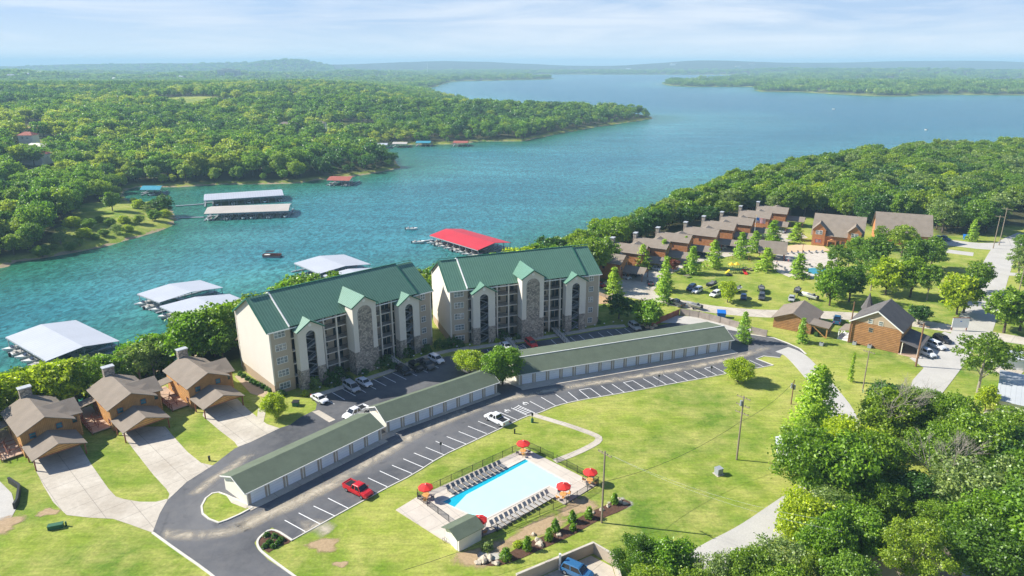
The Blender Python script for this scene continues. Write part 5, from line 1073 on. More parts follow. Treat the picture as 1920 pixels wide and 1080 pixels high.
# large log house
p = G(1590, 641); e = empty('log_house', (p.x, p.y, 0), R(-41), 'large two storey log house with dark shingles, lean-to porch and pointed turret', 'house')
W_, D_, E, RZ = 11.6, 11.5, 6.1, 9.9; s = (RZ-E)/(W_/2); o = 0.5
m = MB(); m.mat(0).xz([(0, -0.3), (W_, -0.3), (W_, E), (0, E)], 0, 0.2); m.mat(1).xz([(0, E), (W_, E), (W_/2, RZ-0.12)], 0.003, 0.2); m.mat(0).xz([(0, -0.3), (W_, -0.3), (W_, E), (W_/2, RZ-0.12), (0, E)], D_-0.2, D_); m.box(0, 0.2, 0.2, D_-0.2, -0.3, E); m.box(W_-0.2, W_, 0.2, D_-0.2, -0.3, E)
m.build('wall', [MT['log_brown'], MT['brownbase']], e)
m = MB(); m.slab([(-o, -o, E-o*s), (-o, D_+o, E-o*s), (W_/2, D_+o, RZ), (W_/2, -o, RZ)], 0.14); m.slab([(W_+o, -o, E-o*s), (W_/2, -o, RZ), (W_/2, D_+o, RZ), (W_+o, D_+o, E-o*s)], 0.14); ro = m.build('roof', MT['dark_shingle'], e)
m = MB()
for sg in (0, 1):
    xe = -o if sg == 0 else W_+o; q = [(xe, -o-0.1, E-o*s+0.03), (W_/2, -o-0.1, RZ+0.03), (W_/2, -o, RZ+0.03), (xe, -o, E-o*s+0.03)]; m.slab(q, 0.26)
m.build('bargeboard', MT['white'], ro)
for xx, zz_ in ((3.9, 6.2), (6.3, 6.2), (4.3, 4.0)): window(e, xx, zz_, 0.9, 1.0, 0.0, pane='curtained' if zz_ > 5 else 'glass', frame='brownbase' if zz_ < 5 else 'offwhite', bars=0)
m = MB(); m.slab([(W_+0.02, -0.4, 3.6), (W_+4.6, -0.4, 2.6), (W_+4.6, D_-1.0, 2.6), (W_+0.02, D_-1.0, 3.6)], 0.14); pr = m.build('porch_roof', MT['dark_shingle'], e)
m = MB(); [m.box(W_+4.0, W_+4.2, yy, yy+0.2, 0, 2.6) for yy in (-0.2, 3.2, 6.6, 9.8)]; m.box(W_+4.05, W_+4.15, -0.2, 9.9, 0.9, 1.0); m.box(W_+0.5, W_+0.7, -0.2, 0.0, 0, 3.3); m.build('post', MT['offwhite'], pr)
m = MB(); m.box(W_, W_+4.4, -0.4, D_-1.0, 0.0, 0.16); m.build('porch_floor', MT['deckboard'], e)
m = MB(); m.slab([(-2.8, 0.2, 2.5), (-0.02, 0.2, 3.2), (-0.02, 6.2, 3.2), (-2.8, 6.2, 2.5)], 0.12); pr = m.build('side_porch_roof', MT['shingle'], e)
m = MB(); [m.box(-2.7, -2.5, yy, yy+0.2, 0, 2.5) for yy in (0.3, 3.0, 5.8)]; m.box(-2.8, 0, 0.2, 6.2, 0.0, 0.2); m.box(-2.7, -2.6, 0.3, 5.8, 0.9, 1.0); m.build('side_porch_post', MT['white'], pr)
m = MB(); rings = []
for zz_, rr in ((6.0, 1.7), (7.6, 1.0), (8.9, 0.5), (10.4, 0.05)): rings.append([(0.6+rr*math.cos(t), D_+0.6+rr*math.sin(t), zz_) for t in np.linspace(0, 2*math.pi, 9)[:-1]])
m.loft(rings); tu = m.build('turret_roof', MT['dark_shingle'], e); m = MB(); m.cyl((0.6, D_+0.6, 0), (0.6, D_+0.6, 6.0), 1.3, n=8); m.build('turret_wall', MT['log'], tu)

# metal roofed buildings at the right edge
def shed(px, py, rz, L, D_, E, rise, wall, roofm, label, name='metal_roof_building', z=0):
    p = G(px, py); e = empty(name, (p.x, p.y, z), rz, label, 'building'); RZ = E+rise; s = rise/(D_/2)
    m = MB(); m.yz([(0, -0.3), (D_, -0.3), (D_, E), (D_/2, RZ-0.1), (0, E)], 0, 0.2); m.yz([(0, -0.3), (D_, -0.3), (D_, E), (D_/2, RZ-0.1), (0, E)], L-0.2, L); m.box(0.2, L-0.2, 0, 0.2, -0.3, E); m.box(0.2, L-0.2, D_-0.2, D_, -0.3, E); m.build('wall', MT[wall], e)
    m = MB(); m.slab([(-0.4, -0.4, E-0.4*s), (L+.4, -0.4, E-0.4*s), (L+.4, D_/2, RZ), (-0.4, D_/2, RZ)], 0.1); m.slab([(-0.4, D_+.4, E-0.4*s), (-0.4, D_/2, RZ), (L+.4, D_/2, RZ), (L+.4, D_+.4, E-0.4*s)], 0.1); m.build('roof', MT[roofm], e)
    m = MB(); m.box(L*0.3, L*0.3+1.0, -0.04, 0.0, 0, 2.1); m.build('door', MT['white'], e)
    return e
shed(1866, 775, R(-36), 26, 17, 3.2, 1.1, 'offwhite', 'roof_grey', 'wide grey metal roofed building at the right picture edge')
shed(1868, 690, R(-18), 14, 5.0, 2.9, 0.4, 'white', 'roof_white', 'white flat roofed mobile home right of the airy tree', 'mobile_home')
shed(1700, 1130, R(20), 9, 7, 2.8, 1.6, 'taupe', 'shingle', 'tan roofed cottage at the bottom edge under the near trees', 'cottage')
shed(1800, 1120, R(-38), 12, 7, 2.8, 1.6, 'taupe', 'roof_grey', 'grey roofed cottage at the bottom edge right of the tan one', 'cottage')
shed(1640, 372, R(10), 9, 8, 2.8, 1.6, 'white', 'roof_white', 'small white roofed building in a gap of the far right wood', 'cottage')
shed(1748, 384, R(-60), 10, 8, 3.2, 2.4, 'white', 'dark_shingle', 'dark roofed white cottage in a gap of the far right wood', 'cottage')
shed(1480, 860, R(70), 3.0, 2.2, 2.3, 0.4, 'white', 'roof_white', 'tiny white shed half hidden by the near wood edge', 'garden_shed')

# pool hut
p = G(861, 1035); hw = 2.9; e = empty('pool_hut', (p.x, p.y, 0), R(40), 'small cream pool hut with a green shingle roof at the pool corner', 'hut')
m = MB(); m.yz([(0, -0.2), (3.4, -0.2), (3.4, 2.5), (1.7, 3.15), (0, 2.5)], 0, 0.15); m.yz([(0, -0.2), (3.4, -0.2), (3.4, 2.5), (1.7, 3.15), (0, 2.5)], 3.95, 4.1); m.box(0.15, 3.95, 0, 0.15, -0.2, 2.5); m.box(0.15, 3.95, 3.25, 3.4, -0.2, 2.5); m.build('wall', MT['offwhite'], e)
m = MB(); m.slab([(-0.5, -0.4, 2.38), (4.5, -0.4, 2.38), (4.5, 1.7, 3.22), (-0.5, 1.7, 3.22)], 0.1); m.slab([(-0.5, 3.8, 2.38), (-0.5, 1.7, 3.22), (4.5, 1.7, 3.22), (4.5, 3.8, 2.38)], 0.1); m.build('roof', MT['green_shingle'], e)
m = MB(); m.box(-0.05, 0.0, 0.4, 1.2, 0, 2.0); m.build('door', MT['white'], e); m = MB(); m.box(-0.03, 0.0, 1.9, 2.9, 2.35, 2.65); m.build('gable_vent', MT['taupe'], e)

# walled yard at the bottom edge
p1, p2, p3, p4 = G(968, 1098), G(1112, 1037), G(1150, 1060), G(1170, 1130)
m = MB(); m.strip([tuple(p1), tuple(p2), tuple(p3), tuple(p4)], 0.25, 0, 1.8); w = m.build('yard_wall', MT['taupe']); tag(w, 'grey brown wall with a pale coping around the blue car at the bottom edge', 'wall')
m = MB(); m.strip([tuple(p1), tuple(p2), tuple(p3), tuple(p4)], 0.36, 1.8, 1.92); m.build('coping', MT['concrete'], w)
q = p1.lerp(p2, 0.52); m = MB(); m.box(-0.15, 0.15, -0.15, 0.15, 0, 2.7); m.build('gate_post', MT['white'], w, loc=(q.x+0.3, q.y-0.3, 0))
sheet('yard_paving', [(968, 1101), (1108, 1042), (1148, 1063), (1170, 1135), (960, 1140)], 0.03, MT['concrete'])

# far houses among the woods
far_lab = ['wide brick red hipped roof at the left edge beyond the cove', 'upper red roofed house in the woods at the far left', 'middle red roofed house in the woods at the far left', 'white house below the red roofs at the far left', 'hip roofed house in the far wood above the docks', 'house half hidden in the far wood left of the hip roofed one', 'small house topmost in that far wood clearing', 'long pale roof far off in the left woods', 'pale roof just left of the long pale one']
for (nm, px, py, L, D_, mt), lb in zip(FH, far_lab):
    p = G(px, py+4, -4); z = ground_z(p.x, p.y); p = G(px, py+4, z+2); E = 4.5 if L < 15 else 3.4
    e = empty('house', (p.x-L/2, p.y, ground_z(p.x, p.y)+4), 0, lb, 'house', 'houses in the far woods'); m = MB(); m.box(0, L, 0, D_, -6, E); m.build('wall', MT['offwhite'], e)
    m = MB(); o = 0.7; h = 2.6; m.loft([[(-o, -o, E), (L+o, -o, E), (L+o, D_+o, E), (-o, D_+o, E)], [(L*0.3, D_*0.48, E+h), (L*0.7, D_*0.48, E+h), (L*0.7, D_*0.52, E+h), (L*0.3, D_*0.52, E+h)]]); m.build('roof', MT[mt], e)
    window(e, L*0.25, 1.4, 1.4, 1.4, 0.0); window(e, L*0.6, 1.4, 1.4, 1.4, 0.0)
# hotel tower on the horizon
dd_ = 3500.0; x0 = (405-960)/1357*dd_; e = empty('hotel_tower', (x0, dd_, ground_z(x0+50, dd_)), 0, 'pale high rise block standing above the far left woods', 'building')
m = MB(); zt = 44-e.location.z; m.box(0, 30, 0, 25, -5, zt-6); m.box(22, 52, 5, 30, -5, zt); m.box(48, 80, 0, 25, -5, zt-4); m.box(78, 104, 5, 30, -5, zt-8); m.build('wall', MT['stucco'], e)
m = MB()
for fx in range(2, 100, 7):
    for fz in range(3, int(zt-10), 5): m.box(fx, fx+3.2, -0.6 if (fx < 28 or 50 < fx < 76) else 4.4, 0.0 if (fx < 28 or 50 < fx < 76) else 5.0, fz, fz+2.2)
m.build('window_rows', MT['glass'], e)
x0 = (801-960)/1357*5200; tag(MB().cyl((x0, 5200, 0), (x0, 5200, 72), 1.6, 0.8, 6).build('radio_mast', MT['white']), 'thin white mast on the far shore', 'mast')
r = random.Random(5)
for i in range(26):
    px_, dd_ = r.uniform(0, 560) if i < 18 else r.uniform(1150, 1900), r.uniform(2300, 3300) if i < 18 else r.uniform(5600, 7200); x_ = (px_-960)/1357*dd_; z_ = ground_z(x_, dd_)
    if z_ < WZ+1: continue
    L = r.uniform(18, 34)*(1 if i < 18 else 2.0); e = empty('house', (x_, dd_, z_), r.uniform(-.4, .4), 'distant pale house on the hazy far shore', 'house', 'distant pale houses on the hazy hills'); m = MB(); m.box(0, L, 0, 12, -3, 9); m.build('wall', MT['offwhite'], e)
    m = MB(); m.loft([[(-1, -1, 9), (L+1, -1, 9), (L+1, 13, 9), (-1, 13, 9)], [(2, 5.8, 14), (L-2, 5.8, 14), (L-2, 6.2, 14), (2, 6.2, 14)]]); m.build('roof', MT[r.choice(['brickred', 'roof_grey', 'shingle', 'roof_white'])], e)

# ------------------------------------------------------------------ boat docks
def boat_proto():
    e = empty('motor_boat', (0, 0, 0), 0, 'x', 'boat'); m = MB(); rings = []
    for x_, w_, z0, z1 in ((-2.9, 1.05, 0.05, 0.85), (-1, 1.2, -0.05, 0.9), (1.0, 1.15, 0.0, 1.0), (2.3, 0.7, 0.2, 1.15), (3.1, 0.06, 0.6, 1.28)): rings.append([(x_, -w_*0.6, z0), (x_, -w_, z1), (x_, w_, z1), (x_, w_*0.6, z0)])
    m.loft(rings); m.build('hull', MT['white'], e)
    m = MB(); m.box(-2.5, 0.9, -0.8, 0.8, 0.9, 1.02); m.box(-1.9, -1.4, -0.8, 0.8, 1.02, 1.5); m.build('cockpit', MT['sling_tan'], e)
    m = MB(); m.slab([(0.5, -0.85, 1.6), (1.3, -0.8, 1.02), (1.3, 0.8, 1.02), (0.5, 0.85, 1.6)], 0.05); m.build('windshield', MT['car_glass'], e)
    m = MB(); m.box(-3.5, -2.9, -0.25, 0.25, 0.1, 1.25); m.build('outboard_motor', MT['plastic_black'], e); return e
BOAT = boat_proto(); BOATN = [0]
def add_boat(x, y, rz, label, group=None):
    b = BOAT if BOATN[0] == 0 else copy_tree(BOAT); BOATN[0] += 1; b.location = (x, y, WZ); b.rotation_euler = (0, 0, rz); tag(b, label, 'boat', group); return b
def dock(A, B, D, roofm, label, rise=1.5, ze=-10.2, boats_n=0, side='AB', blabel='', group=None, deck_out=1.6, dark=True, nposts=None, Cp=None):
    A, B, D = (G(q[0], q[1], ze) for q in (A, B, D)); u = B-A; v = D-A; L = u.length; W_ = v.length; ang = math.atan2(u.y, u.x)
    # local frame: x along A->B, y towards D (made square)
    ux = u.normalized(); yv = Vector((-ux.y, ux.x, 0)); sgn = 1 if v.dot(yv) > 0 else -1; W_ = abs(v.dot(yv)); sk = v.dot(ux)
    e = empty('boat_dock', (A.x, A.y, WZ), ang, label, 'dock', group); E = ze-WZ; Y = lambda t: sgn*t*W_
    def sx(x_, t): return x_+sk*t
    m = MB(); RZ = E+rise
    m.slab([(sx(0, 0), Y(0), E), (sx(L, 0), Y(0), E), (sx(L, .5), Y(.5), RZ), (sx(0, .5), Y(.5), RZ)], 0.12); m.slab([(sx(0, 1), Y(1), E), (sx(L, 1), Y(1), E), (sx(L, .5), Y(.5), RZ), (sx(0, .5), Y(.5), RZ)], 0.12)
    m.build('roof', MT[roofm], e)
    m = MB(); n = nposts or max(3, int(L/4.2)); f = MB()
    for i in range(n+1):
        x_ = 0.25+(L-0.5)*i/n
        for t in (0.02, 0.98): MB().box(sx(x_, t)-0.09, sx(x_, t)+0.09, Y(t)-0.09, Y(t)+0.09, -0.6, E-0.05).build('post', MT['grey_metal'], e)
        if W_ > 12: MB().box(sx(x_, .5)-0.09, sx(x_, .5)+0.09, Y(.5)-0.09, Y(.5)+0.09, -0.6, RZ-0.1).build('post', MT['grey_metal'], e)
        a, b = sorted((Y(-deck_out/W_), Y(1+deck_out/W_))); f.box(x_-0.45, x_+0.45, a, b, 0.25, 0.5) if abs(sk) < 3 else [f.box(sx(x_, t)-0.45, sx(x_, t)+0.45, *sorted((Y(t), Y(t+0.5))), 0.25, 0.5) for t in (0, 0.5)]
    a, b = sorted((Y(.5)-0.9, Y(.5)+0.9)); f.box(sx(0, .5)-deck_out*0.5, sx(L, .5)+deck_out, a, b, 0.26, 0.52)
    f.build('walkway', MT['wood_grey'] if not dark else MT['grey_metal'], e)
    t = MB(); t.box(0, L, Y(0)-0.05, Y(0)+0.05, E-0.5, E-0.12); t.build('truss', MT['grey_metal'], e)
    for i in range(boats_n):
        x_ = (L/n)*(int((i+0.5)*n/boats_n)+0.5); t_ = 0.0 if side == 'AB' else 1.0; out = -1 if side == 'AB' else 1
        loc = Vector((sx(x_, t_), Y(t_)-out*sgn*1.2, 0)); loc = Matrix.Rotation(ang, 3, 'Z') @ loc
        add_boat(A.x+loc.x, A.y+loc.y, ang+(sgn*out)*math.pi/2+math.pi*(i % 3 == 1), blabel, 'boats moored in the slips of the ' + group if group else None)
    if boats_n == 0 or side == 'both': pass
    return e
dock((10, 632), (87, 677), (142, 600), 'roof_white', 'large white roofed dock at the left edge below the cabins', 1.3, boats_n=6, blabel='white motor boat under the leftmost white dock roof', group='leftmost white dock')
dock((257, 551), (299, 567), (375, 525), 'roof_white', 'white roofed dock in the middle of the bay, farther of the pair', 1.1, boats_n=3, blabel='motor boat under the farther middle dock', group='farther middle dock')
dock((299, 574), (345, 596), (430, 551), 'roof_white', 'white roofed dock partly behind the trees, nearer of the pair', 1.1, boats_n=3, blabel='motor boat under the nearer middle dock', group='nearer middle dock')
dock((551, 493), (599, 513), (645, 477), 'roof_white', 'white roofed dock behind the left apartment roof, farther one', 1.2, boats_n=0)
dock((606, 516), (655, 538), (700, 502), 'roof_white', 'white roofed dock half hidden by the left apartment roof, nearer one', 1.1, boats_n=0)
dock((805, 441), (896, 469), (866, 429), 'roof_red', 'long red roofed dock beyond the right apartment block', 1.6, boats_n=8, blabel='motor boat nosing out from under the red dock roof', group='red dock')
dock((382, 376), (532, 366), (384, 364), 'roof_white', 'far white roofed dock, upper of the two beside the grassy point', 1.4, boats_n=5, blabel='boat under the upper far white dock', group='upper far dock')
dock((382, 401), (541, 395), (396, 387), 'roof_beige', 'far beige roofed dock, lower of the two beside the grassy point', 1.4, boats_n=6, blabel='boat under the lower far beige dock', group='lower far dock')
dock((262, 356), (300, 356), (268, 348), 'roof_teal', 'small blue roofed dock tucked in the cove', 0.5, boats_n=1, blabel='white boat at the small blue dock', group='small blue dock')
dock((612, 338), (655, 339), (625, 330), 'brickred', 'small brick red roofed dock on the far stony point', 1.2, boats_n=2, blabel='boat at the small brick red dock', group='small brick red dock')
for q, rf_, lb in (((698, 272), 'roof_white', 'tiny dock partly behind the trees of the far cove'), ((735, 270), 'roof_beige', 'tiny beige dock second in the far cove'), ((779, 268), 'roof_teal', 'tiny bluish dock third in the far cove'), ((849, 268), 'brickred', 'tiny reddish dock at the end of the far cove')):
    dock(q, (q[0]+28, q[1]), (q[0]+3, q[1]-4), rf_, lb, 0.9)
for (a, b), lb in (((( 329, 386), (382, 382)), 'thin floating gangway to the upper far dock'), (((336, 408), (382, 407)), 'thin floating gangway to the lower far dock'), (((780, 454), (812, 449)), 'short walkway from the red dock')):
    tag(MB().strip([tuple(G(*a, WZ+0.4)), tuple(G(*b, WZ+0.4))], 1.6, WZ+0.1, WZ+0.45).build('gangway', MT['grey_metal']), lb, 'gangway')
p = G(785, 456, WZ); add_boat(p.x, p.y, R(10), 'small white boat moored at the tip of the red dock walkway')
# pontoon boat on open water
p = G(511, 482, WZ); e = empty('pontoon_boat', tuple(p), R(2), 'pontoon boat with dark canopy crossing the open bay', 'boat')
m = MB()
for yy in (-1.1, 1.1): m.cyl((-4.0, yy, 0.15), (3.4, yy, 0.15), 0.38, n=10); m.cyl((3.4, yy, 0.15), (4.2, yy, 0.35), 0.38, 0.08, n=10)
m.build('pontoon', MT['grey_metal'], e); m = MB(); m.box(-4, 3.7, -1.4, 1.4, 0.5, 0.62); m.build('deck', MT['sling_tan'], e)
m = MB()
for a in ((-4, 3.7, -1.42, -1.36), (-4, 3.7, 1.36, 1.42), (-4, -3.94, -1.4, 1.4), (3.64, 3.7, -1.4, 1.4)): m.box(a[0], a[1], a[2], a[3], 0.62, 1.35)
m.build('rail', MT['maroon' if 'maroon' in MT else 'brickred'], e); m = MB(); m.box(-3.6, -1.2, -1.2, 1.2, 0.62, 1.05); m.box(1.4, 3.4, -1.2, -0.6, 0.62, 1.1); m.build('seat', MT['white'], e)
m = MB(); m.slab([(-2.6, -1.4, 2.7), (0.9, -1.4, 2.7), (0.9, 1.4, 2.7), (-2.6, 1.4, 2.7)], 0.08); [m.cyl((xx, yy, 0.7), (xx, yy, 2.7), 0.04, n=5) for xx in (-2.4, 0.7) for yy in (-1.35, 1.35)]; m.build('canopy', MT['dark_metal'], e)
# small sail / buoy and distant boats
for i, (px_, py_, lb) in enumerate(((772, 431, 'white buoy boat left of the red dock'), (1232, 158, 'tiny white boat off the far wooded point'), (1640, 181, 'tiny white boat on the far shore of the island'), (1736, 244, 'tiny white boat far out on open water'), (1563, 205, 'tiny white boat between the two far shores'))):
    p = G(px_, py_, WZ); add_boat(p.x, p.y, R(30*i), lb)

# ------------------------------------------------------------------ vehicles
def car_proto(kind, col):
    spec = {'sedan': (4.75, 0.91, 0.80, 0.92, 1.44, (-1.75, -1.15, 0.45, 1.15)), 'suv': (4.75, 0.96, 0.95, 1.06, 1.74, (-2.15, -1.85, 0.55, 1.15)), 'van': (5.1, 0.98, 0.92, 1.04, 1.76, (-2.35, -2.1, 0.75, 1.55)),
            'pickup': (5.75, 1.0, 1.02, 1.12, 1.86, (-0.75, -0.50, 0.85, 1.45)), 'jeep': (4.2, 0.92, 1.05, 1.12, 1.84, (-1.95, -1.9, 0.35, 0.60))}[kind]
    L, w, zr, zh, zt, (c0, c1, c2, c3) = spec; P_ = PAINT[col]; e = empty('parked_car' if kind != 'pickup' else 'pickup_truck', (0, 0, 0), 0, 'x', 'car' if kind != 'pickup' else 'truck')
    def ring(x, ww, zb, zm, z): return [(x, -ww*.88, zb), (x, -ww, zb+.15), (x, -ww, zm), (x, -ww*.93, z-.04), (x, -ww*.75, z), (x, ww*.75, z), (x, ww*.93, z-.04), (x, ww, zm), (x, ww, zb+.15), (x, ww*.88, zb)]
    m = MB(); h = L/2; tail = zh+(0.0 if kind != 'pickup' else 0.02); nose = 0.72 if kind != 'jeep' else 0.98
    m.loft([ring(-h, w*.86, .42, .7, tail-.12), ring(-h+.12, w*.96, .32, .72, tail), ring(-h+.8, w, .26, .74, zh), ring(0, w, .24, .74, zh), ring(h-1.35, w, .26, .74, zh-.01), ring(h-.5, w*.97, .28, .7, (zh+nose)/2+.08), ring(h-.1, w*.88, .32, .62, nose+.06), ring(h, w*.78, .42, .58, nose-.05)])
    body = m.build('body', P_, e, smooth=False)
    g = MB(); zb = zh-.03
    g.loft([[(c0, -w*.90, zb), (c3, -w*.88, zb), (c3, w*.88, zb), (c0, w*.90, zb)], [(c1, -w*.74, zt-.07), (c2, -w*.72, zt-.07), (c2, w*.72, zt-.07), (c1, w*.74, zt-.07)]]); g.build('windows', MT['car_glass'], body)
    r = MB(); r.loft([[(c1-.06, -w*.76, zt-.08), (c2+.08, -w*.74, zt-.08), (c2+.08, w*.74, zt-.08), (c1-.06, w*.76, zt-.08)], [(c1+.1, -w*.62, zt), (c2-.12, -w*.60, zt), (c2-.12, w*.60, zt), (c1+.1, w*.62, zt)]])
    for fr in ((c0, c1, .0), (c3, c2, .0), ((c0+c3)/2-.15, (c1+c2)/2-.12, 1)):
        for sg in (-1, 1):
            a, b = fr[0], fr[1]; t = .07
            r.loft([[(a-t, sg*w*.905, zb), (a+t, sg*w*.905, zb), (a+t, sg*w*.86, zb), (a-t, sg*w*.86, zb)], [(b-t, sg*w*.76, zt-.07), (b+t, sg*w*.76, zt-.07), (b+t, sg*w*.71, zt-.07), (b-t, sg*w*.71, zt-.07)]])
    r.build('car_roof', P_ if kind != 'jeep' else MT['plastic_black'], body)
    if kind == 'pickup':
        b = MB(); b.box(-h+.2, c0-.12, -w*.80, w*.80, zh-.002, zh+.012); b.build('cargo_bed', MT['plastic_black'], e)
        b = MB()
        for sg in (-1, 1): b.box(-h+.05, c0-.02, sg*w*.90-.07, sg*w*.90+.07, zh-.02, zh+.13)
        b.box(-h+.02, -h+.13, -w*.93, w*.93, zh-.2, zh+.13); b.build('bed_side', P_, e)
    wx_ = h*.62; rw = .36 if kind in ('suv', 'pickup', 'jeep') else .32
    for sx_ in (-1, 1):
        for sg in (-1, 1):
            t = MB(); t.cyl((sx_*wx_, sg*(w-.20), rw), (sx_*wx_, sg*(w+.03), rw), rw, n=14); wh = t.build('wheel', MT['rubber'], e)
            t = MB(); t.cyl((sx_*wx_, sg*(w+.02), rw), (sx_*wx_, sg*(w+.045), rw), rw*.60, n=10); t.build('rim', MT['rim'], wh)
    for sg in (-1, 1):
        t = MB(); t.box(h-.28, h-.05, sg*w*.62-.18, sg*w*.62+.18, nose-.14, nose+.02); t.build('headlight', MT['curtained'], e)
        t = MB(); t.box(-h-.01, -h+.10, sg*w*.70-.12, sg*w*.70+.12, .72, .98); t.build('tail_light', MT['red_paint'], e)
    t = MB(); t.box(h-.06, h+.03, -w*.45, w*.45, .42, .64); t.build('grille', MT['plastic_black'], e)
    t = MB(); [t.box(c3-.35, c3-.20, sg*(w+.12)-.1, sg*(w+.12)+.1, zh-.04, zh+.12) for sg in (-1, 1)]; t.build('mirror', P_, e)
    return e
CARS = {}
def car(kind, col, px, py, tx, ty, label, group=None):
    """px,py ground point under the car; tx,ty another point towards which the nose points"""
    a, b = G(px, py), G(tx, ty); rz = math.atan2(b.y-a.y, b.x-a.x)
    if (kind, col) not in CARS: o = CARS[(kind, col)] = car_proto(kind, col)
    else: o = copy_tree(CARS[(kind, col)])
    o.location = (a.x, a.y, 0.03); o.rotation_euler = (0, 0, rz); tag(o, label, None, group); return o
g1 = 'cars parked before the left apartment block'; g2 = 'cars parked before the right apartment block'; g3 = 'cars on the village lawn'; g4 = 'cars by the log cabins and the log house'
car('pickup', 'red', 672, 924, 700, 938, 'bright red pickup truck parked alone in the lower bays')
car('pickup', 'white', 931, 791, 905, 778, 'white pickup truck in the lower bays above the pool')
car('sedan', 'white', 600, 752, 625, 766, 'white sedan parked beside the grass island, first before the block', g1)
car('van', 'silver', 660, 730, 678, 742, 'silver minivan in the sun, left of a white sedan', g1)
car('sedan', 'white', 683, 721, 704, 733, 'white sedan parked right of the silver minivan', g1)
car('suv', 'black', 757, 699, 776, 710, 'black estate car leftmost of the dark cars', g1)
car('jeep', 'black', 780, 693, 803, 706, 'black off-road jeep with open rack between dark cars', g1)
car('pickup', 'darkgrey', 799, 688, 820, 700, 'dark grey pickup right of the black jeep', g1)
car('suv', 'white', 818, 678, 842, 690, 'white estate car at the right end of the shaded bays', g1)
car('pickup', 'white', 667, 779, 640, 792, 'white pickup showing only its roof behind the garage ridge')
car('sedan', 'white', 949, 653, 962, 664, 'white sedan partly behind the round fresh green tree', g2)
car('suv', 'red', 996, 648, 1010, 660, 'red van beside the striped bay', g2)
car('suv', 'silver', 1190, 616, 1204, 626, 'silver car last in the row near the broad tree', g2)
car('suv', 'navy', 1296, 543, 1282, 552, 'dark blue car leftmost on the lawn', g3); car('suv', 'white', 1307, 548, 1290, 557, 'white car with a boat trailer behind it, leftmost white one', g3)
car('suv', 'white', 1341, 555, 1325, 563, 'white car left of the bright young tree', g3); car('sedan', 'navy', 1394, 560, 1392, 572, 'navy car right of the bright young tree', g3)
car('suv', 'darkgrey', 1428, 560, 1427, 572, 'dark grey car with a boat trailer, in the middle of the lawn row', g3); car('sedan', 'silver', 1484, 563, 1482, 575, 'pale silver car last on the lawn', g3)
car('suv', 'white', 1172, 522, 1186, 527, 'white car before the second red cabin carport', g4); car('suv', 'navy', 1190, 516, 1204, 521, 'dark blue car under the second carport', g4); car('sedan', 'darkgrey', 1219, 533, 1216, 524, 'dark car alone at the court edge', g4)
car('sedan', 'red', 1124, 537, 1136, 541, 'red car under the first carport', g4); car('suv', 'navy', 1318, 481, 1328, 484, 'blue car before the fifth red cabin', g4); car('suv', 'white', 1351, 466, 1360, 469, 'white car under the sixth carport', g4)
car('suv', 'navy', 1372, 465, 1382, 468, 'blue car right of the sixth carport', g4); car('sedan', 'white', 1230, 506, 1240, 509, 'white car before the third red cabin', g4); car('sedan', 'maroon', 1486, 446, 1475, 449, 'dark maroon car at the end of the village court', g4); car('suv', 'silver', 1462, 436, 1472, 438, 'silver car under the last carports', g4)
car('pickup', 'darkgrey', 1268, 572, 1254, 566, 'dark pickup towing a boat trailer on the lane')
car('pickup', 'blue', 1569, 604, 1571, 592, 'blue and white pickup between the workshop and the log house'); car('pickup', 'blue', 1768, 450, 1778, 452, 'blue pickup on the far gravel drive')
car('suv', 'white', 1737, 666, 1753, 674, 'white car nearest the brown pole at the log house', g4); car('suv', 'white', 1755, 652, 1774, 660, 'white car in the middle beside the log house porch', g4); car('suv', 'black', 1766, 640, 1784, 648, 'black car farthest in the row beside the log house', g4)
car('suv', 'blue', 1082, 1078, 1100, 1086, 'blue car in the shade of the walled yard')

# boats on trailers
def trailer_boat(px, py, tx, ty, label, col='sling_tan'):
    a, b = G(px, py), G(tx, ty); e = empty('trailered_boat', (a.x, a.y, 0.02), math.atan2(b.y-a.y, b.x-a.x), label, 'boat', 'boats on trailers in the village'); m = MB()
    m.loft([[(x_, -w_*.55, z0), (x_, -w_, z1), (x_, w_, z1), (x_, w_*.55, z0)] for x_, w_, z0, z1 in ((-2.6, .95, .65, 1.35), (0, 1.05, .6, 1.4), (1.6, .8, .7, 1.5), (2.7, .08, 1.1, 1.6))]); hu = m.build('hull', MT[col], e)
    m = MB(); m.box(-2.2, 0.8, -.7, .7, 1.38, 1.46); m.box(-1.5, -1.0, -.6, .6, 1.46, 1.9); m.build('seat', MT['darkseat'] if 'darkseat' in MT else MT['sling'], hu)
    m = MB(); m.box(-2.6, 2.0, -.06, .06, .42, .55); m.box(2.0, 4.0, -.05, .05, .42, .52); m.box(-.8, -.6, -1.0, 1.0, .35, .48); m.build('trailer_frame', MT['grey_metal'], e)
    for sg in (-1, 1): m = MB(); m.cyl((-.7, sg*.9, .3), (-.7, sg*1.1, .3), .3, n=10); m.build('wheel', MT['rubber'], e)
    m = MB(); m.box(-3.1, -2.6, -.2, .2, .8, 1.7); m.build('outboard_motor', MT['plastic_black'], e)
trailer_boat(1332, 539, 1316, 545, 'boat on a trailer behind the leftmost white lawn car', 'dark_metal'); trailer_boat(1379, 548, 1367, 554, 'pale boat on a trailer behind the bright young tree', 'white')
trailer_boat(1427, 548, 1428, 560, 'dark boat on a trailer behind the dark grey lawn car', 'dark_metal'); trailer_boat(1494, 551, 1489, 560, 'dark boat on a trailer behind the silver lawn car', 'dark_metal'); trailer_boat(1517, 560, 1504, 556, 'white boat on a trailer last on the lawn', 'white')
trailer_boat(1300, 578, 1280, 572, 'long beige boat on the trailer towed by the dark pickup', 'sling_tan')

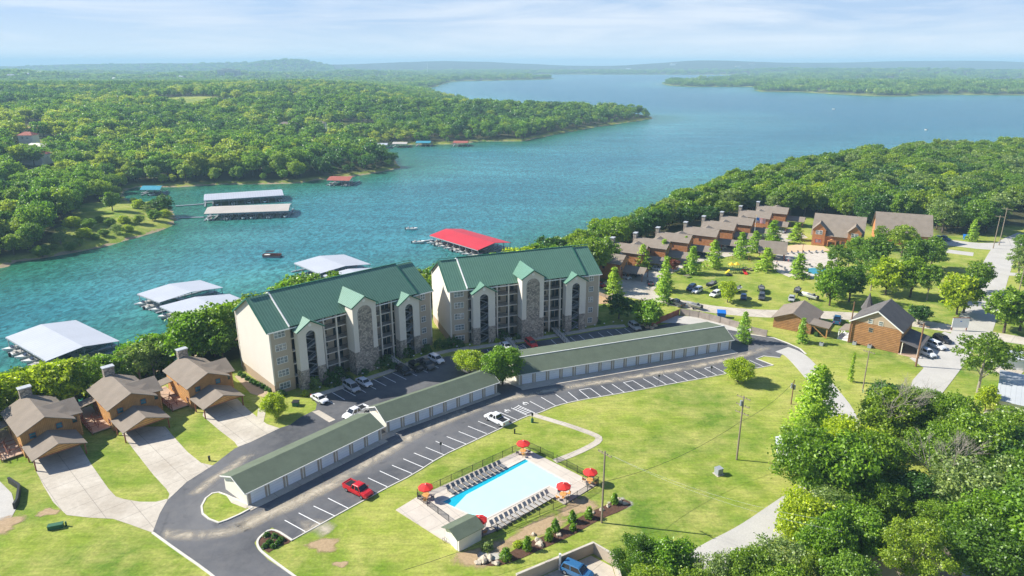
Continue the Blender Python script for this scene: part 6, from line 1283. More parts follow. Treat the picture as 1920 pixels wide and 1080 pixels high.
# ------------------------------------------------------------------ pool
zD = 0.12
pool = [(830, 942), (985, 862), (1068, 908), (1045, 918), (1030, 911), (905, 976)]
PW = [tuple(p[:2]) for p in GP(pool)]
deck_px = [(780, 934), (984, 841), (1120, 909), (1059, 947), (1037, 934), (940, 992), (896, 1010), (862, 1030), (828, 1012), (742, 957)]
DW = [tuple(p[:2]) for p in GP(deck_px)]
from mathutils.geometry import delaunay_2d_cdt
vs = [Vector(p) for p in DW+PW]; n1 = len(DW); n2 = len(PW)
ed = [(i, (i+1) % n1) for i in range(n1)] + [(n1+i, n1+(i+1) % n2) for i in range(n2)]
r_ = delaunay_2d_cdt(vs, ed, [], 1, 1e-5)
def inside(pt, poly): return seg_sd(np.array([pt[0]]), np.array([pt[1]]), poly)[0] > 0
m = MB(); fs = []
for f in r_[2]:
    c = sum((r_[0][i] for i in f), Vector((0, 0)))/len(f)
    if inside(c, PW): continue
    a, b, d = (r_[0][i] for i in f)
    fs.append(tuple(f) if (b-a).cross(d-a) > 0 else tuple(reversed(f)))
m.add([(p.x, p.y, zD) for p in r_[0]], fs)
for i in range(n1): a, b = DW[i], DW[(i+1) % n1]; m.add([(a[0], a[1], zD), (b[0], b[1], zD), (b[0], b[1], -0.1), (a[0], a[1], -0.1)], [(0, 1, 2, 3)])
tag(m.build('pool_deck', MT['deck_conc']), kind='structure')
# basin above grade inside the deck: floor, far wall's shade painted as a turquoise sheet, coping and water
e = empty('swimming_pool', G(950, 915), 0, 'long rectangular swimming pool with turquoise shade painted along the far wall and pale floor', 'pool')
c0 = Vector((e.location.x, e.location.y, 0)); loc = lambda p: (p[0]-c0.x, p[1]-c0.y)
def inset(poly, d):
    out = []; n = len(poly); ar = sum(poly[i][0]*poly[(i+1) % n][1]-poly[(i+1) % n][0]*poly[i][1] for i in range(n)); sg = 1 if ar > 0 else -1
    for i in range(n):
        p, q, r2 = Vector(poly[i-1]), Vector(poly[i]), Vector(poly[(i+1) % n]); d1 = (q-p).normalized(); d2 = (r2-q).normalized(); n1_ = Vector((-d1.y, d1.x))*sg; n2_ = Vector((-d2.y, d2.x))*sg; b = (n1_+n2_); b /= max(b.length_squared/2, 0.3); out.append(tuple(q+b*d))
    return out
m = MB(); m.sheet([loc(p) for p in PW], 0.045); m.build('basin_floor', MT['pool_floor'], e)
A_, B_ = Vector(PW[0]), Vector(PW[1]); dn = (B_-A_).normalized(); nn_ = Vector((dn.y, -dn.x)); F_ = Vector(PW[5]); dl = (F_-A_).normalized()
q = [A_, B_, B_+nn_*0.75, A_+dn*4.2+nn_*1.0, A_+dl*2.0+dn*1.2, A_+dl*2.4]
m = MB(); m.sheet([loc(p) for p in q], 0.055); m.build('wall_shade', MT['pool_shade'], e)  # flat strip on the floor; wall shadow under water put into its colour
m = MB(); m.sheet([loc(p) for p in PW], 0.085); m.build('water_surface', MT['pool_water'], e)
m = MB(); o_ = inset(PW, -0.30)
for i in range(n2):
    j = (i+1) % n2; a, b, c, d = loc(PW[i]), loc(PW[j]), loc(o_[j]), loc(o_[i]); m.add([(a[0], a[1], 0.16), (b[0], b[1], 0.16), (c[0], c[1], 0.16), (d[0], d[1], 0.16), (a[0], a[1], 0.05), (b[0], b[1], 0.05), (c[0], c[1], 0.05), (d[0], d[1], 0.05)], [(0, 1, 2, 3), (0, 4, 5, 1), (2, 6, 7, 3)])
m.build('coping', MT['kerb'], e)
m = MB(); [m.cyl((loc(PW[2])[0]-0.5+k, loc(PW[2])[1]-0.9, 0.1), (loc(PW[2])[0]-0.5+k, loc(PW[2])[1]-0.9, 1.0), 0.03, n=5) for k in (0, .5)]; m.build('ladder', MT['grey_metal'], e)
# fence with pickets round the deck
def fence_run(px, label, h=1.3, post=2.4, gap=0.16, name='pool_fence', mat='dark_metal', z=0.1):
    P = [p for p in GP(px)]; c = P[0]; e = empty(name, tuple(c), 0, label, 'fence'); rails = MB(); posts = []; pk = MB()
    for a, b in zip(P[:-1], P[1:]):
        L = (b-a).length; d = (b-a)/L; ang = math.atan2(d.y, d.x); T = Matrix.Translation((a-c)) @ Matrix.Rotation(ang, 4, 'Z')
        rails.box(0, L, -.02, .02, z+h-.08, z+h-.03, T); rails.box(0, L, -.02, .02, z+.12, z+.16, T)
        k = max(1, round(L/post)); [posts.append((a-c)+d*(L*i/k)) for i in range(k+1)]
        q = gap
        while q < L: pk.box(q-.012, q+.012, -.012, .012, z+.12, z+h-.05, T); q += gap
    rails.build('rail', MT[mat], e); pk.build('pickets', MT[mat], e)
    for p in posts: m = MB(); m.box(-.045, .045, -.045, .045, 0, z+h+.06); m.build('post', MT[mat], e, loc=tuple(p))
fence_run([(783, 932), (978, 842)], 'dark metal pool fence along the car park side'); fence_run([(990, 840), (1037, 862)], 'dark pool fence at the top corner up to the path'); fence_run([(1044, 866), (1122, 908)], 'dark pool fence from the path to the right corner')
fence_run([(1120, 911), (1062, 947), (905, 1008)], 'dark pool fence along the planting bed'); fence_run([(783, 936), (842, 980)], 'dark pool fence on the paved left side behind the hut')
# loungers
def lounger_proto(mat):
    e = empty('sun_lounger', (0, 0, 0), 0, 'x', 'sun lounger'); m = MB(); m.box(-.32, .32, -1.0, .35, .30, .345); m.slab([(-.32, .35, .33), (.32, .35, .33), (.32, .92, .86), (-.32, .92, .86)], .05); m.build('sling', MT[mat], e)
    m = MB()
    for sg in (-1, 1): m.box(sg*.34-.025, sg*.34+.025, -1.0, .5, .27, .33); m.box(sg*.34-.025, sg*.34+.025, -.9, -.84, 0, .3); m.box(sg*.34-.025, sg*.34+.025, .3, .36, 0, .3)
    m.build('frame', MT['dark_metal'], e); return e
for row, (a, b, n, mt, lb) in enumerate((((845, 923), (940, 876), 12, 'sling', 'dark grey sun lounger in the row along the far side of the pool'), ((927, 990), (1030, 932), 13, 'sling_tan', 'grey sun lounger in the row along the near side of the pool'))):
    A2, B2 = G(*a), G(*b); ang = math.atan2(B2.y-A2.y, B2.x-A2.x)+(0 if row == 0 else 0.0); pr_ = lounger_proto(mt)
    for i in range(n):
        o = pr_ if i == 0 else copy_tree(pr_); p = A2.lerp(B2, i/(n-1)); o.location = (p.x, p.y, zD); o.rotation_euler = (0, 0, ang+(0 if row == 0 else 0)); tag(o, lb, None, 'sun loungers along the %s side of the pool' % ('far', 'near')[row])
# umbrellas and tables
def umbrella_set(px, py, label, i):
    p = G(px, py); e = empty('patio_umbrella', (p.x, p.y, zD), 0.5*i, label[0], 'umbrella'); m = MB(); n = 8; top = 2.75
    vs = [(0, 0, top)]; fs = []
    for k in range(n): a = 2*math.pi*k/n; vs.append((1.25*math.cos(a), 1.25*math.sin(a), top-.55)); vs.append((1.27*math.cos(a), 1.27*math.sin(a), top-.72))
    for k in range(n): j = (k+1) % n; fs += [(0, 1+2*k, 1+2*j), (1+2*k, 2+2*k, 2+2*j, 1+2*j)]
    m.add(vs, fs); cn = m.build('canopy', MT['red_fabric'], e); m = MB(); m.cyl((0, 0, top-.02), (0, 0, top+.12), .10, .05, n=8); m.build('finial', MT['offwhite'], cn)
    m = MB(); m.cyl((0, 0, 0), (0, 0, top-.05), .035, n=6); m.cyl((0, 0, 0), (0, 0, .08), .28, n=12); m.build('pole', MT['orange_wood'], e)
    t = empty('patio_table', (p.x, p.y, zD), 0.3*i, label[1], 'table'); m = MB(); m.cyl((0, 0, .70), (0, 0, .75), .62, n=16); m.build('table_top', MT['orange_wood'], t); 
    for k in range(4): a = k*math.pi/2+.6; m = MB(); m.cyl((.45*math.cos(a), .45*math.sin(a), 0), (.4*math.cos(a), .4*math.sin(a), .7), .03, n=5); m.build('leg', MT['orange_wood'], t)
    for k in range(4):
        a = k*math.pi/2+.1+i; c = empty('patio_chair', (p.x+1.05*math.cos(a), p.y+1.05*math.sin(a), zD), a+math.pi/2, label[2], 'chair', 'patio chairs by the pool umbrellas, set %d' % (i+1))
        m = MB(); m.box(-.25, .25, -.25, .25, .40, .45); m.build('seat', MT['orange_wood' if k % 2 else 'sling'], c); m = MB(); m.box(-.25, .25, -.29, -.25, .45, .88); m.build('backrest', MT['orange_wood' if k % 2 else 'sling'], c)
        for u, v in ((-.22, -.22), (.22, -.22), (-.22, .22), (.22, .22)): m = MB(); m.box(u-.02, u+.02, v-.02, v+.02, 0, .40); m.build('leg', MT['dark_metal'], c)
for i, (px_, py_, w_) in enumerate([(981, 852, 'at the top corner of the pool'), (1106, 907, 'at the right fence corner'), (1056, 934, 'by the short pool notch'), (799, 936, 'at the left fence corner'), (899, 998, 'behind the cream hut')]):
    umbrella_set(px_, py_, ('red umbrella open %s' % w_, 'round orange wood table under the red umbrella %s' % w_, 'small patio chair around the table %s' % w_), i)

# ------------------------------------------------------------------ planting bed below the pool
bed = smoothed([(893, 1052), (905, 1046), (935, 1052), (958, 1034), (1000, 1012), (1048, 996), (1085, 970), (1130, 950), (1165, 934), (1187, 944), (1170, 956), (1125, 974), (1070, 1006), (1007, 1034), (970, 1051), (930, 1063), (895, 1058), (893, 1052)], 1)[:-1]
sheet('mulch_bed', bed, 0.055, MT['mulch'])
def shrub(px, py, h, w, kind, label, group=None, name='shrub', z=None):
    p = G(px, py); r = np.random.default_rng(int(px*7+py)); n = 90
    if kind == 'cone': t = r.uniform(0, 1, n)**1.1; a = r.uniform(0, 6.28, n); rr = w/2*(1-t)**.75*np.minimum(1, .55+t*4); c = np.stack([np.cos(a)*rr, np.sin(a)*rr, .1+t*(h-.1)], 1); mt = 'leaf_bright'
    else: d = unit(r.normal(size=(n, 3))); d[:, 2] = np.abs(d[:, 2]); c = d*np.array([w/2, w/2, h])*r.uniform(.7, 1, (n, 1)); mt = {'round': 'leaf_dark', 'lime': 'leaf_lime', 'pale': 'leaf_pale', 'red': 'leaf_red', 'flower': 'leaf_lime'}[kind]
    cen = (c[:, None]+r.normal(size=(n, 9, 3))*.14).reshape(-1, 3); cen[:, 2] = np.abs(cen[:, 2]); nn = unit(np.repeat(unit(c-np.array([0, 0, h*.3])), 9, 0)+r.normal(size=cen.shape)*.6+np.array([0, 0, .2]))
    e = empty(name, (p.x, p.y, ground_z(p.x, p.y) if z is None else z), 0, label, 'shrub', group); me = leaf_mesh('foliage', cen, nn, r.uniform(.13, .30, len(cen))*(1 if h < 3 else 1.4), [MT[mt]]); link(bpy.data.objects.new('foliage', me), e)
    m = MB().cyl((0, 0, -.1), (0, 0, h*.6), .05, .02, 5); m.build('stem', MT['bark'], e); return e
for i, (px_, py_, h, w_, lb) in enumerate([(948, 1049, 1.9, 1.7, 'broadest conical shrub at the left end of the mulch bed'), (989, 1030, 2.1, 1.25, 'conical shrub beside the yellow flowers'), (1029, 1012, 1.9, 1.2, 'conical shrub third along the mulch bed'), (1041, 996, 2.1, 1.3, 'conical shrub closest above the third one'),
                                       (1073, 978, 1.9, 1.3, 'conical shrub in the middle of the mulch bed'), (1104, 971, 1.9, 1.1, 'conical shrub left of the utility pole'), (1152, 944, 1.8, 1.0, 'conical shrub at the right end of the mulch bed'), (1074, 994, .9, .6, 'smallest conical shrub low in the mulch bed')]):
    shrub(px_, py_, h, w_, 'cone', lb, 'conical shrubs in the mulch bed', 'conical_shrub')
shrub(972, 1023, .6, 1.3, 'flower', 'low yellow flowering plant in the mulch bed', name='flowering_plant')
shrub(914, 1030, 1.0, 1.6, 'pale', 'loose pale bush beside the pool hut')
def rock(px, py, s, label, group=None, mat='rock', z=0.02):
    p = G(px, py); bm = bmesh.new(); bmesh.ops.create_icosphere(bm, subdivisions=2, radius=1); r = random.Random(int(px*13+py))
    k = [r.uniform(.75, 1.25) for _ in range(3)]
    for v in bm.verts: f = 1+0.22*math.sin(v.co.x*4+px)+0.16*math.sin(v.co.y*5+py)+r.uniform(-.06, .06); v.co = Vector((v.co.x*k[0]*s*f, v.co.y*k[1]*s*f, v.co.z*s*.62*f+s*.25))
    me = bpy.data.meshes.new('boulder'); bm.to_mesh(me); bm.free(); me.materials.append(MT[mat]); o = bpy.data.objects.new('boulder', me); C.objects.link(o); o.location = (p.x, p.y, z); return tag(o, label, 'rock', group)
for px_, py_, s in [(905, 1052, .7), (918, 1048, .55), (930, 1057, .5), (897, 1056, .45), (1012, 1022, .55), (1048, 1004, .45), (1155, 938, .6), (1163, 941, .45), (1140, 950, .4), (1172, 945, .4), (1110, 962, .35), (1008, 1014, .5), (1000, 1003, .4), (1128, 957, .45)]:
    rock(px_, py_, s, 'pale boulder edging the mulch bed below the pool', 'boulders edging the mulch bed')
for px_, py_, s in [(493, 1009, .18), (505, 1003, .2), (517, 1013, .16), (503, 1022, .18)]: pass
for i, (px_, py_) in enumerate([(500, 1005), (515, 1007), (528, 1013), (505, 1018), (497, 1026), (513, 1026), (522, 1020)]): shrub(px_, py_, .35, .5, 'round', 'tiny dark plant in the mulch corner bed', 'tiny plants in the mulch corner bed', 'small_plant')
rock(517, 1022, .35, 'pale pink stone in the mulch corner bed', z=0.06)

# shrubs before the apartment blocks
def sh(px_, py_, h, w_, k, lb, g): shrub(px_, py_, h, w_, k, lb, g)
ga, gb = 'shrubs before the left apartment block', 'shrubs before the right apartment block'
for px_, py_, h, w_ in ((612, 716, 3.2, 3.6), (625, 722, 3.0, 3.4), (636, 712, 3.2, 3.2), (700, 685, 3.4, 3.6), (715, 692, 2.8, 3.6), (726, 682, 2.6, 3.0), (752, 664, 3.4, 3.4), (763, 668, 3.0, 3.4), (680, 700, 1.4, 3.0), (738, 690, 1.5, 2.4), (800, 660, 2.2, 2.6), (655, 714, 1.3, 2.0), (527, 742, 1.2, 2.4)): sh(px_, py_, h, w_, 'round', 'dark bushy shrub in the shade before the left apartment block', ga)
sh(592, 728, 3.0, 2.6, 'pale', 'pale flowering bush beside the left stair tower', None); sh(572, 742, 1.3, 1.3, 'lime', 'small lime shrub at the foot of the left stair tower', None); sh(585, 722, 2.2, 2.2, 'round', 'dark bush behind the pale flowering one', None)
for px_, py_, h, w_ in ((935, 630, 3.0, 3.4), (946, 636, 2.6, 2.8), (1062, 612, 3.8, 4.2), (1074, 608, 3.6, 4.0), (1085, 610, 3.0, 3.6), (1095, 600, 2.4, 2.6), (850, 648, 3.0, 3.4), (838, 652, 2.6, 3.2), (824, 652, 2.6, 3.4), (862, 650, 2.0, 2.4), (975, 634, 1.0, 2.0), (1120, 606, 1.0, 2.2)): sh(px_, py_, h, w_, 'round', 'dark shrub in the shade before the right apartment block', gb)
sh(932, 642, 1.0, 1.5, 'lime', 'small lime shrub before the right apartment block', None)
for i, (a, b) in enumerate([(520, 744), (510, 740), (503, 737), (496, 733), (488, 729), (481, 726), (474, 722), (467, 718), (459, 713), (453, 709)]): shrub(a-2, b-6, .7, 1.0, 'round', 'small round shrub in the row below the cream end wall', 'small shrubs in a row below the cream end wall', 'small_shrub')
for i, (a, b) in enumerate([(250, 378), (262, 398), (275, 402), (290, 396), (300, 402), (306, 386), (298, 390), (284, 408), (262, 424), (240, 436), (220, 441), (196, 446), (180, 452), (160, 452), (150, 462), (132, 468), (210, 433), (235, 426), (120, 452), (170, 440), (292, 416), (310, 408), (100, 470), (80, 478), (190, 430), (140, 440), (115, 462)]):
    p = G(a, b, WZ+1.2); z = ground_z(p.x, p.y); hh = 4.5+random.random()*4; k = ['oak', 'lime', 'pale', 'oak'][i % 4]
    cr, tm_, _, H, Rr = proto(k, 'mid', 0); t = empty('waterside_bush', (p.x, p.y, z-.8), i, 'waterside bush with %s leaves on the grassy point' % {'oak': 'green', 'lime': 'lime yellow', 'pale': 'silvery'}[k], 'bush', 'waterside bushes on the grassy point, ' + k); t.scale = (hh/H*1.1,)*2+(hh/H*.8,)
    for nm, me in (('crown', cr), ('trunk', tm_)): link(bpy.data.objects.new(nm, me), t)
p = G(213, 405, WZ+2); tree(p.x, p.y, 11, 'oak', 'oak standing alone on the grassy point', z=ground_z(p.x, p.y)); p = G(311, 402, WZ+1); tree(p.x, p.y, 11, 'dark', 'dark tree at the tip of the grassy point', z=ground_z(p.x, p.y))
# ------------------------------------------------------------------ poles and wires
def pole(px_, py_, h, arms, label, mat='pole', r=.15, ang=None, arm=2.6, extras=0):
    p = G(px_, py_); e = empty('utility_pole', tuple(p), 0, label, 'pole'); m = MB(); m.cyl((0, 0, -.2), (0, 0, h), r*1.15, r*.8, 9); m.build('post', MT[mat], e); a = R(-48) if ang is None else ang; d = Vector((math.cos(a), math.sin(a), 0))
    for z in arms:
        m = MB(); m.cyl(tuple(-d*arm/2+Vector((0, 0, z))), tuple(d*arm/2+Vector((0, 0, z))), .075, n=6); ca = m.build('crossarm', MT['pole' if mat == 'pole' else 'pole_brown'], e)
        m = MB(); [m.cyl(tuple(d*arm*t+Vector((0, 0, z))), tuple(d*arm*t+Vector((0, 0, z+.28))), .05, n=6) for t in (-.46, -.2, .2, .46)]; m.build('insulator', MT['dark_metal'], ca)
    for k in range(extras): m = MB(); m.cyl((.32*(1 if k % 2 else -1), .1, h-1.9-k*.3), (.32*(1 if k % 2 else -1), .1, h-.9-k*.3), .22, n=10); m.build('transformer', MT['grey_metal'], e)
    return p+Vector((0, 0, h))
def wire(a, b, sag, label, r=.022, n=14, mat='wire'):
    a, b = Vector(a), Vector(b); pts = [a.lerp(b, i/n)-Vector((0, 0, 4*sag*(i/n)*(1-i/n))) for i in range(n+1)]; return tag(MB().tube([tuple(q) for q in pts], r, 4).build('overhead_wire', MT[mat]), label, 'wire')
T1 = pole(1128, 980, 12.7, (12.2,), 'tall utility pole with one crossarm beside the planting bed')
T2 = pole(1381, 862, 12.7, (12.4, 10.9, 9.4), 'utility pole with three crossarms in the large lawn', extras=1)
T3 = pole(1617, 733, 9.6, (9.2,), 'pale light pole with a short arm on the lawn', arm=2.4, r=.12)
T4 = pole(1717, 687, 10.8, (10.3,), 'brown utility pole beside the gravel yard', mat='pole_brown', r=.2)
T5 = pole(1483, 758, 5.6, (), 'short dark pole with two transformers near the lane', r=.11, mat='pole_brown', extras=2)
T6 = pole(1590, 642, 11.0, (), 'brown pole standing at the left corner of the large log house', mat='pole_brown', r=.17)
T7 = pole(1862, 466, 13, (12.5,), 'far utility pole with a wide arm at the road bend', arm=3.2); T8 = pole(1873, 460, 15, (14.4,), 'taller far utility pole behind its neighbour at the road bend', arm=3.6); T9 = pole(1900, 590, 15, (14,), 'pole with wires at the road side near the picture edge'); T10 = pole(1737, 562, 9, (), 'slim pale pole under the oak group', r=.1)
pole(1500, 505, 9, (), 'slim dark lamp pole behind the sand court', r=.08, mat='pole_brown')
def off(p, dz): return Vector((p.x, p.y, dz))
wire(off(T5, 5.2), off(T2, 7.8), 1.0, 'dark cable from the short transformer pole to the three armed pole', .035); wire(off(T2, 7.8), off(T1, 7.4), 1.6, 'dark cable sagging over the lawn between the two tall poles', .035)
far_p = G(760, 1110); wire(off(T1, 7.4), off(far_p, 3.6), 1.3, 'dark cable from the tall pole passing below the pool', .035)
wl_p = G(1560, 1100); wire(T1+Vector((.9, -.9, -.2)), wl_p+Vector((0, 0, 9)), 1.5, 'thin pale wire running from the tall pole to the lower right', .014, mat='roof_grey'); wire(T1+Vector((-.9, .9, -.2)), wl_p+Vector((-1.5, 2.5, 9)), 1.5, 'second thin pale wire to the lower right', .014, mat='roof_grey')
wire(T4+Vector((0, 0, -.4)), T3+Vector((0, 0, -.4)), .8, 'thin wire from the brown pole to the light pole', .014); wire(T7+Vector((0, 0, -.4)), T9+Vector((0, 0, -1)), 1.5, 'wire along the gravel road', .02)
# flag on its pole
p = G(1411, 470); e = empty('flagpole', tuple(p), 0, 'tall white flagpole before the log cabins', 'pole'); m = MB(); m.cyl((0, 0, 0), (0, 0, 13.5), .09, .05, 8); m.build('post', MT['white'], e); m = MB(); m.cyl((0, 0, 13.5), (0, 0, 13.7), .14, n=8); m.build('finial', MT['yellow_paint'], e)
ft = MB(); Wf, Hf = 3.4, 2.0
def fz(x): return .22*math.sin(x*2.2), -.12*x
for i in range(13):
    ft.mat(0 if i % 2 == 0 else 1)
    for k in range(6):
        if k < 2 and i < 7: continue
        x0_, x1_ = Wf*k/6, Wf*(k+1)/6; z1_ = Hf*(1-i/13); z0_ = Hf*(1-(i+1)/13); (a0, b0), (a1, b1) = fz(x0_), fz(x1_); ft.add([(x0_, a0, z0_+b0), (x1_, a1, z0_+b1), (x1_, a1, z1_+b1), (x0_, a0, z1_+b0)], [(0, 1, 2, 3)])
ft.mat(2)
for k in range(2): x0_, x1_ = Wf*k/6, Wf*(k+1)/6; (a0, b0), (a1, b1) = fz(x0_), fz(x1_); ft.add([(x0_, a0, Hf*6/13+b0), (x1_, a1, Hf*6/13+b1), (x1_, a1, Hf+b1), (x0_, a0, Hf+b0)], [(0, 1, 2, 3)])
ft.mat(1)
for i in range(5):
    for j in range(6): x_ = .12+j*.22; z_ = Hf-.14-i*.24; a0, b0 = fz(x_); ft.add([(x_, a0-.01, z_+b0), (x_+.08, a0-.01, z_+b0), (x_+.04, a0-.01, z_+.09+b0)], [(0, 1, 2)])
fo = ft.build('flag', [MT['red_paint'], MT['white'], MT['blue_paint']], None, loc=(p.x+.1, p.y, 10.9), rz=R(-12)); tag(fo, 'red white and blue striped flag with stars flying on the flagpole', 'flag')
# ------------------------------------------------------------------ lawn and street furniture
def skip(px_, py_, label):
    p = G(px_, py_); e = empty('dumpster', tuple(p), R(-12), label, 'dumpster'); m = MB(); m.loft([[(-1.0, -.8, .1), (1.0, -.8, .1), (1.0, .8, .1), (-1.0, .8, .1)], [(-1.15, -.95, 1.5), (1.15, -.95, 1.5), (1.15, .95, 1.9), (-1.15, .95, 1.9)]]); m.build('body', MT['blue_paint'], e)
    m = MB(); m.slab([(-1.2, -1.0, 1.56), (1.2, -1.0, 1.56), (1.2, 1.0, 1.98), (-1.2, 1.0, 1.98)], .07); m.build('lid', MT['blue_paint'], e); m = MB(); [m.box(sg*1.2-.08, sg*1.2+.08, -.4, .4, .9, 1.05) for sg in (-1, 1)]; m.build('side_pocket', MT['dark_metal'], e)
skip(1352, 595, 'blue dumpster on the lane near the workshop'); skip(1812, 449, 'blue dumpster on the far gravel drive')
p = G(1347, 889); e = empty('utility_box', tuple(p), R(25), 'grey electrical cabinet standing alone in the lawn', 'utility box'); m = MB(); m.box(-.55, .55, -.5, .5, .1, 1.2); m.box(-.6, .6, -.55, .55, 1.2, 1.28); m.build('cabinet', MT['grey_metal'], e); m = MB(); m.box(-.75, .75, -.7, .7, 0, .1); m.build('pad', MT['concrete'], e)
p = G(105, 990); e = empty('utility_box', tuple(p), R(20), 'long low green utility box with a small pedestal on the left lawn', 'utility box'); m = MB(); m.box(-1.0, 1.0, -.42, .42, 0, .62); m.box(-1.04, 1.04, -.46, .46, .62, .70); m.build('cabinet', MT['util_green'], e); m = MB(); m.box(1.3, 1.5, -.1, .1, 0, .8); m.build('pedestal', MT['util_green'], e)
for px_, py_, lb in ((393, 864, 'small dark utility stub on the lawn between two driveways'), (965, 813, 'short dark post on the lawn above the pool'), (555, 760, 'dark green utility box under the small lime tree'), (472, 885, 'dark stub beside the road near the first garage')):
    p = G(px_, py_); e = empty('utility_post', tuple(p), 0, lb, 'post'); w_ = .14 if px_ != 555 else .6; m = MB(); m.box(-w_, w_, -w_, w_, 0, .9); m.build('body', MT['util_green' if px_ == 555 else 'dark_metal'], e); m = MB(); m.box(-w_*1.2, w_*1.2, -w_*1.2, w_*1.2, .9, .96); m.build('cap', MT['dark_metal'], e)
p = G(998, 792); e = empty('bin_post', tuple(p), 0, 'green waste station with a dark sign at the head of the path', 'bin'); m = MB(); m.cyl((0, 0, 0), (0, 0, .8), .28, n=10); m.build('bin', MT['util_green'], e); m = MB(); m.box(-.05, .05, -.05, .05, .8, 2.0); m.box(-.2, .2, -.04, .04, 1.5, 2.1); m.build('sign', MT['dark_metal'], e)
for i, (px_, py_) in enumerate([(827, 850), (1333, 704), (1235, 720)]):
    p = G(px_, py_); e = empty('parking_sign', tuple(p), 0, ['thin parking sign post beside the bays left of the white pickup', 'thin parking sign post near the small lime tree', 'thin parking sign post midway along the far bays'][i], 'sign', None); m = MB(); m.cyl((0, 0, 0), (0, 0, 2.3), .035, n=6); m.build('post', MT['dark_metal'], e); m = MB(); m.box(-.2, .2, -.02, .02, 1.8, 2.3); m.build('plate', MT['dark_metal'], e)
lamps = [(600, 730), (622, 722), (645, 714), (680, 704), (708, 694), (728, 688), (747, 681), (776, 671), (790, 667), (830, 652), (857, 653), (881, 650), (919, 643), (959, 638), (987, 633), (1022, 628), (1039, 625), (1057, 623), (1082, 618), (1098, 616), (1115, 613), (1133, 610), (1150, 607), (1166, 605)]
lp = empty('path_light', (0, 0, 0), 0, 'x', 'path light', 'path lights along the pavement'); m = MB(); m.cyl((0, 0, 0), (0, 0, .55), .04, n=6); m.build('post', MT['dark_metal'], lp); m = MB(); m.cyl((0, 0, .55), (0, 0, .72), .24, .10, n=10); m.build('shade', MT['white'], lp)
for i, q in enumerate(lamps):
    o = lp if i == 0 else copy_tree(lp); p = G(*q); o.location = tuple(p); tag(o, 'small white capped path light along the pavement of the %s apartment block' % ('left' if i < 11 else 'right')); o['group'] = 'path lights by the %s apartment block' % ('left' if i < 11 else 'right')
# timber fences and walls near the lane
def board_fence(px, h, label, mat='wood_grey', t=.1, name='board_fence', cat='fence'):
    P = GP(px); c = P[0]; e = empty(name, tuple(c), 0, label, cat); m = MB(); m.strip([tuple(p-c) for p in P], t, 0, h); m.build('boards', MT[mat], e)
    for a, b in zip(P[:-1], P[1:]):
        n = max(1, int((b-a).length/2.5))
        for i in range(n+1): u = a.lerp(b, i/n)-c; MB().box(u.x-.08, u.x+.08, u.y-.08, u.y+.08, 0, h+.12).build('post', MT[mat], e)
board_fence([(1275, 590), (1310, 596), (1350, 606), (1385, 616)], 1.9, 'long grey board fence between the lane and the long garage'); board_fence([(1408, 625), (1437, 632)], 1.9, 'short grey board fence by the turning head')
board_fence([(1222, 612), (1250, 600), (1273, 590)], 1.7, 'dark timber wall behind the broad round tree', mat='redwood'); board_fence([(1118, 552), (1135, 558), (1150, 566)], 1.1, 'low rail fence below the first red cabin', mat='pole')
m = MB(); m.strip([tuple(p) for p in GP([(18, 905), (38, 918), (34, 945), (28, 955)])], .35, 0, 1.1); tag(m.build('retaining_wall', MT['dark_metal']), 'low dark curved timber wall beside the first driveway', 'wall')
fence_run([(1130, 556), (1158, 566)], 'pale rail fence on the dry bank', h=1.0, gap=9, name='rail_fence', mat='pole', z=0)
fence_run([(1365, 487), (1390, 480), (1408, 492)], 'brown rail fence along the village lawn', h=1.1, gap=9, name='rail_fence', mat='redwood', z=0); fence_run([(1290, 500), (1320, 505), (1345, 495)], 'brown rail fence behind the playground conifers', h=1.1, gap=9, name='rail_fence', mat='redwood', z=0)
# billboard
p = G(1798, 620); e = empty('sign_board', tuple(p), R(-4), 'white board on two posts beside the road junction', 'sign'); m = MB(); m.box(-2.1, 2.1, -.08, .08, .9, 3.6); m.build('board', MT['white'], e); m = MB(); [m.box(x_-.1, x_+.1, .08, .25, 0, 3.7) for x_ in (-1.9, 1.9)]; m.box(-2.2, 2.2, -.1, .1, 3.6, 3.72); m.build('post', MT['redwood'], e); m = MB(); m.box(-.25, .25, -.1, -.08, 2.6, 2.8); m.build('emblem', MT['blue_paint'], e)
# playground
p = G(1385, 512); e = empty('play_structure', tuple(p), R(10), 'yellow and red playground structure with a slide on the lawn', 'playground')
m = MB(); [m.box(x_, x_+1.3, 0, 1.3, 1.2, 1.3) for x_ in (-3.2, -1.2, 1.0)]; [m.cyl((x_, y_, 0), (x_, y_, 2.9), .07, n=6) for x_ in (-3.2, -1.9, -1.2, .1, 1.0, 2.3) for y_ in (0, 1.3)]; m.box(-2, -1.2, .3, .9, 1.2, 1.28); m.box(.1, 1.0, .3, .9, 1.2, 1.28); m.build('tower_frame', MT['util_green'], e)
m = MB()
for x_ in (-3.2, -1.2): m.loft([[(x_-.2, -.2, 2.9), (x_+1.5, -.2, 2.9), (x_+1.5, 1.5, 2.9), (x_-.2, 1.5, 2.9)], [(x_+.6, .6, 3.7), (x_+.7, .6, 3.7), (x_+.7, .7, 3.7), (x_+.6, .7, 3.7)]])
m.build('canopy', MT['yellow_paint'], e); m = MB(); m.slab([(1.1, 0, 1.25), (2.2, 0, 1.25), (2.2, -2.4, .1), (1.1, -2.4, .1)], .1); m.box(1.0, 1.1, -.1, .1, 1.0, 1.6); m.build('slide', MT['red_paint'], e); m = MB(); m.slab([(-4.6, .2, .1), (-3.2, .2, 1.2), (-3.2, 1.0, 1.2), (-4.6, 1.0, .1)], .08); m.build('ramp', MT['yellow_paint'], e)
p = G(1367, 517); rock(1367, 517, .8, 'dark climbing boulder beside the play structure', mat='dark_metal')
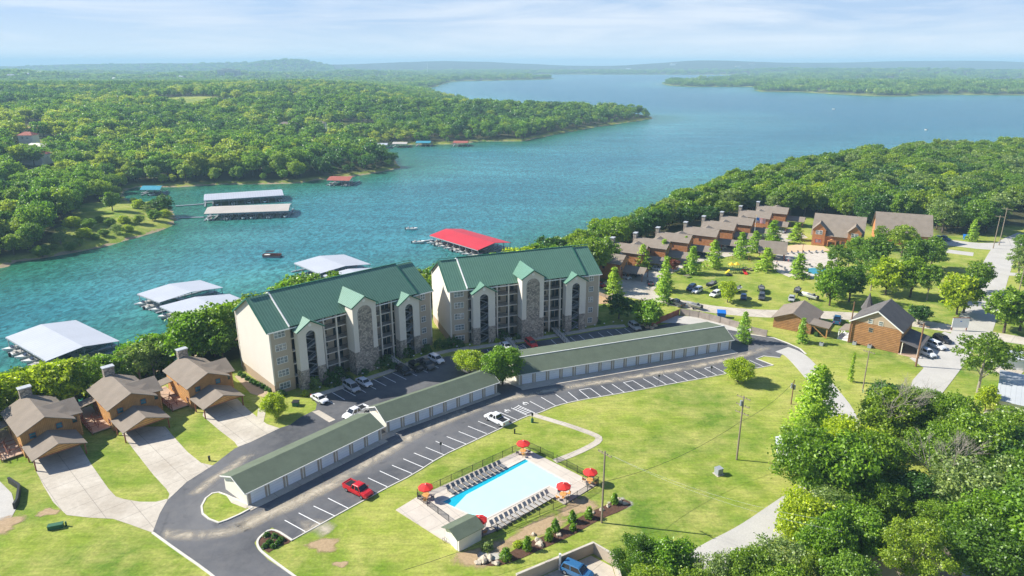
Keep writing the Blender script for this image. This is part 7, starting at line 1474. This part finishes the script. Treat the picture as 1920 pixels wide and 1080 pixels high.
# picnic tables on the lawn
def picnic(px_, py_, rz, lb, g=None):
    p = G(px_, py_); e = empty('picnic_table', tuple(p), rz, lb, 'table', g); m = MB(); m.box(-.9, .9, -.38, .38, .72, .78); m.build('table_top', MT['pole'], e)
    for sg in (-1, 1): m = MB(); m.box(-.9, .9, sg*.75-.13, sg*.75+.13, .42, .47); m.build('bench', MT['pole'], e)
    m = MB(); [m.cyl((x_, sg*.8, 0), (x_, -sg*.0, .72), .05, n=5) for x_ in (-.6, .6) for sg in (-1, 1)]; m.build('legs', MT['pole'], e)
for q, lb in (((1288, 520), 'picnic table left of the full green conifer'), ((1397, 505), 'picnic table right of the play structure'), ((1406, 507), 'picnic table farther right of the play structure'), ((1415, 505), 'picnic table nearest the picnic pavilion')): picnic(q[0], q[1], .4, lb)
# pool terrace of the village: small pool, loungers, people
p = G(1538, 510); e = empty('village_pool', tuple(p), 0, 'small light blue pool half hidden by the oaks on the village terrace', 'pool'); m = MB(); m.cyl((0, 0, .07), (0, 0, .12), 5.0, n=24); m.build('rim', MT['kerb'], e); m = MB(); m.cyl((0, 0, .12), (0, 0, .13), 4.6, n=24); m.build('water_surface', MT['roof_teal'], e)
lt = lounger_proto('sling'); r = random.Random(3); spots = [(1475+11*i, 476-0.4*i) for i in range(7)] + [(1462, 500), (1472, 506), (1484, 511), (1496, 515), (1508, 517), (1470, 488), (1520, 500), (1500, 488), (1486, 498)]
for i, q in enumerate(spots): o = lt if i == 0 else copy_tree(lt); p = G(*q); o.location = (p.x, p.y, .07); o.rotation_euler = (0, 0, r.uniform(-.6, .8)); tag(o, 'dark sun lounger on the pale village terrace', None, 'sun loungers on the village terrace')
MT['blue_cloth'] = M('blue_swimwear', (0.03, 0.08, 0.35), .1); MT['red_cloth'] = M('red_swimwear', (0.5, 0.03, 0.04), .1)
def person(px_, py_, rz, label, shorts, arm=0.0, z=.07):
    p = G(px_, py_); J = [((0, 0, .92), .13), ((0, 0, 1.15), .12), ((0, 0, 1.38), .15), ((0, 0, 1.52), .055), ((0, .02, 1.66), .10), ((0, .0, 1.74), .07)]; E = [(0, 1), (1, 2), (2, 3), (3, 4), (4, 5)]
    def chain(root, pts):
        k = root
        for c, r_ in pts: J.append((c, r_)); E.append((k, len(J)-1)); k = len(J)-1
    for sg in (-1, 1):
        chain(2, [((sg*.19, 0, 1.42), .06), ((sg*(.25+arm*.1), .03, 1.14), .045), ((sg*(.24+arm*.12), .14, .90), .034), ((sg*(.24+arm*.12), .18, .80), .03)])
        chain(0, [((sg*.10, 0, .86), .10), ((sg*.12, .03+.08*sg, .48), .06), ((sg*.12, .02*sg, .09), .04), ((sg*.12, .13+.02*sg, .03), .035)])
    me = bpy.data.meshes.new('body'); me.from_pydata([j[0] for j in J], E, []); o = bpy.data.objects.new('body', me); o.modifiers.new('skin', 'SKIN')
    if not len(me.skin_vertices): me.attributes.new('x', 'FLOAT', 'POINT')
    for i, j in enumerate(J): me.skin_vertices[0].data[i].radius = (j[1], j[1]*.8)
    me.skin_vertices[0].data[0].use_root = True; s = o.modifiers.new('sub', 'SUBSURF'); s.levels = s.render_levels = 1; me.materials.append(MT['skin'])
    e = empty('person', (p.x, p.y, z), rz, label, 'person'); link(o, e)
    m = MB(); m.loft([[(.19*math.cos(t), .14*math.sin(t), z_) for t in np.linspace(0, 2*math.pi, 11)[:-1]] for z_ in (.66, .82, 1.0)]); m.build('shorts', MT[shorts], e)
    m = MB(); m.loft([[(r_*math.cos(t), r_*math.sin(t)-.015, z_) for t in np.linspace(0, 2*math.pi, 9)[:-1]] for r_, z_ in ((.105, 1.66), (.115, 1.75), (.06, 1.83))]); m.build('hair', MT['hair'], e)
person(1456, 497, .5, 'person in blue swimwear standing near the left edge of the village terrace', 'blue_cloth'); person(1478, 492, 2, 'person in red swimwear in the middle of the village terrace', 'red_cloth', 1); person(1497, 503, 4, 'person in blue swimwear walking towards the village pool', 'blue_cloth', .5); person(1454, 506, 3, 'person in dark trunks at the near left rim of the village terrace', 'plastic_black')
def shade(px_, py_, label):
    p = G(px_, py_); e = empty('parasol', (p.x, p.y, .07), 0, label, 'umbrella'); m = MB(); m.cyl((0, 0, 2.1), (0, 0, 2.7), 1.3, .05, 8, False); m.build('canopy', MT['sling'], e); m = MB(); m.cyl((0, 0, 0), (0, 0, 2.3), .04, n=6); m.build('pole', MT['white'], e)
shade(1479, 496, 'dark parasol in the middle of the village terrace')
p = G(1498, 452); 
# retaining steps and stones near the turning head and yard
for i, (a, b) in enumerate([(1205, 610), (1213, 614), (1222, 616), (1228, 612)]): rock(a, b, .7, 'pale reddish boulder at the foot of the broad tree', 'boulders at the foot of the broad tree')
shrub(1400, 644, 1.0, 2.4, 'round', 'dark low shrub beside the conifer at the garage end'); shrub(1531, 630, 1.0, 1.2, 'round', 'small shrub on the lawn before the workshop'); shrub(1501, 640, .8, 1.0, 'pale', 'small pale plant at the foot of the thin conifer')
# rooftop unit on the near log cabins: outdoor cooling units
for i, (px_, py_) in enumerate([(15, 915), (187, 855), (338, 800)]): pass
for i, (px_, py_, lb) in enumerate([(1602, 646, 'grey cooling unit left at the foot of the log house wall'), (1630, 652, 'grey cooling unit right at the foot of the log house wall'), (1540, 648, 'small pale box on the lawn before the workshop')]):
    p = G(px_, py_); e = empty('cooling_unit', tuple(p), R(-41), lb, 'air unit'); m = MB(); m.box(-.45, .45, -.4, .4, 0, .8); m.build('casing', MT['grey_metal'], e); m = MB(); m.cyl((0, 0, .8), (0, 0, .84), .32, n=12); m.build('fan_grille', MT['dark_metal'], e)
# garden furniture strip on the paved side of the hut
p = G(832, 1018); e = empty('bicycle_rack', (p.x, p.y, .12), R(40), 'metal rack with wheels at the hut door', 'rack'); m = MB()
for k in range(3):
    for t in range(12):
        a0, a1 = 2*math.pi*t/12, 2*math.pi*(t+1)/12; m.cyl((k*.35, .35*math.cos(a0), .38+.35*math.sin(a0)), (k*.35, .35*math.cos(a1), .38+.35*math.sin(a1)), .025, n=4)
m.build('hoops', MT['dark_metal'], e)

# ------------------------------------------------------------------ haze
hm, nt, b = newmat('haze'); nt.nodes.remove(b); pv = nt.nodes.new("ShaderNodeVolumePrincipled"); pv.inputs['Density'].default_value = HAZE; pv.inputs['Color'].default_value = (0.52, 0.82, 1.0, 1); pv.inputs['Anisotropy'].default_value = 0.0
nt.links.new(pv.outputs[0], nt.nodes['Material Output'].inputs['Volume'])
o = MB().box(-14500, 14500, -900, 14800, -22, 130).build('haze', hm); o['kind'] = 'stuff'; o['label'] = 'thin blue haze over the lake and hills'
